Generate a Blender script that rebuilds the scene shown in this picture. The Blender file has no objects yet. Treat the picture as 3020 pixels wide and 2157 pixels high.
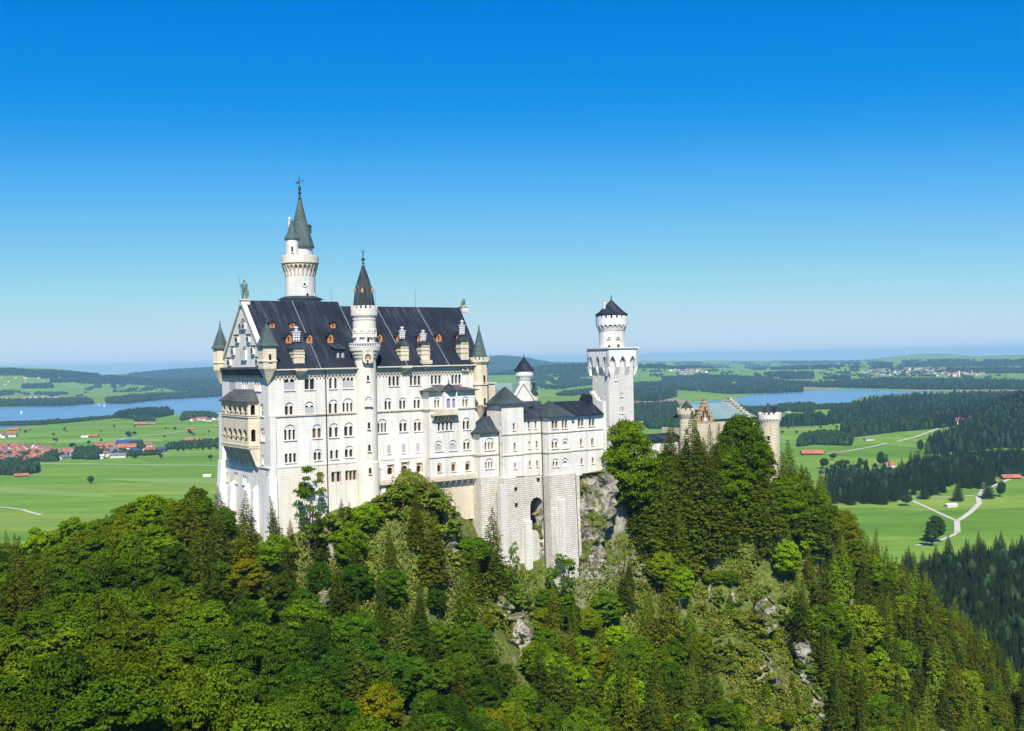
import bpy, math, random
import numpy as np
from mathutils import Vector, Matrix
from mathutils.geometry import tessellate_polygon
random.seed(7); rng = np.random.default_rng(7)
R = math.radians
sc = bpy.context.scene
col = sc.collection

# ------------------------------------------------------------------ camera, sky, sun, exposure
F = 3240.0                    # focal length in photograph pixels (photograph 3020 wide)
CAMZ = 190.0                  # metres above the valley floor
HOR = 1060.0                  # row of the true horizon in the middle of the photograph
ROLL = math.atan(0.020)
cam_d = bpy.data.cameras.new('camera'); cam = bpy.data.objects.new('camera', cam_d); col.objects.link(cam)
cam_d.sensor_width = 36.0; cam_d.lens = F/3020*36.0
cam_d.clip_start = 1.0; cam_d.clip_end = 120000.0
PITCH = math.atan((HOR-1078.5)/F)
cam.matrix_world = Matrix.Translation((0, 0, CAMZ)) @ Matrix.Rotation(R(90)+PITCH, 4, 'X') @ Matrix.Rotation(-ROLL, 4, 'Z')
sc.camera = cam

TH = math.atan2(3240, 4700)   # the castle's long axis
U = Vector((math.cos(TH), math.sin(TH))); V = Vector((-U.y, U.x))
SUN_EL = R(48)
az_off = R(30)
sd = -V*math.cos(az_off) - U*math.sin(az_off)          # horizontal direction towards the sun
sun_vec = Vector((sd.x*math.cos(SUN_EL), sd.y*math.cos(SUN_EL), math.sin(SUN_EL)))
world = bpy.data.worlds.new('World'); sc.world = world; world.use_nodes = True
wn = world.node_tree; wn.nodes.clear()
sky = wn.nodes.new('ShaderNodeTexSky'); sky.sky_type = 'NISHITA'; sky.sun_disc = False
sky.sun_elevation = SUN_EL; sky.sun_rotation = math.atan2(sd.x, sd.y)
sky.altitude = 1000; sky.air_density = 1.0; sky.dust_density = 0.0; sky.ozone_density = 8.0
def _scale(sock, k):
    n = wn.nodes.new('ShaderNodeVectorMath'); n.operation = 'SCALE'; n.inputs['Scale'].default_value = k; wn.links.new(sock, n.inputs[0]); return n.outputs[0]
cv = wn.nodes.new('ShaderNodeRGBCurve')       # film response: deep saturated blue, soft horizon
for ch, pts in ((0, [(0.0, 0.0), (0.118, 0.0), (0.172, 0.012), (0.223, 0.062), (0.314, 0.155), (0.507, 0.31), (0.70, 0.405), (1.0, 0.43)]),
                (1, [(0.0, 0.0), (0.243, 0.165), (0.343, 0.235), (0.432, 0.322), (0.568, 0.43), (0.779, 0.54), (1.0, 0.545)]),
                (2, [(0.0, 0.0), (0.511, 0.54), (0.667, 0.62), (0.78, 0.67), (0.903, 0.67), (1.0, 0.64)])):
    c_ = cv.mapping.curves[ch]
    c_.points[0].location = pts[0]; c_.points[1].location = pts[-1]
    for p_ in pts[1:-1]: c_.points.new(*p_)
cv.mapping.update()
bg = wn.nodes.new('ShaderNodeBackground'); bg.inputs['Strength'].default_value = 0.11
wo = wn.nodes.new('ShaderNodeOutputWorld')
wn.links.new(_scale(sky.outputs[0], 0.11), cv.inputs['Color']); wn.links.new(_scale(cv.outputs[0], 0.87/0.11), bg.inputs[0]); wn.links.new(bg.outputs[0], wo.inputs[0])
sl = bpy.data.lights.new('sun', 'SUN'); sl.energy = 4.6; sl.angle = R(0.53); sl.color = (1.0, 0.94, 0.83)
so = bpy.data.objects.new('sun', sl); col.objects.link(so); so.location = (0, 0, 400)
so.rotation_euler = sun_vec.to_track_quat('Z', 'Y').to_euler()
sc.view_settings.view_transform = 'Standard'; sc.view_settings.look = 'None'
sc.view_settings.exposure = 0.6; sc.view_settings.gamma = 1.0
sc.render.engine = 'CYCLES'
sc.cycles.max_bounces = 5; sc.cycles.diffuse_bounces = 3; sc.cycles.glossy_bounces = 2
sc.cycles.transmission_bounces = 2; sc.cycles.volume_bounces = 1; sc.cycles.transparent_max_bounces = 6
sc.cycles.use_denoising = True

# ------------------------------------------------------------------ photograph pixel -> ray
cR, sR = math.cos(ROLL), math.sin(ROLL)
cP, sP = math.cos(PITCH), math.sin(PITCH)
def ray(px, py):
    a = np.asarray(px, float)-1510; b = 1078.5-np.asarray(py, float)
    x = a*cR + b*sR; z = -a*sR + b*cR
    return x, F*cP - z*sP, z*cP + F*sP
def at(px, py, D):            # world point at forward distance D
    x, y, z = ray(px, py); k = D/y
    return x*k, D+0*x, CAMZ+z*k
def proj(X, Y, Z):            # world -> photograph pixel
    X = np.asarray(X, float); Y = np.asarray(Y, float); Zr = np.asarray(Z, float)-CAMZ
    fy = Y*cP + Zr*sP; fz = -Y*sP + Zr*cP
    a = X/fy*F; b = fz/fy*F
    return 1510 + a*cR - b*sR, 1078.5 - (a*sR + b*cR)
def scale_at(D): return F/D

D1 = 250.0
_c = at(790, 1084, D1)
C0 = Vector((_c[0], _c[1]))   # south-west corner of the main block
def hit(px, py, axis, c):     # ray against the plane v=c ('v') or u=c ('u') -> (u or v along the plane, z)
    x, y, z = ray(px, py); n = V if axis == 'v' else U
    t = (c + C0.dot(n)) / (x*n.x + y*n.y)
    P = Vector((x*t, y*t)) - C0
    return (P.dot(U) if axis == 'v' else P.dot(V)), CAMZ + z*t
def hitp(px, py, p0, nrm):    # ray against any plane given in castle coordinates
    x, y, z = ray(px, py)
    d = Vector((Vector((x, y)).dot(U), Vector((x, y)).dot(V), z))
    o = Vector((-C0.dot(U), -C0.dot(V), CAMZ))
    t = (Vector(p0)-o).dot(nrm)/d.dot(nrm)
    return o + d*t
def c2w(u, v): p = C0 + U*u + V*v; return p.x, p.y
def zf(x0, y0, k): return lambda X, Y: (x0+X/k, y0+Y/k)
Z1 = zf(600, 480, 4.06); Z2 = zf(600, 840, 4.06); Z3 = zf(600, 1200, 4.06); Z4 = zf(1000, 840, 4.06)
Z5 = zf(1000, 1200, 4.06); Z6 = zf(1350, 840, 4.06); Z7 = zf(1350, 1130, 4.06); Z8 = zf(1350, 1350, 4.06)
ZL = zf(0, 1040, 3.123); ZA = zf(1800, 1040, 3.53); ZB = zf(2300, 1000, 3.007)
ZC = zf(0, 0, 1/1.328)

# ------------------------------------------------------------------ materials
def newmat(name):
    m = bpy.data.materials.new(name); m.use_nodes = True; nt = m.node_tree
    return m, nt, nt.nodes['Principled BSDF']
def N(nt, t, **kw):
    n = nt.nodes.new('ShaderNode'+t)
    for k, v in kw.items():
        if k in n.inputs: n.inputs[k].default_value = v
        else: setattr(n, k, v)
    return n
def ramp(nt, fac, stops):
    r = nt.nodes.new('ShaderNodeValToRGB'); e = r.color_ramp.elements
    while len(e) < len(stops): e.new(0.5)
    for el, (p, c) in zip(e, stops): el.position = p; el.color = (*c, 1)
    nt.links.new(fac, r.inputs[0]); return r
def mixc(nt, fac, a, b, mode='MIX'):
    m = nt.nodes.new('ShaderNodeMix'); m.data_type = 'RGBA'; m.blend_type = mode
    for s, v in ((m.inputs[0], fac), (m.inputs[6], a), (m.inputs[7], b)):
        if hasattr(v, 'links'): nt.links.new(v, s)
        else: s.default_value = v if isinstance(v, (int, float)) else (*v, 1)
    return m.outputs[2]
def wallvec(nt, sx=1.0, sz=1.0, ridge=False):          # (x+y, z) so courses run round every wall
    tc = N(nt, 'TexCoord'); sp = N(nt, 'SeparateXYZ'); ad = N(nt, 'Math', operation='ADD'); cb = N(nt, 'CombineXYZ')
    m1 = N(nt, 'Math', operation='MULTIPLY'); m1.inputs[1].default_value = sx
    m2 = N(nt, 'Math', operation='MULTIPLY'); m2.inputs[1].default_value = sz
    L = nt.links.new
    L(tc.outputs['Object'], sp.inputs[0]); L(sp.outputs[0], ad.inputs[0]); (None if ridge else L(sp.outputs[1], ad.inputs[1]))
    if ridge: ad.inputs[1].default_value = 0.0
    L(ad.outputs[0], m1.inputs[0]); L(sp.outputs[2], m2.inputs[0]); L(m1.outputs[0], cb.inputs[0]); L(m2.outputs[0], cb.inputs[1])
    return cb.outputs[0], tc.outputs['Object']
def stone(name, c1, c2, mortar, bw, bh, bump, stain=(0.45, 0.40, 0.33), stain_amt=0.35, rough=0.85, msize=0.02):
    m, nt, b = newmat(name); L = nt.links.new
    wv, ob = wallvec(nt)
    br = N(nt, 'TexBrick', **{'Scale': 1.0, 'Mortar Size': msize, 'Mortar Smooth': 0.3, 'Brick Width': bw, 'Row Height': bh})
    br.inputs['Color1'].default_value = (*c1, 1); br.inputs['Color2'].default_value = (*c2, 1); br.inputs['Mortar'].default_value = (*mortar, 1)
    L(wv, br.inputs['Vector'])
    mp = N(nt, 'Mapping'); mp.inputs['Scale'].default_value = (0.7, 0.7, 0.06); L(ob, mp.inputs[0])
    n1 = N(nt, 'TexNoise', Scale=1.0, Detail=6.0, Roughness=0.65); L(mp.outputs[0], n1.inputs['Vector'])
    r1 = ramp(nt, n1.outputs[0], [(0.47, (0, 0, 0)), (0.76, (1, 1, 1))])
    n2 = N(nt, 'TexNoise', Scale=0.12, Detail=4.0); L(ob, n2.inputs['Vector'])
    c = mixc(nt, 0.5, br.outputs[0], (0.5, 0.5, 0.5), 'OVERLAY') if False else br.outputs[0]
    mu = N(nt, 'Math', operation='MULTIPLY'); L(r1.outputs[0], mu.inputs[0]); mu.inputs[1].default_value = stain_amt
    c = mixc(nt, mu.outputs[0], c, stain)
    mq = N(nt, 'Mapping'); mq.inputs['Scale'].default_value = (2.2, 2.2, 0.05); L(ob, mq.inputs[0])
    nq = N(nt, 'TexNoise', Scale=1.0, Detail=4.0, Roughness=0.6); L(mq.outputs[0], nq.inputs['Vector'])
    rq = ramp(nt, nq.outputs[0], [(0.56, (1, 1, 1)), (0.74, (0.80, 0.79, 0.77))]); c = mixc(nt, 1.0, c, rq.outputs[0], 'MULTIPLY')
    r2 = ramp(nt, n2.outputs[0], [(0.35, (0.92, 0.91, 0.89)), (0.65, (1.0, 1.0, 1.0))])
    c = mixc(nt, 1.0, c, r2.outputs[0], 'MULTIPLY')
    L(c, b.inputs['Base Color']); b.inputs['Roughness'].default_value = rough; b.inputs['Specular IOR Level'].default_value = 0.2
    n3 = N(nt, 'TexNoise', Scale=2.5, Detail=5.0); L(ob, n3.inputs['Vector'])
    ad = N(nt, 'Math', operation='ADD'); L(br.outputs[1], ad.inputs[0])
    sub = N(nt, 'Math', operation='MULTIPLY'); sub.inputs[1].default_value = -0.8; L(n3.outputs[0], sub.inputs[0]); L(sub.outputs[0], ad.inputs[1])
    bp = N(nt, 'Bump', Strength=1.0, Distance=bump, invert=True); L(ad.outputs[0], bp.inputs['Height']); L(bp.outputs[0], b.inputs['Normal'])
    return m
M = {}
M['wall'] = stone('white limestone ashlar', (0.86, 0.825, 0.755), (0.79, 0.76, 0.695), (0.60, 0.57, 0.52), 0.9, 0.42, 0.03, stain=(0.50, 0.48, 0.44), stain_amt=0.85)
M['lowwall'] = stone('creamy lower wall ashlar', (0.85, 0.80, 0.70), (0.79, 0.745, 0.65), (0.64, 0.59, 0.50), 1.0, 0.45, 0.04, stain=(0.58, 0.52, 0.40), stain_amt=0.55)
M['trim'] = stone('pale limestone trim', (0.78, 0.74, 0.67), (0.72, 0.67, 0.59), (0.62, 0.57, 0.5), 1.2, 0.5, 0.02, stain_amt=0.4)
M['cream'] = stone('yellow sandstone', (0.78, 0.69, 0.52), (0.72, 0.63, 0.47), (0.54, 0.46, 0.35), 0.8, 0.4, 0.03, stain=(0.40, 0.32, 0.22), stain_amt=0.5)
M['palecream'] = stone('pale cream sandstone', (0.76, 0.66, 0.50), (0.70, 0.61, 0.46), (0.52, 0.45, 0.34), 0.8, 0.4, 0.03, stain=(0.38, 0.33, 0.25), stain_amt=0.6)
M['greystone'] = stone('grey rubble ashlar', (0.86, 0.82, 0.75), (0.76, 0.73, 0.67), (0.50, 0.48, 0.44), 0.8, 0.42, 0.12, stain_amt=0.3, msize=0.03)
M['rustic'] = stone('rusticated base masonry', (0.82, 0.78, 0.69), (0.69, 0.64, 0.55), (0.42, 0.38, 0.31), 0.95, 0.52, 0.22, stain=(0.34, 0.31, 0.26), stain_amt=0.6, msize=0.05)
M['gatestone'] = stone('ochre gatehouse stone', (0.76, 0.68, 0.52), (0.62, 0.54, 0.40), (0.42, 0.36, 0.27), 0.9, 0.45, 0.1, stain_amt=0.4, msize=0.03)
M['redbrick'] = stone('red brick', (0.55, 0.22, 0.13), (0.48, 0.17, 0.10), (0.4, 0.3, 0.25), 0.4, 0.15, 0.02)
M['yellowbrick'] = stone('yellow brick gable', (0.56, 0.40, 0.22), (0.5, 0.36, 0.2), (0.4, 0.3, 0.2), 0.4, 0.15, 0.02)
def metal_roof(name, base, streak, light, amt=0.5, rough=0.7, ridge=False):
    m, nt, b = newmat(name); L = nt.links.new
    wv, ob = wallvec(nt, ridge=ridge)
    mp = N(nt, 'Mapping'); mp.inputs['Scale'].default_value = (1.3, 0.10, 1); L(wv, mp.inputs[0])
    n1 = N(nt, 'TexNoise', Scale=1.0, Detail=7.0, Roughness=0.7); L(mp.outputs[0], n1.inputs['Vector'])
    r1 = ramp(nt, n1.outputs[0], [(0.34, base), (0.53, streak), (0.72, light)])
    n2 = N(nt, 'TexNoise', Scale=0.16, Detail=3.0); L(ob, n2.inputs['Vector'])
    r2 = ramp(nt, n2.outputs[0], [(0.30, (0, 0, 0)), (0.58, (1, 1, 1))])
    c = mixc(nt, r2.outputs[0], base, r1.outputs[0])
    wv2 = N(nt, 'TexWave', bands_direction='X', Scale=0.8, Distortion=0.0, Detail=0.0); L(wv, wv2.inputs['Vector'])
    r3 = ramp(nt, wv2.outputs[1], [(0.93, (1, 1, 1)), (0.99, (0.62, 0.62, 0.65))])
    c = mixc(nt, 1.0, c, r3.outputs[0], 'MULTIPLY')
    L(c, b.inputs['Base Color']); b.inputs['Roughness'].default_value = rough; b.inputs['Metallic'].default_value = 0.0
    b.inputs['Specular IOR Level'].default_value = 0.18
    bp = N(nt, 'Bump', Strength=0.6, Distance=0.06); L(wv2.outputs[1], bp.inputs['Height']); L(bp.outputs[0], b.inputs['Normal'])
    return m
M['slate'] = metal_roof('dark sheet roof', (0.009, 0.014, 0.024), (0.020, 0.028, 0.042), (0.085, 0.095, 0.11), ridge=True)
M['slate2'] = metal_roof('weathered dark roof', (0.022, 0.028, 0.036), (0.045, 0.058, 0.070), (0.13, 0.20, 0.21), ridge=True)
M['copper'] = metal_roof('green copper roof', (0.06, 0.085, 0.085), (0.09, 0.135, 0.13), (0.17, 0.24, 0.225))
M['verdigris'] = metal_roof('pale verdigris roof', (0.14, 0.21, 0.22), (0.20, 0.29, 0.285), (0.30, 0.36, 0.33), ridge=True)
M['darkcopper'] = metal_roof('dark copper spire', (0.035, 0.050, 0.055), (0.06, 0.085, 0.09), (0.10, 0.15, 0.15))
M['roofband'] = metal_roof('brown zinc roof', (0.06, 0.055, 0.055), (0.10, 0.10, 0.10), (0.17, 0.2, 0.2), ridge=True)
def plain(name, c, rough=0.7, var=0.15, sc_=3.0, metallic=0.0, spec=0.3):
    m, nt, b = newmat(name); L = nt.links.new
    tc = N(nt, 'TexCoord'); n = N(nt, 'TexNoise', Scale=sc_, Detail=5.0); L(tc.outputs['Object'], n.inputs['Vector'])
    r = ramp(nt, n.outputs[0], [(0.3, tuple(x*(1-var) for x in c)), (0.7, tuple(min(1, x*(1+var)) for x in c))])
    L(r.outputs[0], b.inputs['Base Color']); b.inputs['Roughness'].default_value = rough; b.inputs['Metallic'].default_value = metallic
    b.inputs['Specular IOR Level'].default_value = spec
    return m
M['glass'] = plain('dark window glass', (0.022, 0.018, 0.016), 0.25, 0.5, 0.7, spec=0.5)
M['brownglass'] = plain('brown framed glazing', (0.16, 0.075, 0.035), 0.4, 0.5, 1.5)
M['lilacglass'] = plain('lilac curtained glazing', (0.30, 0.24, 0.34), 0.4, 0.2)
M['shutter'] = plain('grey roller blind', (0.42, 0.41, 0.41), 0.7, 0.06)
M['dormer'] = plain('orange painted dormer wood', (0.52, 0.22, 0.075), 0.6, 0.15)
M['bronze'] = plain('verdigris bronze', (0.13, 0.19, 0.15), 0.5, 0.4, 2.0, metallic=0.3)
M['iron'] = plain('dark iron', (0.03, 0.04, 0.045), 0.5, 0.2)
M['whitestone'] = plain('bright white stone', (0.72, 0.70, 0.68), 0.8, 0.12)
M['paintedshade'] = plain('painted interior shade', (0.02, 0.018, 0.016), 0.95, 0.3)  # near-black colour carries the shade of deep openings
M['bark'] = plain('tree bark', (0.11, 0.085, 0.06), 0.9, 0.3)
M['hwall'] = plain('white render', (0.72, 0.69, 0.64), 0.9, 0.1, 0.2)
M['hwood'] = plain('brown timber cladding', (0.20, 0.11, 0.06), 0.9, 0.25, 0.4)
M['rooftile'] = plain('red clay tiles', (0.40, 0.125, 0.07), 0.85, 0.3, 0.15)
M['rooftile2'] = plain('brown clay tiles', (0.22, 0.12, 0.09), 0.85, 0.3, 0.15)
M['roofgrey'] = plain('grey roof sheets', (0.16, 0.17, 0.19), 0.6, 0.3, 0.15)
M['solar'] = plain('blue solar roof', (0.05, 0.075, 0.17), 0.35, 0.2, 0.15)
M['gravel'] = plain('pale gravel', (0.50, 0.47, 0.40), 0.95, 0.12, 0.3)
M['sail'] = plain('white sail', (0.8, 0.8, 0.8), 0.8, 0.03)

# ------------------------------------------------------------------ mesh builder and tagging
class MB:
    def __init__(s): s.v = []; s.f = []; s.m = []
    def add(s, vs, fs, mi=0):
        o = len(s.v); s.v.extend([tuple(p) for p in vs]); s.f.extend([tuple(i+o for i in f) for f in fs]); s.m.extend([mi]*len(fs))
    def box(s, x0, x1, y0, y1, z0, z1, mi=0):
        s.add([(x, y, z) for z in (z0, z1) for y in (y0, y1) for x in (x0, x1)],
              [(0, 2, 3, 1), (4, 5, 7, 6), (0, 1, 5, 4), (2, 6, 7, 3), (0, 4, 6, 2), (1, 3, 7, 5)], mi)
    def lathe(s, cx, cy, prof, n=20, mi=0, rot=0.0, sq=1.0):
        rings = []
        for r, z in prof:
            rings.append([(cx+r*math.cos(2*math.pi*i/n+rot), cy+r*math.sin(2*math.pi*i/n+rot), z) for i in range(n)])
        vs = [p for rg in rings for p in rg]
        fs = [(a*n+i, a*n+(i+1) % n, (a+1)*n+(i+1) % n, (a+1)*n+i) for a in range(len(prof)-1) for i in range(n)]
        fs.append(tuple(range(n))[::-1]); fs.append(tuple((len(prof)-1)*n+i for i in range(n)))
        s.add(vs, fs, mi)
    def extr(s, pts, vec, mi=0):        # closed prism from a planar polygon
        n = len(pts); a = [tuple(p) for p in pts]; b = [(p[0]+vec[0], p[1]+vec[1], p[2]+vec[2]) for p in a]
        fs = [tuple(range(n)), tuple(range(2*n-1, n-1, -1))] + [(i, (i+1) % n, n+(i+1) % n, n+i) for i in range(n)]
        s.add(a+b, fs, mi)
    def tube(s, p, q, r0, r1, n=6, mi=0):
        p = Vector(p); q = Vector(q); d = (q-p).normalized()
        a = d.orthogonal().normalized(); b = d.cross(a)
        vs = [p+(a*math.cos(t)+b*math.sin(t))*r0 for t in [2*math.pi*i/n for i in range(n)]] + \
             [q+(a*math.cos(t)+b*math.sin(t))*r1 for t in [2*math.pi*i/n for i in range(n)]]
        s.add(vs, [(i, (i+1) % n, n+(i+1) % n, n+i) for i in range(n)] + [tuple(range(n))[::-1], tuple(range(n, 2*n))], mi)
    def ball(s, c, r, n=8, mi=0, st=(1, 1, 1)):
        k = n//2+1; vs = []
        for a in range(k+1):
            t = math.pi*a/k
            for i in range(n):
                vs.append((c[0]+r*st[0]*math.sin(t)*math.cos(2*math.pi*i/n), c[1]+r*st[1]*math.sin(t)*math.sin(2*math.pi*i/n), c[2]+r*st[2]*math.cos(t)))
        s.add(vs, [(a*n+i, a*n+(i+1) % n, (a+1)*n+(i+1) % n, (a+1)*n+i) for a in range(k) for i in range(n)], mi)
    def build(s, name, mats, parent=None, smooth=False):
        me = bpy.data.meshes.new(name)
        o3 = parent.get('_o') if parent is not None else None
        vs = [(x-o3[0], y-o3[1], z-o3[2]) for x, y, z in s.v] if o3 else s.v
        me.from_pydata(vs, [], s.f)
        if not isinstance(mats, (list, tuple)): mats = [mats]
        for m_ in mats: me.materials.append(m_)
        if len(mats) > 1: me.polygons.foreach_set('material_index', s.m)
        if smooth: me.polygons.foreach_set('use_smooth', [True]*len(s.f))
        me.update()
        ob = bpy.data.objects.new(name, me); col.objects.link(ob)
        if parent is not None:
            ob.parent = parent
            if o3: ob['_o'] = o3
        return ob
def tag(o, label=None, cat=None, group=None, kind=None):
    if label: o['label'] = label
    if cat: o['category'] = cat
    if group: o['group'] = group
    if kind: o['kind'] = kind
    return o
def thing(name, label, cat, u, v, z, group=None):          # Empty in the castle's own frame
    o = bpy.data.objects.new(name, None); col.objects.link(o); x, y = c2w(u, v)
    o.location = (x, y, z); o.rotation_euler = (0, 0, TH); o.empty_display_size = 1; o['_o'] = [u, v, z]
    return tag(o, label, cat, group)
# frames of a wall: map (s along, z, n outward) to castle coordinates
def fr_s(v0): return lambda s, z, n=0.0: (s, v0-n, z)      # faces the viewer (south), s=u
def fr_w(u0): return lambda s, z, n=0.0: (u0-n, s, z)      # faces west, s=v
def fr_e(u0): return lambda s, z, n=0.0: (u0+n, s, z)
def fr_n(v0): return lambda s, z, n=0.0: (s, v0+n, z)
def wall_grid(mb, fr, s0, s1, z0, z1, holes=(), mi=0):
    ss = sorted({s0, s1, *[h[0] for h in holes], *[h[1] for h in holes]}); ss = [a for a in ss if s0 <= a <= s1]
    zs = sorted({z0, z1, *[h[2] for h in holes], *[h[3] for h in holes]}); zs = [a for a in zs if z0 <= a <= z1]
    for a, b in zip(ss, ss[1:]):
        for c, d in zip(zs, zs[1:]):
            ms, mz = (a+b)/2, (c+d)/2
            if b-a < 1e-5 or d-c < 1e-5: continue
            if any(h[0] < ms < h[1] and h[2] < mz < h[3] for h in holes): continue
            mb.add([fr(a, c), fr(b, c), fr(b, d), fr(a, d)], [(0, 1, 2, 3)], mi)
def arch_poly(s0, s1, z0, z1, pointed=False, k=6):
    r = (s1-s0)/2; c = (s0+s1)/2; rise = min(r*(1.5 if pointed else 1.0), (z1-z0)*0.8); zc = z1-rise
    top = []
    for i in range(k+1):
        t = math.pi*i/k
        x = math.cos(t)
        y = math.sin(t) if not pointed else (1-abs(x)**1.5)
        top.append((c+r*x, zc+rise*y))
    return [(s0, z0), (s1, z0)] + top
def plate(mb, fr, outline, holes, n0, depth, mi=0):        # flat plate with real openings and reveals
    polys = [[Vector((x, z, 0)) for x, z in pl] for pl in [outline, *holes]]
    tri = tessellate_polygon(polys); flat = [p for pl in polys for p in pl]
    mb.add([fr(p.x, p.y, n0) for p in flat], [tuple(t) for t in tri], mi)
    for h in holes:
        n = len(h)
        mb.add([fr(x, z, n0) for x, z in h]+[fr(x, z, n0-depth) for x, z in h], [(i, (i+1) % n, n+(i+1) % n, n+i) for i in range(n)], mi)
def window(parent, fr, s0, s1, z0, z1, n=2, arch=False, blind=0.0, mat='wall', glass='glass', proud=0.0, name='window', sill=True, round_=False, pointed=False, gap=0.18):
    """window object (surround with n arched lights) + pane (+ blind); returns the rectangle to leave open in the wall"""
    mb = MB(); w = s1-s0; h = z1-z0; pad = 0.12 if not arch else 0.10
    S0, S1, B0, B1 = s0-pad, s1+pad, z0-0.1, z1+pad
    d = 0.22 if arch else 0.0
    out = [(S0, B0), (S1, B0), (S1, B1), (S0, B1)]
    base = 0.003+proud
    if arch:
        ap = arch_poly(s0, s1, z0, z1, k=10)
        plate(mb, fr, out, [ap], base, d)
        r = w/2; ltop = z1 - r*0.75
        inner = ap
    else:
        ltop = z1; inner = None
    lw = (w*(0.86 if arch else 1.0) - (n-1)*w*gap/1.6)/n
    if n == 1: lw = w*(0.8 if arch else 1.0)
    step = (w*(0.9 if arch else 1.0)-lw)/(n-1) if n > 1 else 0
    st = s0 + (w*0.05 if arch else 0) if n > 1 else (s0+s1)/2-lw/2
    lights = [arch_poly(st+i*step, st+i*step+lw, z0+0.02, ltop, pointed) for i in range(n)]
    rect_in = [(S0, B0), (S1, B0), (S1, B1), (S0, B1)]
    if proud > 0:                                          # side faces of a proud surround
        for a, b in zip(out, out[1:]+out[:1]):
            mb.add([fr(*a, base), fr(*b, base), fr(*b, -0.6), fr(*a, -0.6)], [(0, 1, 2, 3)])
    dep = 0.45 if proud == 0 else max(0.05, proud-0.05)
    plate(mb, fr, rect_in, lights, base-d, dep)
    if sill: mb.add([fr(a, b, c) for c in (0.0, 0.22+proud) for b in (z0-0.2, z0-0.02) for a in (s0-0.15, s1+0.15)],
                    [(0, 2, 3, 1), (4, 5, 7, 6), (0, 1, 5, 4), (2, 6, 7, 3), (0, 4, 6, 2), (1, 3, 7, 5)])
    wo_ = mb.build(name, M[mat], parent)
    pn = MB(); dd = base-d-dep+0.01
    pn.add([fr(S0, B0, dd), fr(S1, B0, dd), fr(S1, B1, dd), fr(S0, B1, dd)], [(0, 1, 2, 3)]); pn.build('pane', M[glass], wo_)
    if blind > 0:
        bm_ = MB(); q = base-d+0.004; zb = z0+(ltop-z0)*blind
        bm_.add([fr(s0+0.02, z0+0.02, q), fr(s1-0.02, z0+0.02, q), fr(s1-0.02, zb, q), fr(s0+0.02, zb, q)], [(0, 1, 2, 3)])
        bm_.build('roller_blind', M['shutter'], wo_)
    return (S0, S1, B0, B1)
# ------------------------------------------------------------------ THE CASTLE
def rect(Z, X0, X1, Y0, Y1, axis, c):
    ym = (Y0+Y1)/2; xm = (X0+X1)/2
    s0 = hit(*Z(X0, ym), axis, c)[0]; s1 = hit(*Z(X1, ym), axis, c)[0]
    z1 = hit(*Z(xm, Y0), axis, c)[1]; z0 = hit(*Z(xm, Y1), axis, c)[1]
    return min(s0, s1), max(s0, s1), z0, z1
def wins(parent, fr, axis, c, lst):
    holes = []
    for it in lst:
        Z, X0, X1, Y0, Y1 = it[:5]; kw = it[5] if len(it) > 5 else {}
        holes.append(window(parent, fr, *rect(Z, X0, X1, Y0, Y1, axis, c), **kw))
    return holes
def cornice_arcade(mb, fr, s0, s1, z, mi=0, drop=1.0, step=0.8, out=0.35):   # little hanging arches under an eave
    n = max(1, int((s1-s0)/step)); w = (s1-s0)/n
    mb.add([fr(a, b, c) for c in (0.0, out) for b in (z, z+drop*0.45) for a in (s0, s1)],
           [(0, 2, 3, 1), (4, 5, 7, 6), (0, 1, 5, 4), (2, 6, 7, 3), (0, 4, 6, 2), (1, 3, 7, 5)], mi)
    for i in range(n+1):
        a = s0+i*w-0.12; 
        mb.add([fr(p, q, c) for c in (0.0, out-0.02) for q in (z-drop*0.55, z+0.003) for p in (a, a+0.24)],
               [(0, 2, 3, 1), (4, 5, 7, 6), (0, 1, 5, 4), (2, 6, 7, 3), (0, 4, 6, 2), (1, 3, 7, 5)], mi)
def band(mb, fr, s0, s1, z0, z1, out, mi=0, inn=-0.1):
    mb.add([fr(a, b, c) for c in (inn, out) for b in (z0, z1) for a in (s0, s1)],
           [(0, 2, 3, 1), (4, 5, 7, 6), (0, 1, 5, 4), (2, 6, 7, 3), (0, 4, 6, 2), (1, 3, 7, 5)], mi)
def merlons(mb, cx, cy, r, z0, h, n, mi=0, th=0.35, frac=0.6, rot=0.0):      # crenellation round a drum
    for i in range(n):
        a0 = 2*math.pi*(i-frac/2)/n+rot; a1 = 2*math.pi*(i+frac/2)/n+rot
        vs = [(cx+q*math.cos(a), cy+q*math.sin(a), z) for z in (z0, z0+h) for q in (r-th, r) for a in (a0, a1)]
        mb.add(vs, [(0, 2, 3, 1), (4, 5, 7, 6), (0, 1, 5, 4), (2, 6, 7, 3), (0, 4, 6, 2), (1, 3, 7, 5)], mi)
def corbels(mb, cx, cy, r0, r1, z0, z1, n, mi=0, w=0.3, rot=0.0):            # brackets swelling out under a gallery
    for i in range(n):
        t = 2*math.pi*i/n+rot; d = Vector((math.cos(t), math.sin(t), 0)); e = Vector((-d.y, d.x, 0))
        c = Vector((cx, cy, 0)); m = (z0+z1)/2
        pr = [(r0-0.2, z0), (r0+0.12, z0), ((r0+r1)/2, m), (r1, z1-0.35), (r1, z1), (r0-0.2, z1)]
        mb.extr([c+d*a-e*w/2+Vector((0, 0, b)) for a, b in pr], e*w, mi)
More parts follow.
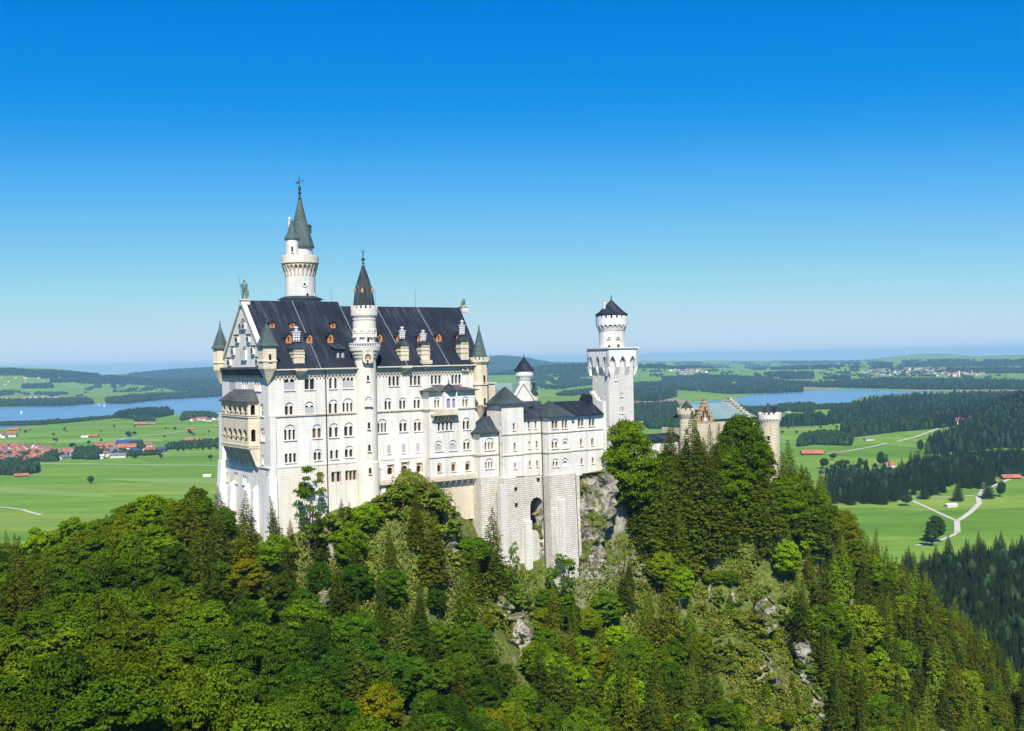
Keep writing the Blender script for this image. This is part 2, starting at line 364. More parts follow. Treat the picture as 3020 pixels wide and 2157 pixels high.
def finial(parent, cx, cy, z, h, name='finial', mat='darkcopper', k=1.0):
    mb = MB(); mb.lathe(cx, cy, [(0.10*k, z-0.4), (0.10*k, z+h*0.12), (0.30*k, z+h*0.16), (0.12*k, z+h*0.22), (0.12*k, z+h*0.3), (0.38*k, z+h*0.38), (0.30*k, z+h*0.45), (0.08*k, z+h*0.5), (0.05*k, z+h)], 8)
    for q in (0.62, 0.74): mb.ball((cx, cy, z+h*q), 0.16*k, 6)
    mb.box(cx-0.3*k, cx+0.3*k, cy-0.05, cy+0.05, z+h*0.84, z+h*0.88)
    return mb.build(name, M[mat], parent)

EZ, RZ1, RZ2, W = 189.35, 204.9, 203.8, 30.0
PAL = thing('palace_main_block', 'tall white palace block of the castle with steep dark roof and arched windows', 'castle building', 0, 0, 150)
S0 = fr_s(0.0); WF = fr_w(0.0)
SLOPE = (RZ1-EZ)/15.0
SL2 = (RZ2-EZ)/15.0
holes = wins(PAL, S0, 'v', 0.0, [
    (Z2, 965, 1090, 1130, 1265, dict(n=2, blind=0.7)), (Z2, 1210, 1330, 1125, 1255, dict(n=2, gap=0.1)),
    (Z2, 1505, 1600, 1120, 1245, dict(n=2, gap=0.5)), (Z2, 1668, 1795, 1115, 1240, dict(n=3, blind=0.72)),
    (Z2, 975, 1080, 1410, 1560, dict(n=2, arch=True)), (Z2, 1215, 1330, 1400, 1555, dict(n=2, arch=True, blind=0.8)),
    (Z2, 1500, 1612, 1375, 1545, dict(n=2, arch=True, gap=0.4)), (Z2, 1665, 1797, 1360, 1525, dict(n=3, arch=True)),
    (Z3, 965, 1110, 215, 400, dict(n=3, arch=True)), (Z3, 1305, 1420, 210, 376, dict(n=2, arch=True, glass='brownglass')),
    (Z3, 1505, 1620, 197, 366, dict(n=2, arch=True, gap=0.4)), (Z3, 1685, 1797, 187, 350, dict(n=2, arch=True)),
    (Z3, 975, 1110, 556, 670, dict(n=3)), (Z3, 1320, 1418, 505, 640, dict(n=2, arch=True)),
    (Z3, 1518, 1615, 518, 625, dict(n=2, gap=0.5)), (Z3, 1693, 1797, 467, 605, dict(n=2, arch=True)),
    (Z3, 1360, 1420, 790, 900, dict(n=1, mat='palecream', glass='brownglass')),
    (Z3, 1532, 1635, 783, 900, dict(n=2, mat='palecream', gap=0.4)), (Z3, 1700, 1825, 768, 878, dict(n=3, mat='palecream')),
    (Z4, 592, 720, 1097, 1212, dict(n=3)), (Z4, 848, 975, 1090, 1203, dict(n=3)), (Z4, 1100, 1220, 1083, 1190, dict(n=3)), (Z4, 1345, 1460, 1077, 1187, dict(n=3)),
    (Z4, 545, 632, 1357, 1498, dict(n=2, arch=True)), (Z4, 722, 806, 1350, 1490, dict(n=2, arch=True)), (Z4, 893, 978, 1343, 1482, dict(n=2, arch=True)),
    (Z5, 462, 578, 147, 312, dict(n=3, arch=True)), (Z5, 722, 820, 152, 298, dict(n=2, arch=True)), (Z5, 897, 990, 145, 292, dict(n=2, arch=True)),
    (Z5, 578, 615, 455, 560, dict(n=1, blind=1.0)), (Z5, 755, 792, 444, 550, dict(n=1, blind=1.0)), (Z5, 928, 965, 433, 540, dict(n=1, blind=1.0)),
    (Z5, 577, 650, 697, 812, dict(n=1, mat='palecream', arch=True)), (Z5, 740, 832, 667, 838, dict(n=1, mat='palecream', arch=True, name='portal', sill=False, glass='brownglass')),
    (Z5, 925, 990, 674, 784, dict(n=1, mat='palecream', arch=True)),
])
wm = MB()
wall_grid(wm, S0, 0.0, 57.0, 166.2, EZ, holes); wm.build('south_wall', M['wall'], PAL); wm = MB()
lowh = [h for h in holes if h[2] < 166.2]
# lower wall, slightly battered below the socle line
wall_grid(wm, fr_s(-0.25), -0.25, 57.0, 150.0, 166.2, lowh)
band(wm, S0, -0.25, 57, 166.1, 166.45, 0.35)
wm.build('lower_wall', M['lowwall'], PAL)
wm = MB(); band(wm, S0, 0.0, 57.0, 177.85, 178.15, 0.3)
for a, b in ((0, 21.9), (27.5, 56.5)): cornice_arcade(wm, S0, a, b, EZ-2.2, drop=1.0, step=0.9)
for a, b in ((0, 21.9), (27.5, 56.5)): band(wm, S0, a, b, EZ-1.2, EZ-0.5, 0.5)
wm.build('string_course', M['palecream'], PAL)
# drainpipes
dp = MB(); dp.tube((14.0, -0.45, EZ-0.6), (14.0, -0.45, 152), 0.13, 0.13); dp.build('drainpipe', M['roofband'], PAL)
# corner buttresses and pilaster strips
bt = MB()
def batter(mb, u0, u1, v0, v1, z0, z1, du0=0, dv0=0, mi=0):
    mb.add([(u0-du0, v0-dv0, z0), (u1, v0-dv0, z0), (u1, v1, z0), (u0-du0, v1, z0), (u0, v0, z1), (u1, v0, z1), (u1, v1, z1), (u0, v1, z1)],
           [(0, 3, 2, 1), (4, 5, 6, 7), (0, 1, 5, 4), (1, 2, 6, 5), (2, 3, 7, 6), (3, 0, 4, 7)], mi)
batter(bt, -0.5, 1.2, -0.9, 1.0, 148, 164.2, 1.2, 0.8); bt.build('corner_buttress', M['whitestone'], PAL)
bt = MB(); batter(bt, 0.02, 1.4, -0.5, 0.3, 164.2, 177.8); bt.build('pilaster', M['wall'], PAL)
u_, z_ = hit(*Z3(1245, 375), 'v', -0.3); bt = MB(); bt.box(u_-0.9, u_+0.5, -0.42, 0.1, 160, z_); bt.build('pilaster', M['whitestone'], PAL)
u_, z_ = hit(*Z5(685, 255), 'v', -0.3); bt = MB(); bt.box(u_-0.7, u_+0.6, -0.42, 0.1, 158, z_); bt.build('pilaster', M['whitestone'], PAL)
for X in (525, 880):
    u_, z_ = hit(*Z5(X, 720), 'v', -0.8); bt = MB(); bt.box(u_-0.6, u_+0.6, -1.0, 0.1, 157, z_-0.4)
    bt.extr([(u_-0.7, 0.1, z_+0.3), (u_-0.7, -1.15, z_-0.4), (u_-0.7, 0.1, z_-0.4)], (1.4, 0, 0)); bt.build('buttress', M['whitestone'], PAL)
# west gable wall
gh = wins(PAL, WF, 'u', 0.0, [
    (Z2, 310, 380, 1145, 1268, dict(n=3, blind=0.75)), (Z2, 460, 532, 1145, 1268, dict(n=3, glass='shutter')), (Z2, 612, 690, 1145, 1270, dict(n=3, glass='shutter')),
    (Z2, 682, 726, 1425, 1575, dict(n=2, blind=0.6, arch=True)),
    (Z3, 682, 735, 255, 410, dict(n=2, arch=True, glass='shutter')), (Z3, 697, 720, 575, 685, dict(n=1, glass='shutter')),
    (Z3, 258, 292, 785, 890, dict(n=2, mat='palecream', glass='shutter')), (Z3, 368, 412, 785, 915, dict(n=2, mat='palecream', glass='shutter')), (Z3, 468, 515, 820, 935, dict(n=2, glass='shutter')),
])
wm = MB(); wall_grid(wm, WF, 0.0, W, 150, EZ, gh); band(wm, WF, 0, W, 166.1, 166.4, 0.25)
wm.build('west_wall', M['wall'], PAL)
# gable triangle with recessed niches
gp = MB(); AP = (15.0, RZ1)
def gable_rect(X0, X1, Y0, Y1): return rect(Z2, X0, X1, Y0, Y1, 'u', 0.0)
nz = []
for X0, X1, Y0, Y1 in ((430, 515, 400, 530), (385, 432, 610, 700), (520, 562, 600, 690), (340, 390, 745, 840), (575, 615, 740, 830), (295, 345, 880, 975), (632, 672, 870, 970), (455, 522, 730, 905)):
    a, b, c, d = gable_rect(X0, X1, Y0, Y1); nz.append(arch_poly(a, b, c, d))
plate(gp, WF, [(0.3, EZ), (W-0.3, EZ), AP], nz, 0.0, 0.45)
gp.add([WF(0.3, EZ, -0.45), WF(W-0.3, EZ, -0.45), WF(AP[0], AP[1], -0.45)], [(0, 1, 2)])
gp.build('west_gable', M['wall'], PAL)
for X0, X1, Y0, Y1 in ((375, 425, 597, 612), (520, 568, 590, 606), (330, 375, 735, 750), (575, 622, 727, 742), (282, 328, 870, 885), (627, 677, 862, 876)):
    a, b, c, d = gable_rect(X0, X1, Y0, Y1); q = MB(); band(q, WF, a, b, c, d, 0.4); q.build('gable_step', M['roofband'], PAL)
for i, (X0, X1, Y0, Y1, n) in enumerate(((440, 510, 465, 530, 2), (395, 428, 628, 690, 1), (530, 560, 620, 685, 1), (348, 378, 765, 835, 1), (585, 612, 755, 828, 1), (300, 335, 900, 965, 1), (640, 668, 890, 960, 1), (462, 518, 790, 900, 3))):
    window(PAL, fr_w(-0.44), *gable_rect(X0, X1, Y0, Y1), n=n, sill=False, glass='glass' if n < 3 else 'shutter', proud=0.06, name='niche_window')
g = MB()
for s in (0, 1):
    a, b = ((-0.6, EZ-0.7), AP) if s == 0 else ((W+0.6, EZ-0.7), AP)
    g.extr([WF(a[0], a[1]-0.1, -0.6), WF(b[0], b[1]-0.1, -0.6), WF(b[0], b[1]+0.75, -0.6), WF(a[0], a[1]+0.75, -0.6)], (-1.1, 0, 0))
g.build('gable_coping', M['trim'], PAL)
g = MB(); band(g, WF, -0.4, W+0.3, EZ-0.5, EZ+0.05, 1.15); band(g, WF, -0.2, W+0.2, EZ-2.4, EZ-0.5, 0.5); g.build('gable_cornice', M['roofband'], PAL)
# east and north walls (not seen from here)
wm = MB(); wall_grid(wm, fr_e(57.0), 0, W, 150, EZ); wm.add([(57, 0, EZ), (57, W, EZ), (57, 15, RZ2-0.3)], [(0, 1, 2)]); wall_grid(wm, fr_n(W), 0, 57, 150, EZ); wm.build('rear_wall', M['wall'], PAL)
# roofs
OV = 1.1
def gable_roof(u0, u1, zr, sl, name, mat, u0b=None, u1b=None):
    mb = MB(); ze = EZ-OV*sl+0.25*0; u0b = u0 if u0b is None else u0b; u1b = u1 if u1b is None else u1b
    t = 0.35
    for sgn in (0, 1):
        e = -OV if sgn == 0 else W+OV
        zz = zr-(15+OV)*sl+0.45
        a = [(u0b, e, zz), (u1b, e, zz), (u1, 15, zr+0.45), (u0, 15, zr+0.45)]
        b = [(x, y, z-t) for x, y, z in a]
        mb.add(a+b, [(0, 1, 2, 3), (7, 6, 5, 4), (0, 4, 5, 1), (1, 5, 6, 2), (2, 6, 7, 3), (3, 7, 4, 0)])
    o = mb.build(name, M[mat], PAL); return o, zr-(15+OV)*sl+0.45
r1, ze1 = gable_roof(0.3, 25.0, RZ1, SLOPE, 'west_roof', 'slate', 0.3, 24.0)
r2, ze2 = gable_roof(24.6, 61.0, RZ2, SL2, 'east_roof', 'slate', 24.2, 57.6)
ge = MB(); ge.add([(25.0, 15, RZ1+0.4), (24.0, -OV, ze1+0.05), (24.0, W+OV, ze1+0.05)], [(0, 1, 2)]); ge.build('roof_end', M['slate2'], PAL)
ge = MB(); ge.extr([(0.3, -OV, ze1-0.32), (0.3, -OV-0.3, ze1-0.1), (0.3, -OV-0.3, ze1+0.12), (0.3, -OV, ze1+0.12)], (23.8, 0, 0)); ge.build('gutter', M['trim'], r1)
ge = MB(); ge.extr([(27.4, -OV, ze2-0.32), (27.4, -OV-0.3, ze2-0.1), (27.4, -OV-0.3, ze2+0.12), (27.4, -OV, ze2+0.12)], (29.6, 0, 0)); ge.build('gutter', M['trim'], r2)
for u_, zr, p_ in ((24.8, RZ1, r1), (12.5, RZ1, r1), (35.6, RZ2, r2), (47.5, RZ2, r2)):
    ge = MB(); sl = (zr-EZ)/15
    ge.extr([(u_, -OV, zr-(15+OV)*sl+0.5), (u_, 15, zr+0.5), (u_, 15, zr+0.62), (u_, -OV, zr-(15+OV)*sl+0.62)], (0.22, 0, 0)); ge.build('standing_seam', M['roofgrey'], p_)
for u_ in (23.2, 35.5, 47.3):
    ge = MB(); ge.tube((u_, 15, 203.5), (u_, 15, 209.0), 0.05, 0.03, 5); ge.build('lightning_rod', M['iron'], PAL)
# point on the south roof slope seen through a zoom pixel
def roofpt(Z, X, Y, west=True):
    sl, zr = (SLOPE, RZ1) if west else (SL2, RZ2)
    return hitp(*Z(X, Y), (0, 15, zr+0.45), Vector((0, -sl, 1)))
def dormer(Z, X, Yb, wpx, hpx, west, pointed):
    p = roofpt(Z, X, Yb, west); D = (C0+U*p.x+V*p.y).y; k = D/F/4.06
    w = wpx*k*1.18; h = hpx*k*0.98; sl = SLOPE if west else SL2
    rise = h*0.36 if pointed else h*0.2; hb = h-rise
    back = (h/sl)+0.3
    u0, u1, v0 = p.x-w/2, p.x+w/2, p.y-0.1
    z0 = p.z-0.1
    mb = MB(); fr = fr_s(v0)
    out = [(u0, z0), (u1, z0), (u1, z0+hb), (p.x, z0+h-0.05), (u0, z0+hb)]
    hl = arch_poly(p.x-w*0.17, p.x+w*0.17, z0+h*0.17, z0+h*0.62)
    plate(mb, fr, out, [hl], 0, 0.3)
    for uu in (u0, u1): mb.add([(uu, v0, z0), (uu, v0, z0+hb), (uu, v0+back, z0+hb)], [(0, 1, 2)])
    d = mb.build('dormer', M['dormer'], PAL)
    mb = MB(); o = 0.18; t = 0.1
    for s_, ue in ((-1, u0-o), (1, u1+o)):
        zl = z0+hb-o*rise/(w/2)
        mb.add([(ue, v0-0.3, zl+t), (p.x, v0-0.3, z0+h+t), (p.x, v0+back+rise/sl, z0+h+t), (ue, v0+back, zl+t),
                (ue, v0-0.3, zl), (p.x, v0-0.3, z0+h), (p.x, v0+back+rise/sl, z0+h), (ue, v0+back, zl)],
               [(0, 1, 2, 3), (4, 7, 6, 5), (0, 4, 5, 1), (0, 3, 7, 4)])
    mb.build('dormer_roof', M['slate'], d)
    mb = MB(); mb.add([(u0, v0+0.28, z0), (u1, v0+0.28, z0), (u1, v0+0.28, z0+hb), (u0, v0+0.28, z0+hb)], [(0, 1, 2, 3)]); mb.build('pane', M['brownglass'], d)
    mb = MB()
    for uu in (u0-0.02, u1+0.02): mb.add([(uu, v0+0.12, z0), (uu, v0+0.12, z0+hb), (uu, v0+back, z0+hb)], [(0, 1, 2)])
    mb.build('dormer_cheek', M['slate'], d)
for X, Y in ((822, 512), (1063, 512), (1550, 515)): dormer(Z2, X, Y, 55, 75, True, False)
for X, Y in ((1020, 697), (1268, 697), (1520, 693)): dormer(Z2, X, Y, 64, 125, True, True)
for X, Y in ((485, 682), (715, 682), (968, 680), (1192, 678), (1432, 676)): dormer(Z4, X, Y, 62, 115, False, True)
def chimney(Z, X0, X1, Yt, Yb, cap, top, west, label=None):
    p = roofpt(Z, (X0+X1)/2, Yb, west); D = (C0+U*p.x+V*p.y).y; k = D/F/4.06
    w = (X1-X0)*k*1.12; u0, u1 = p.x-w/2, p.x+w/2; v0, v1 = p.y-0.2, p.y+w*0.95
    zt = p.z+(Yb-Yt)*k; mb = MB(); mb.box(u0, u1, v0, v1, p.z-1.0, zt)
    for q in (0.35, 0.62): mb.box(u0-0.12, u1+0.12, v0-0.12, v1+0.12, p.z+(zt-p.z)*q, p.z+(zt-p.z)*q+0.25)
    merlon_n = 5
    for i in range(merlon_n): mb.box(u0+i*w/merlon_n+0.05, u0+(i+0.7)*w/merlon_n, v0-0.2, v0-0.003, zt-0.55, zt-0.1)
    c = mb.build('chimney', M['cream'], PAL)
    cx, cy = p.x, (v0+v1)/2; hc = cap*k
    mb = MB(); r = w/2; mb.lathe(cx, cy, [((r+0.35)*1.414, zt-0.05), ((r+0.35)*1.414, zt+0.12), ((r*0.55)*1.414, zt+hc*0.75), (r*0.62*1.414, zt+hc)], 4, rot=math.pi/4); mb.build('chimney_cap', M['slate2'], c)
    mb = MB(); ht = top*k; zb = zt+hc
    for a in (-0.42, 0, 0.42): mb.lathe(cx+a*r*1.1, cy, [(0.19, zb-0.1), (0.19, zb+ht*0.55)], 8)
    mb.lathe(cx, cy, [(0.19, zb+ht*0.5), (0.19, zb+ht)], 8)
    for q, wd in ((0.12, 0.8), (0.3, 0.85), (0.45, 0.9), (0.6, 1.05), (0.72, 0.35), (0.88, 0.45)):
        mb.box(cx-r*wd*0.75, cx+r*wd*0.75, cy-0.28, cy+0.28, zb+ht*q, zb+ht*q+0.22)
    mb.build('chimney_pots', M['whitestone'], c)
chimney(Z2, 1080, 1205, 770, 930, 90, 185, True)
chimney(Z4, 735, 832, 730, 900, 85, 145, False)
chimney(Z4, 985, 1085, 715, 900, 40, 135, False)
chimney(Z4, 1455, 1550, 680, 890, 85, 175, False)
def wall_corbel(Z, X0, X1, Y0, Y1):
    a, b, c, d = rect(Z, X0, X1, Y0, Y1, 'v', -0.8); mb = MB(); m = (a+b)/2; h = d-c
    mb.box(a, b, -1.6, 0, d-h*0.3, d); mb.box(a+0.2, b-0.2, -1.3, 0, d-h*0.5, d-h*0.3-0.003)
    mb.add([(a+0.3, -1.1, d-h*0.5), (b-0.3, -1.1, d-h*0.5), (b-0.3, 0, d-h*0.5), (a+0.3, 0, d-h*0.5), (m, -0.05, c)], [(0, 1, 2, 3), (0, 1, 4), (1, 2, 4), (2, 3, 4), (3, 0, 4)])
    mb.build('wall_corbel', M['palecream'], PAL)
wall_corbel(Z2, 1095, 1228, 1003, 1110); wall_corbel(Z4, 735, 855, 970, 1065); wall_corbel(Z4, 990, 1100, 905, 1045)
a, b, c, d = rect(Z4, 1470, 1548, 975, 1035, 'v', -0.6); mb = MB(); plate(mb, fr_s(-0.7), [(a, c), (b, c), (b, d), (a, d)], [arch_poly(a+0.4, b-0.4, c+0.01, d-0.4)], 0, 0.6); mb.build('wall_corbel', M['palecream'], PAL)
# broad dark dormer beside the stair turret
p = roofpt(Z2, 1640, 890, True); mb = MB(); w = 2.6
hl = [arch_poly(p.x-1.1+i*1.2, p.x-0.3+i*1.2, p.z+0.3, p.z+1.9) for i in (0, 1)]
plate(mb, fr_s(p.y-0.3), [(p.x-w/2, p.z-0.2), (p.x+w/2, p.z-0.2), (p.x+w/2, p.z+2.3), (p.x-w/2, p.z+2.3)], hl, 0, 0.4)
for s_ in (-1, 1): mb.add([(p.x+s_*w/2, p.y-0.3, p.z-0.2), (p.x+s_*w/2, p.y-0.3, p.z+2.3), (p.x+s_*w/2, p.y+2.1, p.z+2.3)], [(0, 1, 2)])
mb.add([(p.x-w/2-0.2, p.y-0.6, p.z+2.3), (p.x+w/2+0.2, p.y-0.6, p.z+2.3), (p.x+w/2+0.2, p.y+3.4, p.z+3.6), (p.x-w/2-0.2, p.y+3.4, p.z+3.6)], [(0, 1, 2, 3)])
d_ = mb.build('wide_dormer', M['slate2'], PAL)
mb = MB(); mb.add([(p.x-w/2, p.y+0.05, p.z), (p.x+w/2, p.y+0.05, p.z), (p.x+w/2, p.y+0.05, p.z+2.2), (p.x-w/2, p.y+0.05, p.z+2.2)], [(0, 1, 2, 3)]); mb.build('pane', M['shutter'], d_)

# --- projecting bay of the east half
BV = -3.3; BF = fr_s(BV); bu0, bu1 = 40.2, 53.6; bz = hit(*Z4(1300, 1262), 'v', -4.3)[1]
bh = wins(PAL, BF, 'v', BV, [
    (Z4, 1140, 1212, 1350, 1475, dict(n=2, arch=True, glass='brownglass')), (Z4, 1477, 1550, 1338, 1463, dict(n=2, arch=True, glass='brownglass')),
    (Z5, 1182, 1358, 182, 284, dict(n=4)), (Z5, 1480, 1570, 130, 272, dict(n=2, arch=True)),
    (Z5, 1147, 1240, 407, 532, dict(n=1, arch=True, blind=0.85, glass='whitestone')), (Z5, 1316, 1408, 398, 522, dict(n=1, arch=True, blind=0.85, glass='whitestone')), (Z5, 1488, 1573, 388, 512, dict(n=2, arch=True)),
    (Z5, 1177, 1228, 676, 782, dict(n=1, arch=True, mat='palecream')), (Z5, 1347, 1400, 663, 772, dict(n=1, arch=True, mat='palecream', glass='brownglass')), (Z5, 1513, 1572, 652, 762, dict(n=1, arch=True, mat='palecream')),
])
mb = MB(); wall_grid(mb, BF, bu0, bu1, 150, bz, bh); wall_grid(mb, fr_w(bu0), BV, 0, 150, bz); wall_grid(mb, fr_e(bu1), BV, 0, 150, bz)
band(mb, BF, bu0-0.25, bu1, 166.1, 166.45, 0.25)
BAY = mb.build('projecting_bay', M['wall'], PAL)
mb = MB(); band(mb, BF, bu0-0.3, bu1+0.2, 177.85, 178.15, 0.3); band(mb, fr_w(bu0), BV-0.3, 0, 177.85, 178.15, 0.3); band(mb, BF, bu0, bu1, bz-0.5, bz, 0.3); mb.build('string_course', M['palecream'], BAY)
mb = MB(); e0, e1, ef, zz = bu0-0.8, bu1+0.6, BV-1.0, bz-0.1
mb.add([(e0, ef, zz), (e1, ef, zz), (e1, 0, zz), (e0, 0, zz), (bu0+4, -0.1, hit(*Z4(1300, 1203), 'v', -0.1)[1]), (bu1-4, -0.1, hit(*Z4(1300, 1203), 'v', -0.1)[1]), (e0, ef, zz-0.25), (e1, ef, zz-0.25), (e1, 0, zz-0.25), (e0, 0, zz-0.25)],
       [(0, 1, 5, 4), (1, 2, 5), (0, 4, 3), (0, 6, 7, 1), (0, 3, 9, 6), (1, 7, 8, 2), (6, 9, 8, 7)])
mb.build('bay_roof', M['roofband'], BAY)
# oriel on the bay
ou0, _ = hit(*Z4(1262, 1400), 'v', BV-1.5); ou1, _ = hit(*Z4(1418, 1400), 'v', BV-1.5)
oz0 = hit(*Z4(1340, 1535), 'v', BV-1.5)[1]; oz1 = hit(*Z4(1340, 1285), 'v', BV-1.5)[1]
om = MB(); OF = fr_s(BV-1.5); oh = []
def oriel_plate(mb):
    hl = [arch_poly(*rect(Z4, 1288, 1333, 1362, 1478, 'v', BV-1.5)), arch_poly(*rect(Z4, 1355, 1392, 1360, 1475, 'v', BV-1.5))]
    plate(mb, OF, [(ou0, oz0), (ou1, oz0), (ou1, oz1), (ou0, oz1)], hl, 0, 0.25)
oriel_plate(om)
for uu in (ou0, ou1): om.add([(uu, BV, oz0), (uu, BV-1.5, oz0), (uu, BV-1.5, oz1), (uu, BV, oz1)], [(0, 1, 2, 3)])
om.add([(ou0, BV, oz0), (ou0, BV-1.5, oz0), (ou1, BV-1.5, oz0), (ou1, BV, oz0)], [(0, 1, 2, 3)])
ORI = om.build('oriel', M['whitestone'], BAY)
mb = MB(); mb.add([(ou0, BV-1.2, oz0), (ou1, BV-1.2, oz0), (ou1, BV-1.2, oz1), (ou0, BV-1.2, oz1)], [(0, 1, 2, 3)]); mb.build('oriel_glass', M['lilacglass'], BAY)
mb = MB(); cu = (ou0+ou1)/2; mb.lathe(cu, BV-0.6, [(2.0, oz1), (2.0, oz1+0.15), (0.9, oz1+1.4), (0.1, oz1+2.2)], 8, rot=math.pi/8); finial(BAY, cu, BV-0.6, oz1+2.1, 1.2, mat='iron', k=0.6); mb.build('oriel_roof', M['slate2'], BAY)
cu0, cu1 = hit(*Z4(1130, 1540), 'v', BV-1.5)[0], hit(*Z4(1432, 1540), 'v', BV-1.5)[0]
mb = MB(); mb.box(cu0, cu1, BV-1.7, BV, oz0-0.5, oz0+0.0); mb.box(cu0+0.1, cu1-0.1, BV-1.6, BV-1.45, oz0+0.003, oz0+0.9); mb.build('balcony_parapet', M['palecream'], BAY)
mb = MB(); n = 7
for i in range(n):
    a = cu0+0.3+i*(cu1-cu0-1.0)/(n-1); mb.extr([(a, BV, oz0-0.5), (a, BV-1.5, oz0-0.5), (a, BV-1.2, oz0-1.1), (a, BV, oz0-2.3)], (0.4, 0, 0))
mb.build('balcony_corbels', M['palecream'], BAY)
# long balcony along the foot of the east half
w0 = hit(*Z5(492, 880), 'v', -1.6)[0]; zb1 = hit(*Z5(760, 858), 'v', -1.6)[1]; zb0 = hit(*Z5(760, 918), 'v', -1.6)[1]
mb = MB(); mb.box(w0, bu0-0.9, -1.7, -0.25, zb0, zb0+0.45); mb.box(w0, bu0-0.9, -1.7, -1.4, zb0+0.453, zb1)
mb.box(bu0-0.85, 55.0, BV-1.5, BV, zb0, zb0+0.45); mb.box(bu0-0.85, 55.0, BV-1.5, BV-1.25, zb0+0.453, zb1)
mb.box(bu0-0.85, bu0-0.6, BV-1.24, -0.25, zb0+0.453, zb1)
for i in range(34):
    a = w0+0.3+i*0.85
    if a < 54: mb.box(a, a+0.4, (-1.76 if a < bu0-0.9 else BV-1.56), (-1.703 if a < bu0-0.9 else BV-1.503), zb1-0.75, zb1-0.45)
mb.build('lower_balcony', M['palecream'], PAL)
mb = MB()
for i in range(7):
    a = 43.2+i*1.75; mb.extr([(a, BV, zb0-0.003), (a, BV-1.4, zb0-0.003), (a, BV-1.2, zb0-0.5), (a, BV, zb0-1.7)], (0.4, 0, 0))
mb.build('balcony_corbels', M['trim'], PAL)
mb = MB(); mb.box(43.0, 56, BV-0.02, BV+1, 150, zb0-2.0); mb.build('base_wall', M['palecream'], PAL)

# --- stair turret
tu = 24.55; tv = -0.2; tr = 2.58
zr_ = lambda Z, X, Y: hit(*Z(X, Y), 'v', tv-tr)[1]
zc = zr_(Z2, 1900, 785)       # underside of balcony
zbal = zr_(Z2, 1900, 745); zbt = zr_(Z2, 1900, 695); zc2 = zr_(Z2, 1900, 350); zcr0 = zr_(Z2, 1900, 310); zcr1 = zr_(Z2, 1900, 255); zap = zr_(Z1, 1885, 1215)
TUR = MB(); TUR.lathe(tu, tv, [(3.0, 148), (2.78, 166.0), (tr, 166.3), (tr, zc-1.5), (2.25, zc-1.49)], 32)
TUR = TUR.build('stair_turret', M['lowwall'], PAL, smooth=False)
mb = MB(); mb.lathe(tu, tv, [(2.5, zc-2.9), (2.65, zc-2.2), (2.95, zc-1.7), (3.0, zc-1.4), (3.3, zc-0.9), (3.35, zc-0.5), (3.65, zc-0.1), (3.75, zbal)], 32); mb.build('turret_corbelling', M['trim'], TUR)
mb = MB(); mb.lathe(tu, tv, [(3.8, zbal), (3.8, zbal+0.2), (3.5, zbal+0.2)], 32)
for i in range(36):
    a = 2*math.pi*i/36; mb.lathe(tu+3.65*math.cos(a), tv+3.65*math.sin(a), [(0.13, zbal+0.2), (0.17, zbal+0.5), (0.1, zbt-0.2)], 5)
mb.lathe(tu, tv, [(3.5, zbt-0.2), (3.85, zbt-0.2), (3.85, zbt), (3.5, zbt), (3.5, zbt-0.2)], 32); mb.build('turret_balustrade', M['whitestone'], TUR)
DRM = MB(); dr = 2.78; DRM.lathe(tu, tv, [(dr, zbal-0.5), (dr, zr_(Z2, 1900, 590)), (dr+0.12, zr_(Z2, 1900, 580)), (dr+0.12, zr_(Z2, 1900, 530)), (dr, zr_(Z2, 1900, 525)), (dr, zc2)], 32)
DRM.build('turret_drum', M['lowwall'], TUR)
mb = MB(); mb.lathe(tu, tv, [(dr, zc2-1.4), (dr+0.12, zc2-1.35), (dr+0.12, zc2-0.9), (dr+0.45, zc2-0.3), (dr+0.45, zcr0), (dr, zcr0)], 32); merlons(mb, tu, tv, dr+0.45, zcr0, zcr1-zcr0+0.15, 18); 
mb.lathe(tu, tv, [(dr+0.1, zcr0), (dr+0.45, zcr0), (dr+0.45, zcr0+0.5), (dr+0.2, zcr0+0.5), (dr+0.1, zcr0)], 32)
mb.build('turret_crown', M['trim'], TUR)
mb = MB(); zk = zr_(Z2, 1900, 30)
mb.lathe(tu, tv, [(2.85, zcr0+0.1), (2.65, zcr1), (2.15, zk-1.0), (2.05, zk), (2.05, zk), (0.28, zap), (0.1, zap)], 16); SP = mb.build('turret_spire', M['slate2'], TUR)
finial(TUR, tu, tv, zap-0.2, zr_(Z1, 1882, 1010)-zap, k=1.3)
cd = Vector((math.sin(-TH-0.15), -math.cos(-TH-0.15)))   # towards the viewer, castle frame
vd = Vector(((-C0).dot(U)-tu, (-C0).dot(V)-tv)).normalized()
def on_drum(parent, cx, cy, r, ang, z0, z1, w, n=1, mat='wall', glass='glass', arch=False, name='window', proud=0.1):
    d = Vector((vd.x*math.cos(ang)-vd.y*math.sin(ang), vd.x*math.sin(ang)+vd.y*math.cos(ang))); e = Vector((-d.y, d.x))
    fr = lambda s, z, nn=0.0: (cx+d.x*(r+nn)+e.x*s, cy+d.y*(r+nn)+e.y*s, z)
    window(parent, fr, -w/2, w/2, z0, z1, n=n, mat=mat, glass=glass, arch=arch, proud=proud+r*(1-math.cos(min(1, (w/2+0.15)/r))), name=name)
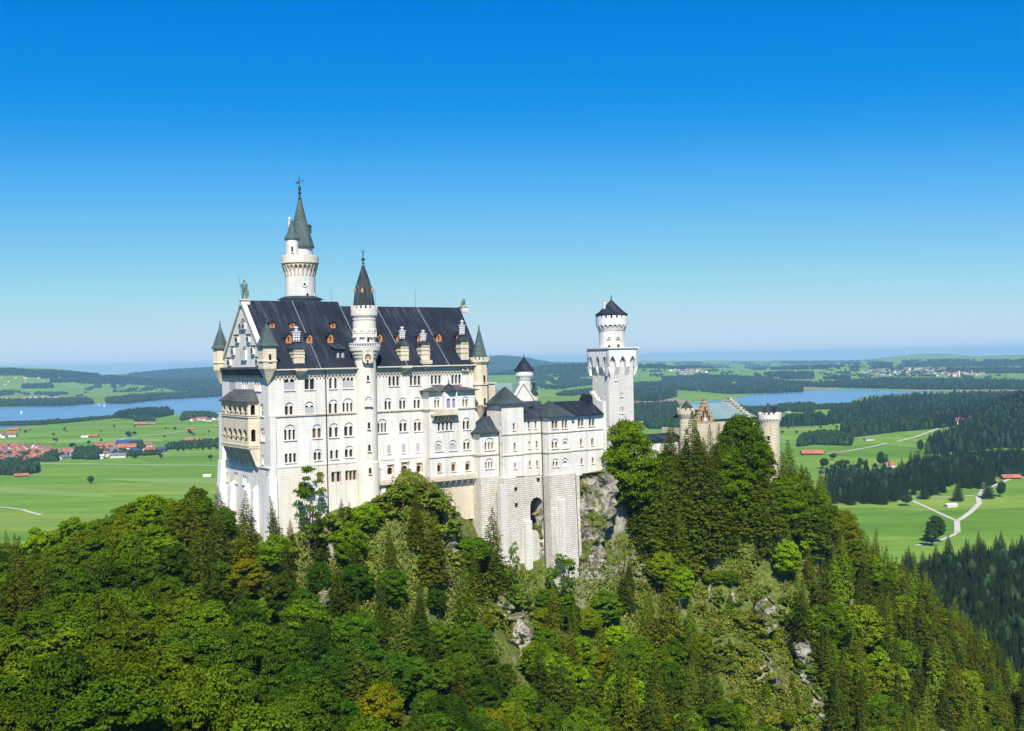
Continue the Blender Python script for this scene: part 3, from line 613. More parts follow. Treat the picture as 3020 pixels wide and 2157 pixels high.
for X, Y0, Y1, Z, w, n, ar, mt in ((1970, 897, 965, Z2, 0.55, 1, False, 'wall'), (1970, 1085, 1150, Z2, 0.55, 1, False, 'wall'), (1970, 1340, 1450, Z2, 1.7, 2, True, 'wall'), (1980, 185, 265, Z3, 0.6, 1, False, 'wall'), (1985, 452, 533, Z3, 0.6, 1, False, 'wall'), (1993, 732, 800, Z3, 0.6, 1, False, 'palecream')):
    on_drum(TUR, tu, tv, tr if Y1 > 0 and not (Z is Z3 and Y0 > 700) else 2.8, 0.22, zr_(Z, X, Y1), zr_(Z, X, Y0), w, n, arch=ar, mat=mt)
for a in (-0.95, -0.2, 0.42, 1.0): on_drum(TUR, tu, tv, dr+0.05, a, zr_(Z2, 1900, 620), zr_(Z2, 1900, 548), 1.0, 1, arch=True, name='arched_niche', glass='glass' if abs(a) > 0.9 else 'whitestone')
on_drum(TUR, tu, tv, dr, 0.30, zr_(Z2, 1950, 690), zr_(Z2, 1950, 622), 0.6, 1)
# corbelled box under the turret balcony
d = Vector((vd.x*math.cos(0.2)-vd.y*math.sin(0.2), vd.x*math.sin(0.2)+vd.y*math.cos(0.2))); e = Vector((-d.y, d.x)); za, zb_, zc_ = zr_(Z2, 1980, 755), zr_(Z2, 1980, 830), zr_(Z2, 1980, 930)
fr = lambda s, z, n=0.0: (tu+d.x*(tr+0.9+n)+e.x*s, tv+d.y*(tr+0.9+n)+e.y*s, z)
mb = MB(); plate(mb, fr, [(-1.25, zc_+0.3), (-0.75, zc_-0.2), (0.75, zc_-0.2), (1.25, zc_+0.3), (1.25, za), (-1.25, za)], [arch_poly(-0.72, 0.72, zc_-0.15, zb_)], 0, 0.9)
for s_ in (-1.25, 1.25): mb.add([fr(s_, zc_+0.3, 0), fr(s_, za, 0), fr(s_, za, -1.5), fr(s_, zc_+0.3, -1.0)], [(0, 1, 2, 3)])
mb.build('turret_garderobe', M['palecream'], TUR)
for s_ in (-1, 1, 0):    # small lucarnes on the spire
    a_ = {-1: -1.25, 1: 1.25, 0: -0.15}[s_]; dd = Vector((vd.x*math.cos(a_)-vd.y*math.sin(a_), vd.x*math.sin(a_)+vd.y*math.cos(a_))); ee = Vector((-dd.y, dd.x))
    q = MB(); r_ = 2.1; c = Vector((tu, tv)); zz = zk-1.2
    pts = [(-0.3, zz), (0.3, zz), (0.3, zz+0.75), (0, zz+1.1), (-0.3, zz+0.75)]
    q.extr([(*(c+dd*(r_+0.25)+ee*s), z) for s, z in pts], (-dd.x*1.2, -dd.y*1.2, 0)); q.build('lucarne', M['dormer'], TUR)

# --- bartizans on the corners
def bartizan(cu_, cv_, r, zbot, ztop, zapex, ztip, mat, n, rot, crown=False, slim=1.0, eave=1.25, rmat='copper', winz=()):
    mb = MB(); k = 1/math.cos(math.pi/n)
    mb.lathe(cu_, cv_, [(0.25, zbot), (r*0.5*k, zbot+1.6), (r*0.75*k, zbot+2.6), (r*k, zbot+3.4), (r*k, ztop-(ztop-zbot)*0.42), (r*1.12*k, ztop-(ztop-zbot)*0.41), (r*1.12*k, ztop-(ztop-zbot)*0.38), (r*k, ztop-(ztop-zbot)*0.37), (r*k, ztop)], n, rot=rot)
    if crown:
        mb.lathe(cu_, cv_, [(r*k, ztop-0.8), (r*1.28*k, ztop), (r*1.28*k, ztop+0.5)], n, rot=rot); merlons(mb, cu_, cv_, r*1.28*k*0.96, ztop+0.5, 0.7, n*2, rot=rot)
    b = mb.build('corner_turret', M[mat], PAL)
    q = MB(); zb = ztop+(0.5 if crown else 0)
    q.lathe(cu_, cv_, [(r*eave*k, zb), (r*eave*k, zb+0.15), (r*eave*0.8*k, zb+(zapex-zb)*0.16), (0.16, zapex)], n, rot=rot); q.build('turret_roof', M[rmat], b)
    finial(b, cu_, cv_, zapex-0.2, ztip-zapex, k=0.8)
    dv = Vector(((-C0).dot(U)-cu_, (-C0).dot(V)-cv_)).normalized()
    for z0, z1, a in winz:
        dd = Vector((-dv.x*0+math.cos(a), math.sin(a))); ee = Vector((-dd.y, dd.x))
        window(b, lambda s, z, n_=0.0: (cu_+dd.x*(r+n_)+ee.x*s, cv_+dd.y*(r+n_)+ee.y*s, z), -0.32, 0.32, z0, z1, n=1, mat=mat, proud=0.12)
    return b
zq = lambda Z, X, Y, v=-0.8: hit(*Z(X, Y), 'v', v)[1]
bartizan(-0.15, -0.1, 1.55, zq(Z2, 770, 1185), zq(Z2, 770, 738), zq(Z2, 775, 465), zq(Z2, 775, 372), 'cream', 4, math.pi/4, eave=1.3, winz=[(zq(Z2, 770, 915), zq(Z2, 770, 830), -math.pi/2)])
zn = lambda Y: hit(*Z2(240, Y), 'u', -1.0)[1]
bartizan(-0.3, W-0.2, 1.7, zn(1190), zn(765), zn(490), zn(415), 'cream', 8, 0, eave=1.3, rmat='copper')
ze_ = lambda Z, X, Y: hit(*Z(X, Y), 'v', -1.5)[1]
bartizan(57.3, -0.1, 2.0, ze_(Z5, 1680, 140), ze_(Z4, 1680, 925), ze_(Z4, 1660, 520), ze_(Z4, 1660, 465), 'cream', 8, math.pi/8, crown=True, eave=1.05, winz=[(ze_(Z4, 1650, 1175), ze_(Z4, 1650, 1085), -math.pi/2), (ze_(Z4, 1655, 1450), ze_(Z4, 1655, 1360), -math.pi/2)])

# --- two-storey loggia on the west gable
LU = -2.5; LF = fr_w(LU)
v1 = hit(*Z2(532, 1450), 'u', LU)[0]; v2 = hit(*Z2(215, 1450), 'u', LU)[0]
zt_, zm_, zb_ = hit(*Z2(400, 1392), 'u', LU)[1], hit(*Z3(400, 125), 'u', LU)[1], hit(*Z3(400, 480), 'u', LU)[1]
LOG = MB()
for (Y0, Y1, Z, zA, zB) in ((1432, 1572, Z2, zm_, zt_), (258, 402, Z3, zb_, zm_-0.003)):
    za = hit(*Z(400, Y1), 'u', LU)[1]; zb2 = hit(*Z(400, Y0), 'u', LU)[1]
    n = 5; w = (v2-v1-1.4)/n; L0 = v1+0.7
    hl = [arch_poly(L0+i*w+0.35, L0+(i+1)*w-0.35, za, zb2) for i in range(n)]
    plate(LOG, LF, [(v1, zA), (v2, zA), (v2, zB), (v1, zB)], hl, 0, 0.6)
    for fs_, sv in ((fr_s(v1), 1), (fr_n(v2), -1)):
        plate(LOG, fs_, [(LU, zA), (0, zA), (0, zB), (LU, zB)], [arch_poly(LU+0.65, LU+1.75, za, zb2)], 0, 0.5)
    for dv in (-0.16, 0.25):
        band(LOG, LF, v1-0.15, v2+0.15, zA+dv+0.2, zA+dv+0.42, 0.2); band(LOG, fr_s(v1), LU-0.2, 0, zA+dv+0.2, zA+dv+0.42, 0.18)
    LOG.box(LU+0.02, 0, v1+0.02, v2-0.02, zA-0.1, zA+0.15)
    band(LOG, LF, v1, v2, za+0.95, za+1.1, 0.12)
LOG = LOG.build('loggia', M['cream'], PAL)
mb = MB(); mb.box(-0.9, -0.6, v1+0.3, v2-0.3, zb_, zt_-0.05); mb.build('loggia_shade', M['paintedshade'], LOG)  # near-black slab behind the arches, the shade inside painted on
mb = MB()
for i in range(6):
    a = v1+0.1+i*(v2-v1-0.7)/5; mb.extr([(LU+0.1, a, zb_-0.2), (0, a, zb_-0.2), (0, a, zb_-5.0), (LU*0.35, a, zb_-4.0), (LU*0.6, a, zb_-2.2)], (0, 0.5, 0))
mb.extr([(LU-0.2, v1-0.1, zb_-0.2), (0, v1-0.1, zb_-0.2), (0, v1-0.1, zb_+0.3), (LU-0.2, v1-0.1, zb_+0.3)], (0, v2-v1+0.2, 0))
mb.extr([(LU*0.8, v1, zb_-0.2), (0, v1, zb_-0.2), (0, v1, zb_-3.4), (LU*0.25, v1, zb_-2.4)], (0, v2-v1, 0))
mb.build('loggia_consoles', M['cream'], LOG)
mb = MB(); e = 0.5; a, b = v1-e, v2+e; u_ = LU-e
mb.add([(u_, a, zt_), (u_, b, zt_), (0, b, zt_), (0, a, zt_), (0, a+2.6, zt_+2.7), (0, b-2.6, zt_+2.7), (u_, a, zt_-0.3), (u_, b, zt_-0.3), (0, b, zt_-0.3), (0, a, zt_-0.3)],
       [(0, 1, 5, 4), (0, 4, 3), (1, 2, 5), (0, 6, 7, 1), (0, 3, 9, 6), (1, 7, 8, 2), (6, 9, 8, 7)]); mb.build('loggia_roof', M['roofband'], LOG)
# raking buttresses below the loggia
for a in (v1+1.0, v1+6.5, v2-1.5):
    mb = MB(); mb.extr([(0.1, a, 150), (-1.9, a, 150), (-1.1, a, 160.5), (0.1, a, 161.8)], (0, 1.3, 0)); mb.build('buttress', M['whitestone'], PAL)
mb = MB(); mb.extr([(0.5, W-1.6, 150), (-2.6, W-1.6, 150), (-1.2, W-1.6, 166.2), (-1.0, W-1.6, 166.2), (-0.8, W-1.6, 178), (0.5, W-1.6, 178)], (0, 2.2, 0)); mb.build('corner_buttress', M['whitestone'], PAL)

# --- main tower on the north side
mu, mv, mr = 23.35, 34.0, 3.9
zt = lambda Z, X, Y: hit(*Z(X, Y), 'v', mv-mr)[1]
MT = thing('main_tower', 'tallest round white tower with green spire rising behind the palace roof', 'tower', mu, mv, 150)
vd0 = vd
vd = Vector(((-C0).dot(U)-mu, (-C0).dot(V)-mv)).normalized()
zcb0, zcb1, zpt = zt(Z1, 1170, 1345), zt(Z1, 1170, 1215), zt(Z1, 1170, 1105)
mb = MB(); mb.lathe(mu, mv, [(mr, 150), (mr, zcb0), (mr, zcb1), (mr, zcb1+1)], 36); SH = mb.build('shaft', M['wall'], MT)
mb = MB(); zs0, zs1 = zt(Z2, 1180, 215)-2, zt(Z2, 1180, 172); mb.lathe(mu, mv, [(5.3, zs0-2), (5.3, zs1)], 8, rot=math.pi/8+0.1); mb.build('tower_plinth', M['trim'], MT)
mb = MB(); mb.lathe(mu, mv, [(6.1, zs1), (6.1, zs1+0.12), (4.2, zs1+0.9)], 8, rot=math.pi/8+0.1); mb.build('plinth_roof', M['slate2'], MT)
mb = MB(); mb.lathe(mu, mv, [(mr+0.1, zcb1-0.6), (4.7, zcb1-0.1), (4.7, zcb1+0.2), (4.98, zcb1+0.4), (4.98, zcb1+0.75), (4.8, zcb1+0.8)], 36)
corbels(mb, mu, mv, mr, 4.7, zcb0, zcb1-0.1, 24, w=0.42); mb.build('gallery_corbels', M['palecream'], MT)
mb = MB(); mb.lathe(mu, mv, [(4.8, zcb1+0.7), (4.9, zcb1+0.8), (4.9, zpt-0.35), (4.6, zpt-0.35), (4.6, zcb1+0.9)], 36); merlons(mb, mu, mv, 4.9, zpt-0.35, 0.45, 26, frac=0.75); mb.build('gallery_parapet', M['trim'], MT)
r3 = 3.05; c3 = Vector((mu, mv)); ev = Vector((-vd.y, vd.x))
ze3 = zt(Z1, 1250, 1000); zap3 = zt(Z1, 1155, 405)
mb = MB(); mb.lathe(mu+ev.x*0.3, mv+ev.y*0.3, [(r3, zcb1), (r3, ze3), (r3+0.25, ze3)], 32); mb.build('upper_drum', M['wall'], MT)
mb = MB(); mb.lathe(mu+ev.x*0.3, mv+ev.y*0.3, [(r3+0.5, ze3-0.15), (r3+0.5, ze3+0.1), (r3-0.1, ze3+2.4), (2.1, ze3+(zap3-ze3)*0.42), (0.35, zap3), (0.1, zap3)], 20); mb.build('spire', M['copper'], MT)
c4 = c3 - ev*1.9 + vd*2.4; r4 = 1.75
ze4 = zt(Z1, 1090, 900); zap4 = zt(Z1, 1100, 700)
mb = MB(); mb.lathe(c4.x, c4.y, [(0.2, zcb0-1.1), (0.65, zcb0-0.5), (0.8, zcb0+0.9), (0.75, zcb0+1.0), (1.1, zcb1-0.8), (r4, zcb1+0.3), (r4, ze4), (r4+0.15, ze4)], 24); ST_ = mb.build('side_turret', M['wall'], MT)
mb = MB(); mb.lathe(c4.x, c4.y, [(r4+0.3, ze4-0.2), (r4+0.3, ze4+0.1), (r4*0.72, ze4+1.4), (0.3, zap4+0.4), (0.1, zap4+0.5)], 20); mb.build('turret_roof', M['copper'], ST_)
window(ST_, lambda s, z, n=0.0: (c4.x+vd.x*(r4+n)+ev.x*s, c4.y+vd.y*(r4+n)+ev.y*s, z), -0.25, 0.25, zt(Z1, 1070, 1065), zt(Z1, 1070, 1000), n=1, proud=0.12)
mb = MB(); q = c3-ev*2.5-vd*0.2; mb.lathe(q.x, q.y, [(0.35, ze4), (0.32, zt(Z1, 1050, 655)), (0.45, zt(Z1, 1050, 650)), (0.2, zt(Z1, 1050, 620))], 8); mb.build('flue', M['trim'], MT)
fz = zap3; mb = MB(); fx, fy = mu+ev.x*0.3, mv+ev.y*0.3
mb.lathe(fx, fy, [(0.3, fz-0.5), (0.5, fz), (0.5, fz+0.2), (0.22, fz+0.3), (0.28, fz+1.2), (0.5, fz+1.6), (0.15, fz+1.8), (0.4, fz+2.6), (0.35, fz+3.1), (0.1, fz+3.3), (0.06, zt(Z1, 1145, 150))], 10)
for yy in (275, 172, 145): mb.ball((fx, fy, zt(Z1, 1145, yy)), 0.17, 6)
mb.build('finial', M['darkcopper'], MT)
zv = zt(Z1, 1130, 200); mb = MB()   # weather vane: bird-like flag and pointer
fl = lambda s, z: (fx+ev.x*s, fy+ev.y*s, z)
mb.extr([fl(-1.15, zv+0.3), fl(-0.95, zv-0.2), (fl(-0.45, zv-0.65)), fl(-0.05, zv-0.3), fl(-0.05, zv+0.35), fl(-0.4, zv+0.1), fl(-0.8, zv-0.02)], (vd.x*0.08, vd.y*0.08, 0))
mb.extr([fl(0, zv+0.22), fl(0.7, zv+0.2), fl(0.75, zv+0.08), fl(1.05, zv+0.1), fl(1.05, zv+0.4), fl(0.75, zv+0.42), fl(0.7, zv+0.32), fl(0, zv+0.34)], (vd.x*0.08, vd.y*0.08, 0)); mb.build('weather_vane', M['darkcopper'], MT)
def drumwin(parent, cx, cy, r, X, Y0, Y1, Z, w, n=1, **kw):
    zf_ = lambda Y: hit(*Z(X, Y), 'v', cy-r)[1]
    # angle from the horizontal pixel offset
    x, y, z = ray(*Z(X, (Y0+Y1)/2)); dwn = Vector((Vector((x, y)).dot(U), Vector((x, y)).dot(V))).normalized(); o = Vector(((-C0).dot(U), (-C0).dot(V)))-Vector((cx, cy))
    b = o.dot(dwn); disc = max(0.0, b*b-(o.length_squared-r*r)); t = -b-math.sqrt(disc); p = o+dwn*t; d = p.normalized(); e = Vector((-d.y, d.x))
    window(parent, lambda s, z, nn=0.0: (cx+d.x*(r+nn)+e.x*s, cy+d.y*(r+nn)+e.y*s, z), -w/2, w/2, zf_(Y1), zf_(Y0), n=n, proud=0.1+r*(1-math.cos(min(1, (w/2+0.15)/r))), **kw)
drumwin(MT, mu, mv, mr, 1243, 100, 158, Z2, 0.7); drumwin(MT, mu, mv, mr, 1335, 108, 158, Z2, 0.7)
# round-framed oculus
x_, z_o = 0, zt(Z1, 1243, 1458); dd = (vd*math.cos(0.27)+ev*math.sin(0.27)); ee = Vector((-dd.y, dd.x)); mb = MB()
ringpts = [(0.75*math.cos(2*math.pi*i/14), z_o+0.75*math.sin(2*math.pi*i/14)) for i in range(14)]
plate(mb, lambda s, z, n=0.0: (mu+dd.x*(mr+n)+ee.x*s, mv+dd.y*(mr+n)+ee.y*s, z), ringpts, [[(-0.3, z_o-0.33), (0.3, z_o-0.33), (0.3, z_o+0.33), (-0.3, z_o+0.33)]], 0.18, 0.12)
oc = mb.build('oculus', M['whitestone'], MT); mb = MB(); mb.add([(mu+dd.x*(mr+0.08)+ee.x*s, mv+dd.y*(mr+0.08)+ee.y*s, z_o+q) for s, q in ((-0.4, -0.4), (0.4, -0.4), (0.4, 0.4), (-0.4, 0.4))], [(0, 1, 2, 3)]); mb.build('pane', M['glass'], oc)
q = c3+ev*2.6+vd*0.1; mb = MB(); zz = zt(Z1, 1270, 830); mb.box(q.x-0.45, q.x+0.45, q.y-0.45, q.y+0.45, zz, zz+1.9); mb.lathe(q.x, q.y, [(0.8, zz+1.9), (0.1, zz+2.5)], 6); mb.build('lucarne', M['darkcopper'], MT)
# --- statues on the gables
def statue_base(u_, v_, z0, z1, r, parent=None):
    mb = MB(); mb.box(u_-r, u_+r, v_-r, v_+r, z0-0.8, z1-0.25); mb.box(u_-r-0.2, u_+r+0.2, v_-r-0.2, v_+r+0.2, z1-0.25, z1); mb.build('gable_pedestal', M['trim'], PAL)
gz = lambda Z, X, Y: hitp(*Z(X, Y), (0, 15, 0), Vector((0, 1, 0))).z
kz0, kz1 = gz(Z2, 480, 178), gz(Z1, 470, 1395)
statue_base(0.6, 15, RZ1, kz0, 1.0)
KN = thing('knight_statue', 'green bronze knight statue with lance and shield on the west gable tip', 'statue', 0.6, 15, kz0)
def skin_body(name, pts, edges, radii, mat, parent, sub=1):
    me = bpy.data.meshes.new(name); o3 = parent['_o']
    me.from_pydata([(p[0]-o3[0], p[1]-o3[1], p[2]-o3[2]) for p in pts], edges, []); ob = bpy.data.objects.new(name, me); col.objects.link(ob); ob.parent = parent
    m = ob.modifiers.new('skin', 'SKIN'); sv = me.skin_vertices[0].data
    for i, r in enumerate(radii): sv[i].radius = (r, r)
    sv[0].use_root = True
    s = ob.modifiers.new('sub', 'SUBSURF'); s.levels = sub; s.render_levels = sub
    me.materials.append(M[mat]); return ob
h = kz1-kz0; b = Vector((0.6, 15, kz0)); xx = Vector((0.82, -0.57, 0))     # xx: screen right
P_ = lambda s, t: tuple(b+xx*s*h+Vector((0, 0, t*h)))
skin_body('body', [P_(0.0, 0.5), P_(0.0, 0.66), P_(0.0, 0.78), P_(0.0, 0.84), P_(0.0, 0.90), P_(0.0, 0.97), P_(-0.09, 0.78), P_(-0.17, 0.68), P_(-0.17, 0.60), P_(0.09, 0.78), P_(0.13, 0.62), P_(0.12, 0.5),
                   P_(-0.06, 0.44), P_(-0.07, 0.22), P_(-0.08, 0.03), P_(0.06, 0.44), P_(0.07, 0.22), P_(0.07, 0.03)],
          [(0, 1), (1, 2), (2, 3), (3, 4), (4, 5), (2, 6), (6, 7), (7, 8), (2, 9), (9, 10), (10, 11), (0, 12), (12, 13), (13, 14), (0, 15), (15, 16), (16, 17)],
          [x*h*1.35 for x in (0.085, 0.075, 0.08, 0.035, 0.055, 0.045, 0.04, 0.03, 0.025, 0.04, 0.03, 0.025, 0.055, 0.04, 0.03, 0.055, 0.04, 0.03)], 'bronze', KN)
mb = MB(); mb.extr([P_(0.03, 0.42), P_(0.17, 0.45), P_(0.22, 0.4), P_(0.2, 0.15), P_(0.1, 0.0), P_(0.03, 0.2)], (-0.15, -0.22, 0)); mb.build('shield', M['bronze'], KN)
mb = MB(); mb.tube(P_(-0.12, 0.0), P_(-0.27, 1.12), 0.06, 0.04); mb.tube(P_(-0.27, 1.12), P_(-0.28, 1.2), 0.12, 0.01); mb.build('lance', M['bronze'], KN)
lp = hitp(*Z4(1488, 255), (0, 15, 0), Vector((0, 1, 0))); lu, lz0 = lp.x, lp.z; lz1 = gz(Z4, 1505, 168)
statue_base(lu, 15, RZ2, lz0, 0.95)
LI = thing('lion_statue', 'pale green bronze lion sitting on the east gable end pedestal', 'statue', lu, 15, lz0)
h = lz1-lz0; b = Vector((lu, 15, lz0))
skin_body('body', [P_(-0.22, 0.14), P_(-0.10, 0.38), P_(0.06, 0.62), P_(0.14, 0.82), P_(0.26, 0.80), P_(0.16, 0.40), P_(0.17, 0.05), P_(0.28, 0.02), P_(-0.12, 0.04), P_(0.04, 0.02), P_(-0.36, 0.05)],
          [(0, 1), (1, 2), (2, 3), (3, 4), (2, 5), (5, 6), (6, 7), (0, 8), (8, 9), (0, 10)], [x*h for x in (0.24, 0.23, 0.27, 0.22, 0.13, 0.13, 0.09, 0.07, 0.14, 0.07, 0.05)], 'bronze', LI)
mb = MB(); mb.ball(P_(0.10, 0.78), 0.21*h, 8, st=(1, 1, 1.1)); mb.build('mane', M['bronze'], LI)

# --- bower: pavilion, square tower and wings on the south side
PV = -6.5
PAV = thing('corner_pavilion', 'low white pavilion with grey hipped roof on a masonry pier between palace and square tower', 'castle building', 55, PV, 150)
pu0, pu1 = 52.8, 58.6; pzt = 171.7; pzb = 160.5; PF = fr_s(PV)
ph = wins(PAV, PF, 'v', PV, [(Z5, 1742, 1858, 372, 517, dict(n=3, arch=True, glass='brownglass')), (Z5, 1750, 1850, 617, 740, dict(n=3, arch=True, glass='brownglass'))])
mb = MB(); wall_grid(mb, PF, pu0, pu1, pzb, pzt, ph); wall_grid(mb, fr_w(pu0), PV, -2, pzb, pzt); wall_grid(mb, fr_e(pu1), PV, 0, pzb, pzt); mb.build('wall', M['wall'], PAV)
mb = MB(); zs = hit(*Z5(1780, 573), 'v', PV)[1]
for w_ in (0, ): band(mb, PF, pu0-0.2, pu1, zs-0.15, zs+0.15, 0.25); band(mb, fr_w(pu0), PV-0.25, 0, zs-0.15, zs+0.15, 0.25)
mb.build('string_course', M['palecream'], PAV)
mb = MB(); a0, a1, f0 = pu0-0.7, pu1+0.3, PV-0.7
mb.add([(a0, f0, pzt), (a1, f0, pzt), (a1, 0, pzt), (a0, 0, pzt), (pu0+3.2, -2.8, pzt+3.9), (pu1, -2.8, pzt+3.9), (a0, f0, pzt-0.25), (a1, f0, pzt-0.25), (a0, 0, pzt-0.25), (a0+1.6, f0+1.6, pzt+1.1), (a1, f0+1.6, pzt+1.1)],
       [(0, 1, 10, 9), (9, 10, 5, 4), (0, 9, 3), (9, 4, 3), (0, 6, 7, 1), (0, 3, 8, 6)]); mb.build('roof', M['slate2'], PAV)
mb = MB(); batter(mb, pu0-0.15, pu1+0.05, PV-0.2, 0, 118, pzb, 0.8, 1.3); mb.build('masonry_pier', M['rustic'], PAV)
mb = MB(); mb.tube((pu1-0.35, PV-0.45, pzt), (pu1-0.15, PV-0.6, 130), 0.12, 0.12); mb.build('drainpipe', M['iron'], PAV)

BOW = thing('bower_building', 'three storey white bower wing with dark roof and square stair tower on the rusticated base', 'castle building', 70, -9, 150)
TV = -8.3; tu0, tu1 = 58.3, 65.0; tz0, tz1 = 160.2, 178.7
th_ = wins(BOW, fr_s(TV), 'v', TV, [(Z7, 660, 686, 477, 563, dict(n=1, glass='brownglass')), (Z7, 670, 695, 717, 803, dict(n=1, glass='brownglass')), (Z7, 677, 700, 957, 1023, dict(n=1, glass='brownglass'))])
tw_ = wins(BOW, fr_w(tu0), 'u', tu0, [(Z7, 508, 522, 275, 362, dict(n=1, sill=False)), (Z7, 506, 520, 480, 560, dict(n=1, sill=False)), (Z7, 505, 519, 720, 800, dict(n=1, sill=False)), (Z7, 508, 520, 950, 1020, dict(n=1, sill=False))])
mb = MB(); wall_grid(mb, fr_s(TV), tu0, tu1, tz0, tz1, th_); wall_grid(mb, fr_w(tu0), TV, -1.5, tz0, tz1, tw_); wall_grid(mb, fr_e(tu1), TV, -1.5, tz0, tz1); wall_grid(mb, fr_n(-1.5), tu0, tu1, tz0, tz1)
mb.build('stair_tower', M['wall'], BOW)
zs1, zs2 = hit(*Z7(660, 612), 'v', TV)[1], hit(*Z7(660, 862), 'v', TV)[1]
mb = MB()
for z_ in (zs1, zs2): band(mb, fr_s(TV), tu0-0.15, tu1, z_-0.12, z_+0.14, 0.2)
for z_ in (zs1-0.02, zs2+0.1): band(mb, fr_s(-7.8), tu1, 71, z_-0.12, z_+0.14, 0.22); band(mb, fr_s(-11.0), 70.8, 78.4, z_-0.12, z_+0.14, 0.22); band(mb, fr_w(70.8), -11.2, -7.8, z_-0.12, z_+0.14, 0.22); band(mb, fr_s(-10.3), 78.4, 91.2, z_-0.12, z_+0.14, 0.22)
mb.build('string_course', M['palecream'], BOW)
mb = MB(); cx, cy = (tu0+tu1)/2, (TV-1.5)/2; hx = (tu1-tu0)/2+0.7; k = 1.414
mb.lathe(cx, cy, [(hx*k, tz1-0.2), (hx*k, tz1+0.1), (hx*0.72*k, tz1+0.85), (0.1*k, hit(*Z7(625, 42), 'v', cy)[1])], 4, rot=math.pi/4); mb.build('tower_roof', M['darkcopper'], BOW)
mb = MB(); BM = -7.8
mh = wins(BOW, fr_s(BM), 'v', BM, [(Z7, 840, 862, 453, 546, dict(n=1, glass='brownglass')), (Z7, 922, 945, 451, 543, dict(n=1, glass='brownglass')), (Z7, 848, 870, 697, 783, dict(n=1, glass='shutter')), (Z7, 935, 958, 692, 778, dict(n=1, glass='brownglass')), (Z7, 853, 875, 932, 1003, dict(n=1, glass='brownglass')), (Z7, 940, 962, 927, 1000, dict(n=1, glass='brownglass'))])
wall_grid(mb, fr_s(BM), tu1, 71, 160.0, 175.3, mh)
MV = -11.0
mh = wins(BOW, fr_s(MV), 'v', MV, [(Z7, 1122, 1198, 452, 545, dict(n=2, gap=0.1, glass='brownglass')), (Z7, 1245, 1312, 449, 542, dict(n=2, glass='brownglass')), (Z7, 1125, 1205, 667, 783, dict(n=2, arch=True, glass='brownglass')), (Z7, 1250, 1328, 663, 778, dict(n=1, arch=True, glass='wall')), (Z7, 1137, 1210, 906, 1003, dict(n=2, arch=True, glass='brownglass')), (Z7, 1252, 1325, 898, 1000, dict(n=1, arch=True, glass='wall', sill=False))])
wall_grid(mb, fr_s(MV), 70.8, 78.4, 160.0, 175.0, mh); wall_grid(mb, fr_w(70.8), MV, BM, 160, 175.0)
EV = -10.3
mb.box(80.0, 91.3, -6.0, -1, 124, 159.25)
mh = wins(BOW, fr_s(EV), 'v', EV, [(Z7, 1438, 1508, 430, 518, dict(n=2)), (Z7, 1570, 1640, 426, 513, dict(n=2)), (Z7, 1465, 1490, 670, 753, dict(n=1, glass='brownglass')), (Z7, 1599, 1625, 662, 746, dict(n=1)), (Z7, 1472, 1497, 902, 973, dict(n=1, glass='brownglass')), (Z7, 1606, 1630, 890, 962, dict(n=1, glass='brownglass'))])
eu1 = hit(*Z7(1765, 650), 'v', EV)[0]
wall_grid(mb, fr_s(EV), 78.4, eu1, 159.2, 175.0, mh); wall_grid(mb, fr_e(eu1), EV, -1, 150, 175.0); wall_grid(mb, fr_n(-1), tu1, eu1, 158, 175.0)
mb.build('wall', M['wall'], BOW)
mb = MB(); batter(mb, eu1-0.9, eu1+0.25, EV-0.25, 0.5, 159.0, 178.4, -0.3, 0.3); mb.build('gable_parapet', M['wall'], BOW)
for i in range(4):
    q = MB(); q.box(eu1-0.9, eu1+0.25, EV+1.4+i*0.0+i*0.9, EV+2.4+i*0.9, 178.2, 178.6+i*0.8)
    q.build('gable_step', M['trim'], BOW)
rz = 175.1; rr = hit(*Z7(900, 215), 'v', -4)[1]
mb = MB()
def hip(mb, u0, u1, v0, v1, z0, z1, hipl=0.0, hipr=0.0):
    m = (v0+v1)/2
    mb.add([(u0, v0, z0), (u1, v0, z0), (u1, v1, z0), (u0, v1, z0), (u0+hipl, m, z1), (u1-hipr, m, z1), (u0, v0, z0-0.3), (u1, v0, z0-0.3), (u1, v1, z0-0.3), (u0, v1, z0-0.3)],
           [(0, 1, 5, 4), (1, 2, 5), (2, 3, 4, 5), (3, 0, 4), (0, 6, 7, 1), (1, 7, 8, 2), (2, 8, 9, 3), (3, 9, 6, 0), (6, 9, 8, 7)])
hip(mb, tu1, 73.5, BM-0.8, 1.2, rz, rr); mb.build('west_wing_roof', M['slate2'], BOW)
mb = MB(); hip(mb, 77.0, eu1-0.9, EV-0.8, 1.0, rz, rr-0.4); mb.build('east_wing_roof', M['slate'], BOW)
mb = MB(); hip(mb, 70.3, 79.0, MV-0.8, -1.0, rz+0.03, hit(*Z7(1190, 205), 'v', -6)[1], 4.3, 4.3); mb.build('polygonal_bay_roof', M['darkcopper'], BOW)
q = hitp(*Z7(885, 300), (0, -4, rr), Vector((0, -(rr-rz)/4.5, 1))); mb = MB(); mb.box(q.x-0.7, q.x+0.3, q.y-0.5, q.y+0.9, q.z-0.4, q.z+0.35); mb.extr([(q.x-0.8, q.y-0.7, q.z+0.3), (q.x+0.5, q.y-0.7, q.z+0.3), (q.x-0.1, q.y-0.7, q.z+0.8)], (0, 1.8, 0)); mb.build('lucarne', M['slate2'], BOW)
mb = MB(); zz = 177; q0 = eu1-2.5
mb.extr([(q0, -6.5, 176.5), (q0+2.0, -6.5, 176.5), (q0+2.0, -6.5, 178.6), (q0+1.0, -6.5, 180.2), (q0, -6.5, 178.6)], (0, 4.0, 0)); mb.build('end_dormer', M['slate'], BOW)
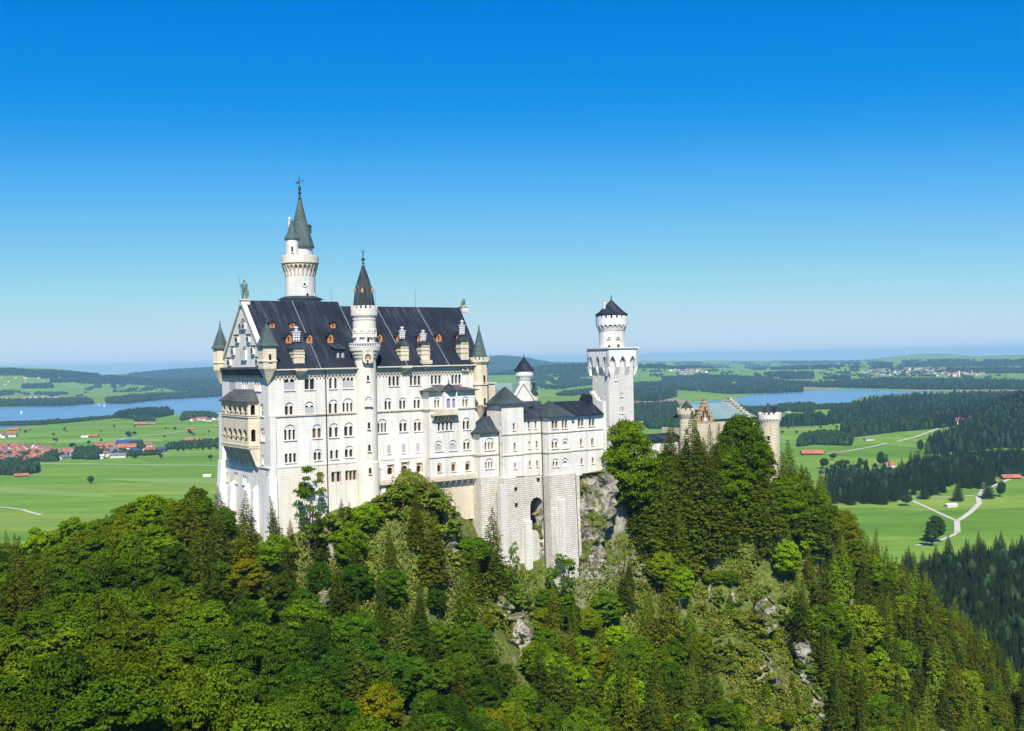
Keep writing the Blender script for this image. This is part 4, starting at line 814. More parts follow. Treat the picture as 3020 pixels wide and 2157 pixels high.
# rusticated base with a vaulted opening
RB = MB()
aL, aR = hit(*Z8(868, 550), 'v', BM-0.5)[0], hit(*Z8(1022, 550), 'v', BM-0.5)[0]; aT, aB = hit(*Z8(940, 475), 'v', BM-0.5)[1], hit(*Z8(900, 690), 'v', BM-0.5)[1]
BS = fr_s(BM-0.5)
plate(RB, BS, [(tu1-3.2, 118), (71.2, 118), (71.2, 160.0), (tu1-3.2, 160.0)], [[(aL, aB-4), (aR, aB-4)] + arch_poly(aL, aR, aB-4, aT)[2:]], 0, 1.1)
RB.build('masonry_base', M['rustic'], BOW)
mb = MB(); x0, x1, y0, y1, z0, z1 = aL-3, aR+2.5, BM+0.55, BM+9, aB-6, aT+1.2
mb.add([(x0, y0, z0), (x0, y1, z0), (x1, y1, z0), (x1, y0, z0), (x0, y0, z1), (x0, y1, z1), (x1, y1, z1), (x1, y0, z1)], [(0, 1, 5, 4), (1, 2, 6, 5), (2, 3, 7, 6), (4, 5, 6, 7), (0, 1, 2, 3)]); mb.build('vault_chamber', M['paintedshade'], BOW)  # chamber faces coloured near-black for the darkness of the vault
mb = MB(); batter(mb, tu0-0.5, tu1-3.2, TV-0.9, -1, 118, 160.2, 0.4, 1.0); batter(mb, 70.6, 78.9, MV-0.4, -1, 112, 160.0, 0.2, 1.6); batter(mb, 78.9, 80.9, EV-0.3, -1, 118, 159.4, 0, 0.6); mb.build('masonry_pier', M['rustic'], BOW)
for (X0, X1, Y0, Y1, v_) in ((518, 590, 320, 900, TV-1.7), (1222, 1288, 500, 950, MV-1.5), (812, 895, 760, 1150, BM-1.3)):
    a, b, c, d = rect(Z8, X0, X1, Y0, Y1, 'v', v_); mb = MB(); mb.box(a, b, v_, v_+1.6, c-8, d); mb.build('buttress', M['greystone'], BOW)
for X, Y, Z, v_ in ((965, 1150, Z7, BM-0.5), (697, 1262, Z7, TV-1.0), (703, 1450, Z7, TV-1.2)):
    a, b, c, d = rect(Z, X-14, X+14, Y-14, Y+18, 'v', v_-0.2); mb = MB(); mb.box(a, b, v_-0.32, v_, c, d); mb.build('drain_slot', M['paintedshade'], BOW)  # solid boxes, the darkness of the slots put into their colour
mb = MB(); mb.tube((70.4, BM-0.8, 175), (70.5, BM-0.9, 160), 0.13, 0.13); mb.tube((70.4, BM-0.9, 160), (70.2, BM-1.9, 118), 0.13, 0.13); mb.build('drainpipe', M['iron'], BOW)
mb = MB(); mb.tube((78.9, MV-0.3, 160), (79.2, MV-1.7, 122), 0.13, 0.13); mb.build('drainpipe', M['iron'], BOW)

# --- knights' house, chapel gable and small round tower behind
KH = thing('knights_house', 'cream wing behind the courtyard with pale green copper roof', 'castle building', 62, 16, 150)
kv = 8.0
f = lambda X, Y, v=kv: hit(*Z6(X, Y), 'v', v)
ku0 = 59.0; ku1 = f(800, 1400)[0]; kze = f(420, 1455)[1]; kzr = f(500, 1180, kv+6)[1]
mb = MB(); wall_grid(mb, fr_s(kv), ku0, ku1, 150, kze); wall_grid(mb, fr_w(ku0), kv, kv+12, 150, kze); wall_grid(mb, fr_e(ku1), kv, kv+12, 150, kze)
mb.build('wall', M['palecream'], KH)
mb = MB(); hip(mb, ku0-0.5, ku1, kv-0.8, kv+12.8, kze, kzr, 4, 0.2); mb.build('roof', M['verdigris'], KH)
# polygonal apse roof
mb = MB(); ax, ay = f(410, 1400, kv-2)[0], kv-1.5; mb.lathe(ax, ay, [(4.2, kze-0.4), (4.2, kze), (2.2, f(480, 1250)[1]), (0.2, kzr-0.6)], 8); mb.build('apse_roof', M['verdigris'], KH)
mb = MB(); mb.lathe(ax, ay, [(3.6, 150), (3.6, kze-0.3)], 8); mb.build('apse', M['palecream'], KH)
cv_ = kv-5.6; a, b = f(350, 1300, cv_)[0], f(422, 1300, cv_)[0]; mb = MB(); mb.box(a, b, cv_-1, cv_+1, 165, f(400, 1185, cv_-1)[1]); mb.box(a-0.3, b+0.3, cv_-1.3, cv_+1.3, f(400, 1185, cv_-1)[1], f(400, 1170, cv_-1)[1]); mb.build('chimney', M['palecream'], KH)
gv = kv+0.5
g0, g1 = f(655, 1385, gv)[0], f(912, 1385, gv)[0]; gm, gzt = f(735, 1185, gv); gzb = f(800, 1390, gv)[1]; gm = (g0+g1)/2
GB = thing('chapel_gable_house', 'white stone gable beside the small round tower behind the dark wing roof', 'castle building', gm, gv, 150)
mb = MB(); mb.add([(g0, gv, 150), (g1, gv, 150), (g1, gv, gzb), (gm, gv, gzt), (g0, gv, gzb)], [(0, 1, 2, 3, 4)]); wall_grid(mb, fr_w(g0), gv, gv+10, 150, gzb); wall_grid(mb, fr_e(g1), gv, gv+10, 150, gzb); mb.build('wall', M['wall'], GB)
mb = MB()
for s_, e_ in ((g0-0.3, gm), (g1+0.3, gm)): mb.extr([(s_, gv-0.35, gzb-0.3), (e_, gv-0.35, gzt), (e_, gv-0.35, gzt+0.6), (s_, gv-0.35, gzb+0.4)], (0, 0.9, 0))
mb.build('gable_coping', M['trim'], GB)
mb = MB()
for s_ in (g0, g1): mb.add([(s_, gv+0.5, gzb), (gm, gv+0.5, gzt), (gm, gv+10, gzt), (s_, gv+10, gzb)], [(0, 1, 2, 3)])
mb.build('roof', M['verdigris'], GB)
a = f(930, 1330, gv)[0]; mb = MB(); mb.box(a-0.8, a+0.8, gv, gv+1.6, 165, f(930, 1315, gv)[1]); CH = mb.build('chimney', M['palecream'], GB)
mb = MB(); zt0 = f(930, 1315, gv)[1]; mb.lathe(a, gv+0.8, [(1.3, zt0), (1.3, zt0+0.2), (0.7, zt0+1.1), (0.4, zt0+1.6), (0.35, zt0+2.6), (0.6, zt0+2.7), (0.2, zt0+3.4)], 8); mb.build('chimney_cap', M['slate2'], CH)
rv = kv+6; f2 = lambda X, Y: hit(*Z6(X, Y), 'v', rv)
rL, rR = f2(718, 1250)[0], f2(878, 1250)[0]; rc = (rL+rR)/2; rr_ = 1.85
RT = thing('round_stair_tower', 'slim round white tower with dark conical cap behind the green roof', 'tower', rc, rv, 150)
zz = lambda Y: f2(790, Y)[1]
mb = MB(); mb.lathe(rc, rv, [(rr_, 150), (rr_, zz(1145)), (rr_*1.05, zz(1140)), (rr_*1.3, zz(1085)), (rr_*1.3, zz(1040))], 24); mb.build('shaft', M['wall'], RT)
mb = MB(); corbels(mb, rc, rv, rr_*1.02, rr_*1.36, zz(1140), zz(1080), 16, w=0.45); mb.lathe(rc, rv, [(rr_*1.36, zz(1085)), (rr_*1.36, zz(1040)), (rr_*1.2, zz(1040))], 24); merlons(mb, rc, rv, rr_*1.37, zz(1042), 0.7, 14); mb.build('parapet', M['whitestone'], RT)
mb = MB(); mb.lathe(rc, rv, [(rr_*1.52, zz(1030)), (rr_*1.52, zz(1022)), (rr_*1.1, zz(985)), (rr_*0.5, zz(915)), (0.1, zz(868))], 20); mb.build('cone_roof', M['slate'], RT)
finial(RT, rc, rv, zz(870), zz(825)-zz(870), k=0.6, mat='iron')

# --- square tower with octagonal machicolation and round top
SV = 3.0; g6 = lambda X, Y, v=SV: hit(*Z6(X, Y), 'v', v)
su0, su1 = g6(1808, 1300)[0], g6(2104, 1300)[0]
sw = hit(*Z6(1617, 1300), 'u', su0)[0]
SQ = thing('square_tower', 'square stone tower with pointed machicolation arches and round dark capped top', 'tower', su0, SV, 150)
SF, SWF = fr_s(SV), fr_w(su0)
zk0, zk1, zk2 = g6(1950, 1050)[1], g6(1950, 860)[1], g6(1950, 765)[1]
hs_ = wins(SQ, SF, 'v', SV, [(Z6, 1875, 1912, 1100, 1145, dict(n=2, gap=0.5)), (Z6, 1942, 1980, 1290, 1340, dict(n=2, gap=0.5)), (Z6, 1940, 1990, 1465, 1540, dict(n=2, arch=True, gap=0.4))])
hw_ = wins(SQ, SWF, 'u', su0, [(Z6, 1655, 1668, 1095, 1165, dict(n=1, sill=False)), (Z6, 1755, 1770, 1295, 1350, dict(n=1, sill=False))])
mb = MB(); wall_grid(mb, SF, su0, su1, 145, zk2, hs_); wall_grid(mb, fr_e(su1), SV, sw, 145, zk2); wall_grid(mb, fr_n(sw), su0, su1, 145, zk2)
wall_grid(mb, SWF, SV, sw, 145, zk2, hw_); mb.build('shaft', M['greystone'], SQ)
PO = hit(*Z6(2146, 900), 'v', SV-1.2)[0]-su1; PO = max(1.0, min(1.8, PO))
mb = MB()
def mach(fr, s0, s1):          # pointed machicolation arches standing on tapering piers
    w = (s1-s0)/3; pw = 0.42
    hl = [arch_poly(s0+i*w+pw*w/2, s0+(i+1)*w-pw*w/2, zk0+1.6, zk1+0.2, pointed=True) for i in range(3)]
    plate(mb, fr, [(s0, zk0+1.59), (s1, zk0+1.59), (s1, zk2), (s0, zk2)], [], PO, 0) if False else None
    out = [(s0, zk2), (s0, zk0+1.6)]
    for h_ in hl: out += [h_[0]] + h_[2:][::-1] + [h_[1]]
    out += [(s1, zk0+1.6), (s1, zk2)]
    polys = [[Vector((x, z, 0)) for x, z in out]]; tri = tessellate_polygon(polys)
    mb.add([fr(x, z, PO) for x, z in out], [tuple(t) for t in tri])
    n_ = len(out); mb.add([fr(x, z, PO) for x, z in out]+[fr(x, z, PO-0.55) for x, z in out], [(i, (i+1) % n_, n_+(i+1) % n_, n_+i) for i in range(n_)])
    edges = [s0] + [e for h_ in hl for e in (h_[0][0], h_[1][0])] + [s1]
    for a, b in zip(edges[::2], edges[1::2]):
        mb.add([fr(a, zk0+1.6, PO), fr(b, zk0+1.6, PO), fr(b, zk0-0.9, 0), fr(a, zk0-0.9, 0), fr(a, zk0+1.6, 0), fr(b, zk0+1.6, 0)], [(0, 1, 2, 3), (0, 3, 4), (1, 5, 2)])
        mb.add([fr(p, q, c) for c in (0, PO-0.02) for q in (zk0+1.6, zk1) for p in (a, b)], [(0, 1, 5, 4), (0, 4, 6, 2), (1, 3, 7, 5)])
mach(SF, su0-PO, su1+PO); mach(SWF, SV-PO, sw+PO); mach(fr_e(su1), SV-PO, sw+PO); mach(fr_n(sw), su0-PO, su1+PO)
mb.build('machicolation', M['whitestone'], SQ)
mb = MB(); mb.box(su0-PO-0.35, su1+PO+0.35, SV-PO-0.35, sw+PO+0.35, zk2, zk2+0.4); mb.build('platform_slab', M['trim'], SQ)
oc_, ov_ = (su0+su1)/2, (SV+sw)/2; ro = 4.3
go = lambda Y, X=1850: hit(*Z6(X, Y), 'v', ov_-ro)[1]
xl, xr = hit(*Z6(1692, 650), 'v', ov_)[0], hit(*Z6(1998, 650), 'v', ov_)[0]
ro = (hit(*Z6(1998, 650), 'v', ov_)[0]-hit(*Z6(1692, 650), 'v', ov_)[0])/2*0.0+3.72; oc_ = (xl+xr)/2
mb = MB(); mb.lathe(oc_, ov_, [(ro, zk2+0.3), (ro, go(552)), (ro+0.1, go(550)), (ro*1.12, go(500))], 28); UP = mb.build('upper_drum', M['wall'], SQ)
mb = MB(); mb.lathe(oc_, ov_, [(ro*1.05, go(485)), (ro*1.22, go(478)), (ro*1.22, go(400)), (ro*1.1, go(400))], 28); corbels(mb, oc_, ov_, ro, ro*1.22, go(548), go(480), 20, w=0.5); merlons(mb, oc_, ov_, ro*1.22, go(400), go(362)-go(400), 18, frac=0.68); mb.build('crown_gallery', M['whitestone'], UP)
mb = MB(); mb.lathe(oc_, ov_, [(ro*1.1, go(400)), (ro*1.1, go(350))], 20); mb.build('crown_shade_core', M['paintedshade'], UP)  # dark cylinder, shade between gallery and roof put into its colour
mb = MB(); mb.lathe(oc_, ov_, [(ro*1.27, go(358)), (ro*1.27, go(348)), (ro*0.98, go(318)), (ro*0.45, go(238)), (0.1, go(168))], 24); mb.build('cone_roof', M['slate'], UP)
finial(SQ, oc_, ov_, go(175), go(112)-go(175), k=0.9, mat='iron')
q = hit(*Z6(1757, 240), 'v', ov_)[0]; mb = MB(); mb.lathe(q, ov_, [(0.38, go(300)), (0.34, go(182)), (0.5, go(180)), (0.5, go(168))], 8); mb.build('flue', M['trim'], UP)
vd = Vector(((-C0).dot(U)-oc_, (-C0).dot(V)-ov_)).normalized()
for X, Y0, Y1 in ((1815, 722, 764), (1922, 712, 764)): drumwin(UP, oc_, ov_, ro, X, Y0, Y1, Z6, 0.8)
for X, Y0, Y1 in ((1812, 628, 642), (1920, 628, 642)): drumwin(UP, oc_, ov_, ro, X, Y0, Y1, Z6, 0.9)

# --- low connecting building and the gatehouse at the east end
GA = 28.0    # distance of the gatehouse behind the south wall plane is set by its own axis
gz_ = lambda X, Y, v: hit(*ZA(X, Y), 'v', v)
cv0 = -4.0
cu0, cu1 = gz_(372, 900, cv0)[0], gz_(735, 900, cv0)[0]
CB = thing('connecting_wing', 'low white wing with long dark roof between square tower and gatehouse', 'castle building', cu0, cv0, 150)
ze, zr = gz_(550, 905, cv0)[1], gz_(550, 838, cv0+4)[1]
mb = MB(); wall_grid(mb, fr_s(cv0), cu0-6, cu1, 140, ze); wall_grid(mb, fr_e(cu1), cv0, cv0+8, 140, ze); wall_grid(mb, fr_w(cu0-6), cv0, cv0+8, 140, ze); mb.build('wall', M['hwall'], CB)
mb = MB(); hip(mb, cu0-7, cu1+0.5, cv0-0.6, cv0+8.6, ze, zr); mb.build('roof', M['slate'], CB)
gv0 = -6.0
G = lambda X, Y, v=gv0: hit(*ZA(X, Y), 'v', v)
a0 = G(905, 700)[0]; a1 = G(1068, 700)[0]
GH = thing('gatehouse', 'yellow gabled gatehouse with stepped gables and pale green roof behind the spruces', 'castle building', a0, gv0, 140)
zb0 = G(985, 740)[1]; zt0 = G(955, 492)[1]; am = (a0+a1)/2; hwid = (a1-a0)/2
def stepped(mb, fr, m, hw, z0, z1, th, n=6):
    w = hw/(n+0.5); h = (z1-z0)/(n+1)
    for i in range(n+1):
        band(mb, fr, m-hw+i*w, m+hw-i*w, z0+i*h+0.001*i, z0+(i+1)*h, 0.0, 0, -th)
        for s in (-1, 1): 
            a, b = sorted((m+s*(hw-i*w), m+s*(hw-i*w-w*1.05))); band(mb, fr, a-0.12, b+0.12, z0+(i+1)*h-0.02, z0+(i+1)*h+0.3, 0.15, 0, -th-0.15)
mb = MB(); stepped(mb, fr_s(gv0), am, hwid+0.3, zb0, zt0, 1.0); g1_ = mb.build('stepped_gable', M['yellowbrick'], GH)
for dx, z0f, z1f in ((-0.5, 0.12, 0.35), (-0.25, 0.25, 0.55), (0, 0.42, 0.72), (0.25, 0.25, 0.55), (0.5, 0.12, 0.35)):
    q = am+dx*hwid; window(GH, fr_s(gv0), q-0.3, q+0.3, zb0+(zt0-zb0)*z0f, zb0+(zt0-zb0)*z1f, n=1, mat='yellowbrick', proud=0.08, sill=False, name='slit_window')
mb = MB(); q = zb0+(zt0-zb0)*0.17; mb.lathe(0, 0, [(0, 0)], 3) if False else None
plate(mb, fr_s(gv0), [(am+0.6*math.cos(2*math.pi*i/12), q+0.6*math.sin(2*math.pi*i/12)) for i in range(12)], [], 0.12, 0); mb.build('clock_face', M['whitestone'], GH)
mb = MB(); zg = G(985, 1400)[1]; wall_grid(mb, fr_s(gv0), a0, a1, 140, zb0); wall_grid(mb, fr_w(a0), gv0, gv0+5, 140, zb0-2); wall_grid(mb, fr_e(a1), gv0, gv0+22, 140, zb0-2); mb.build('wall', M['gatestone'], GH)
# main roof runs eastward behind the first gable
b0, b1 = G(1040, 690, gv0+9)[0], G(1255, 690, gv0+9)[0]; zre, zrr = G(1150, 690, gv0+2)[1], G(1150, 525, gv0+9)[1]
mb = MB(); m = gv0+9
mb.add([(a1-0.6, gv0+1, zre), (b1+3, gv0+1, zre), (b1-1, m, zrr), (a1-0.6, m, zrr), (a1-0.6, gv0+17, zre), (b1+3, gv0+17, zre)], [(0, 1, 2, 3), (3, 2, 5, 4)]); mb.build('roof', M['verdigris'], GH)
mb = MB(); wall_grid(mb, fr_s(gv0+1.6), a1, b1+2.6, 140, zre); mb.build('wing_wall', M['gatestone'], GH)
mb = MB(); stepped(mb, fr_e(b1), m, 8.0, zre, G(1205, 482, m)[1], 1.0, 7); mb.build('stepped_gable', M['gatestone'], GH)
tl = G(790, 700, gv0-1)[0]; zz = lambda Y: G(780, Y, gv0-1)[1]
GT = MB(); GT.lathe(tl, gv0-1, [(2.0, 140), (2.0, zz(690)), (2.6, zz(640)), (2.6, zz(600))], 20); merlons(GT, tl, gv0-1, 2.65, zz(605), 0.8, 12); GT = GT.build('west_turret', M['gatestone'], GH)
mb = MB(); mb.lathe(tl+0.2, gv0-1, [(1.75, zz(590)), (0.1, zz(500))], 12); mb.build('turret_roof', M['slate2'], GT)
bx0, bx1 = G(872, 610)[0]-3.0, a0; 
rv0 = -9.0; G2 = lambda X, Y: hit(*ZA(X, Y), 'v', rv0)
rc = (G2(1562, 900)[0]+G2(1762, 900)[0])/2; rr2 = 2.95
ET = thing('gate_round_tower', 'round ochre stone tower with crenellated top and small dark cone at the east end', 'tower', rc, rv0, 130)
zz = lambda Y: hit(*ZA(1660, Y), 'v', rv0-rr2)[1]
mb = MB(); mb.lathe(rc, rv0, [(rr2, 130), (rr2*0.97, zz(740)), (rr2*1.1, zz(700)), (rr2*1.12, zz(690))], 28); mb.build('shaft', M['gatestone'], ET)
mb = MB(); corbels(mb, rc, rv0, rr2*0.95, rr2*1.14, zz(745), zz(695), 20, w=0.5); mb.lathe(rc, rv0, [(rr2, zz(700)), (rr2*1.15, zz(695)), (rr2*1.15, zz(655)), (rr2*1.0, zz(655))], 28); merlons(mb, rc, rv0, rr2*1.15, zz(657), zz(630)-zz(657), 14); mb.build('parapet', M['trim'], ET)
mb = MB(); q = G2(1640, 600)[0]; mb.lathe(q, rv0, [(rr2*0.55, zz(665)), (rr2*0.52, zz(632)), (rr2*0.6, zz(630)), (0.1, zz(535))], 12); mb.build('cone_roof', M['slate2'], ET)
mb = MB(); q = G2(1697, 600)[0]; mb.box(q-1.3, q+1.3, rv0, rv0+2.5, zz(650), zz(600)); mb.extr([(q-1.5, rv0-0.2, zz(600)), (q+1.5, rv0-0.2, zz(600)), (q+1.0, rv0-0.2, zz(570)), (q-0.6, rv0-0.2, zz(570))], (0, 3, 0)); mb.build('roof_hut', M['slate2'], ET)
drumwin(ET, rc, rv0, rr2, 1648, 870, 920, ZA, 0.8, mat='gatestone'); drumwin(ET, rc, rv0, rr2, 1655, 1065, 1115, ZA, 0.8, mat='gatestone')
wv = -12.0; G3 = lambda X, Y: hit(*ZA(X, Y), 'v', wv)
q0, q1 = G3(1335, 1300)[0], G3(1560, 1300)[0]
FW = thing('forecourt_building', 'red brick and white forecourt building half hidden by trees beside the round tower', 'castle building', q0, wv, 130)
mid_ = G3(1430, 1300)[0]
mb = MB(); mb.box(q0, mid_, wv, wv+6, 130, G3(1380, 1205)[1]); mb.build('white_wall', M['hwall'], FW)
mb = MB(); mb.box(mid_+0.003, q1, wv+0.5, wv+8, 130, G3(1480, 960)[1]); mb.build('brick_wall', M['redbrick'], FW)
mb = MB(); mb.box(q0-0.2, mid_, wv-0.2, wv+6, G3(1380, 1205)[1], G3(1380, 1196)[1]); mb.build('coping', M['trim'], FW)
window(FW, fr_s(wv), *rect(ZA, 1388, 1420, 1290, 1370, 'v', wv), n=1, mat='hwall', proud=0.06)
# ------------------------------------------------------------------ THE CRAG: near hillside as a height field
ctrl = []
def cp(px, py, D, h=0.0):      # surface seen at this pixel at distance D, ground h metres below
    x, y, z = at(px, py, D); ctrl.append((float(x), float(y), float(z)-h))
def cw(u, v, z): x, y = c2w(u, v); ctrl.append((x, y, z))
# along the foot of the walls
for u_, v_, z_ in ((-4, 30, 151), (-4, 18, 150), (-4, 6, 148), (-2, -1.5, 147), (4, -1.5, 151.5), (10, -1.5, 154), (17, -1.5, 155), (24, -4, 153), (28, -2.5, 157), (33, -2.5, 163.0), (38, -4, 162.5), (42, -7, 158), (44, -7, 152), (50, -7, 146),
                   (54, -9, 140), (59, -12, 135), (66, -12, 131), (74, -15, 127), (82, -14, 130), (88, -13, 140), (94, -7, 158.5), (98, -8, 158), (104, -4, 159.5), (112, 0, 158), (124, -6, 156), (136, -8, 154), (150, -9, 153), (160, -10, 151), (172, -12, 148),
                   (20, 15, 157), (40, 15, 160), (60, 10, 160), (80, 5, 160), (100, 10, 160), (130, 10, 156), (160, 10, 150), (20, 40, 150), (60, 35, 152), (100, 32, 152), (150, 30, 145)):
    cw(u_, v_, z_)
# slope below, canopy distances from the photograph minus the height of the trees
for a in ((0, 1600, 262, 13), (250, 1530, 268, 13), (450, 1470, 275, 13), (560, 1440, 280, 13), (0, 1760, 205, 12), (0, 1950, 165, 12), (0, 2157, 128, 12), (350, 1700, 235, 12), (350, 1900, 185, 12), (350, 2157, 132, 12),
          (700, 1650, 250, 10), (700, 1800, 215, 11), (700, 2000, 175, 12), (700, 2157, 142, 12), (950, 1640, 252, 7), (1000, 1800, 225, 9), (1050, 2000, 190, 12), (1050, 2157, 162, 12),
          (1240, 1434, 263.5, 1.0), (1150, 1462, 259, 1.2), (1320, 1490, 264, 1.2), (1240, 1520, 256, 3), (1250, 1600, 252, 5), (1250, 1750, 240, 8), (1300, 1950, 222, 10), (1400, 2157, 182, 12), (1480, 1850, 262, 2), (1540, 1980, 245, 3), (1600, 2157, 205, 12), (1700, 1850, 272, 6), (1800, 2000, 248, 9), (1850, 2157, 215, 10),
          (1850, 1700, 292, 6), (2000, 1600, 305, 8), (2050, 1850, 282, 4), (2100, 2050, 255, 3), (2120, 2157, 238, 5), (2250, 1500, 330, 8), (2250, 1700, 305, 4), (2300, 1900, 278, 3), (2350, 2050, 260, 3), (2430, 2157, 248, 3),
          (2450, 1500, 350, 14), (2520, 1700, 330, 13), (2650, 1900, 310, 13), (2750, 2157, 290, 13), (2700, 1800, 325, 14), (2880, 1960, 335, 15), (3020, 1990, 345, 15), (3020, 2157, 322, 14)):
    cp(*a)
# far side and surroundings falling to the valley
for x_, y_, z_ in ((-260, 330, 60), (-180, 350, 80), (-120, 360, 95), (-60, 380, 90), (0, 420, 95), (60, 460, 90), (120, 470, 80), (150, 420, 90), (175, 360, 55), (190, 300, 15), (200, 240, -5),
                   (-300, 450, 0), (-150, 500, 0), (0, 540, 0), (120, 560, 0), (220, 520, -4), (260, 400, -8), (280, 300, -10), (280, 180, -20), (-330, 300, 40), (-330, 150, 60), (-120, 90, 135), (0, 80, 90), (120, 80, 20), (240, 80, -10)):
    ctrl.append((x_, y_, z_))
ctrl = np.array(ctrl); n_ = len(ctrl)
dm = np.sqrt(((ctrl[:, None, :2]-ctrl[None, :, :2])**2).sum(-1)); A_ = np.zeros((n_+3, n_+3)); A_[:n_, :n_] = dm - 0.6*np.eye(n_)
A_[:n_, n_] = 1; A_[:n_, n_+1:] = ctrl[:, :2]; A_[n_:, :n_] = A_[:n_, n_:].T
wgt = np.linalg.solve(A_, np.concatenate([ctrl[:, 2], [0, 0, 0]]))
def hashn(ix, iy, s=0):
    v = np.sin(ix*127.1+iy*311.7+s*74.7)*43758.5453; return v-np.floor(v)
def vnoise(x, y, s=0):
    ix, iy = np.floor(x), np.floor(y); fx, fy = x-ix, y-iy; fx = fx*fx*(3-2*fx); fy = fy*fy*(3-2*fy)
    return (hashn(ix, iy, s)*(1-fx)+hashn(ix+1, iy, s)*fx)*(1-fy)+(hashn(ix, iy+1, s)*(1-fx)+hashn(ix+1, iy+1, s)*fx)*fy
def fbm(x, y, o=4, s=0):
    a = 0.5; t = 0*x
    for k in range(o): t = t+a*vnoise(x, y, s+k); x = x*2.03; y = y*2.03; a *= 0.5
    return t
def crag(x, y):
    x = np.asarray(x, float); y = np.asarray(y, float); sh = x.shape; x = x.ravel(); y = y.ravel()
    out = wgt[n_]+wgt[n_+1]*x+wgt[n_+2]*y
    for i in range(n_): out = out+wgt[i]*np.sqrt((x-ctrl[i, 0])**2+(y-ctrl[i, 1])**2)
    return out.reshape(sh)
def near_z(x, y):
    z = crag(x, y)
    return z + 6.5*(fbm(x/11.0, y/11.0, 4, 3)-0.47) + 2.2*(fbm(x/3.5, y/3.5, 3, 9)-0.45)
gx = np.linspace(-340, 300, 290); gy = np.linspace(70, 580, 240)
GX, GY = np.meshgrid(gx, gy); GZ = near_z(GX, GY)
# keep the ground out of the building interiors: cap under the courtyards
def grid_mesh(name, X, Y, Z, mat):
    ny, nx = X.shape; me = bpy.data.meshes.new(name)
    me.vertices.add(nx*ny); me.vertices.foreach_set('co', np.stack([X, Y, Z], -1).astype(np.float32).ravel())
    i = np.arange((ny-1)*(nx-1)); r = i//(nx-1); c = i % (nx-1); a = r*nx+c
    q = np.stack([a, a+1, a+nx+1, a+nx], -1).astype(np.int32)
    me.loops.add(q.size); me.loops.foreach_set('vertex_index', q.ravel()); me.polygons.add(len(q))
    me.polygons.foreach_set('loop_start', np.arange(0, q.size, 4, dtype=np.int32)); me.polygons.foreach_set('loop_total', np.full(len(q), 4, np.int32))
    me.polygons.foreach_set('use_smooth', np.ones(len(q), bool)); me.update(); me.validate(); me.materials.append(mat)
    o = bpy.data.objects.new(name, me); col.objects.link(o); return o
def bil(x, y):      # sample the grid itself, so trees stand on the mesh
    fx = (np.asarray(x, float)-gx[0])/(gx[1]-gx[0]); fy = (np.asarray(y, float)-gy[0])/(gy[1]-gy[0])
    ix = np.clip(fx.astype(int), 0, len(gx)-2); iy = np.clip(fy.astype(int), 0, len(gy)-2); tx, ty = fx-ix, fy-iy
    return (GZ[iy, ix]*(1-tx)+GZ[iy, ix+1]*tx)*(1-ty)+(GZ[iy+1, ix]*(1-tx)+GZ[iy+1, ix+1]*tx)*ty
m, nt, b = newmat('rocky wooded slope'); L = nt.links.new; M['slope'] = m
tc = N(nt, 'TexCoord'); ob = tc.outputs['Object']
n1 = N(nt, 'TexNoise', Scale=0.07, Detail=8.0, Roughness=0.62); L(ob, n1.inputs['Vector'])
n2 = N(nt, 'TexNoise', Scale=0.9, Detail=8.0, Roughness=0.7); L(ob, n2.inputs['Vector'])
g1 = ramp(nt, n2.outputs[0], [(0.3, (0.045, 0.055, 0.012)), (0.5, (0.10, 0.13, 0.026)), (0.7, (0.22, 0.235, 0.07))])
mpz = N(nt, 'Mapping'); mpz.inputs['Scale'].default_value = (0.35, 0.35, 0.12); L(ob, mpz.inputs[0])
n3 = N(nt, 'TexNoise', Scale=1.0, Detail=8.0, Roughness=0.75); L(mpz.outputs[0], n3.inputs['Vector'])
rk = ramp(nt, n3.outputs[0], [(0.32, (0.08, 0.07, 0.05)), (0.5, (0.27, 0.25, 0.20)), (0.7, (0.46, 0.43, 0.36))])
geo = N(nt, 'NewGeometry'); sp = N(nt, 'SeparateXYZ'); L(geo.outputs['Normal'], sp.inputs[0])
mm = N(nt, 'Math', operation='MULTIPLY_ADD'); L(sp.outputs[2], mm.inputs[0]); mm.inputs[1].default_value = -0.35; L(n1.outputs[0], mm.inputs[2])
mk = ramp(nt, mm.outputs[0], [(0.36, (0, 0, 0)), (0.44, (1, 1, 1))])
L(mixc(nt, mk.outputs[0], g1.outputs[0], rk.outputs[0]), b.inputs['Base Color']); b.inputs['Roughness'].default_value = 0.95; b.inputs['Specular IOR Level'].default_value = 0.1
bp = N(nt, 'Bump', Strength=1.0, Distance=0.8); L(n3.outputs[0], bp.inputs['Height']); L(bp.outputs[0], b.inputs['Normal'])
hill = grid_mesh('hillside', GX, GY, GZ, M['slope']); hill['kind'] = 'structure'

# bare rock faces
m, nt, b = newmat('pale limestone cliff'); L = nt.links.new; M['rock'] = m
tc = N(nt, 'TexCoord'); mp = N(nt, 'Mapping'); mp.inputs['Scale'].default_value = (0.4, 0.4, 0.16); L(tc.outputs['Object'], mp.inputs[0])
n1 = N(nt, 'TexNoise', Scale=1.0, Detail=9.0, Roughness=0.72); L(mp.outputs[0], n1.inputs['Vector'])
n2 = N(nt, 'TexNoise', Scale=0.18, Detail=5.0); L(tc.outputs['Object'], n2.inputs['Vector'])
r1 = ramp(nt, n1.outputs[0], [(0.32, (0.07, 0.065, 0.06)), (0.46, (0.25, 0.225, 0.185)), (0.64, (0.47, 0.43, 0.34))])
r2 = ramp(nt, n2.outputs[0], [(0.47, (0, 0, 0)), (0.51, (1, 1, 1))])
L(mixc(nt, r2.outputs[0], r1.outputs[0], (0.12, 0.14, 0.035)), b.inputs['Base Color']); b.inputs['Roughness'].default_value = 0.95; b.inputs['Specular IOR Level'].default_value = 0.1
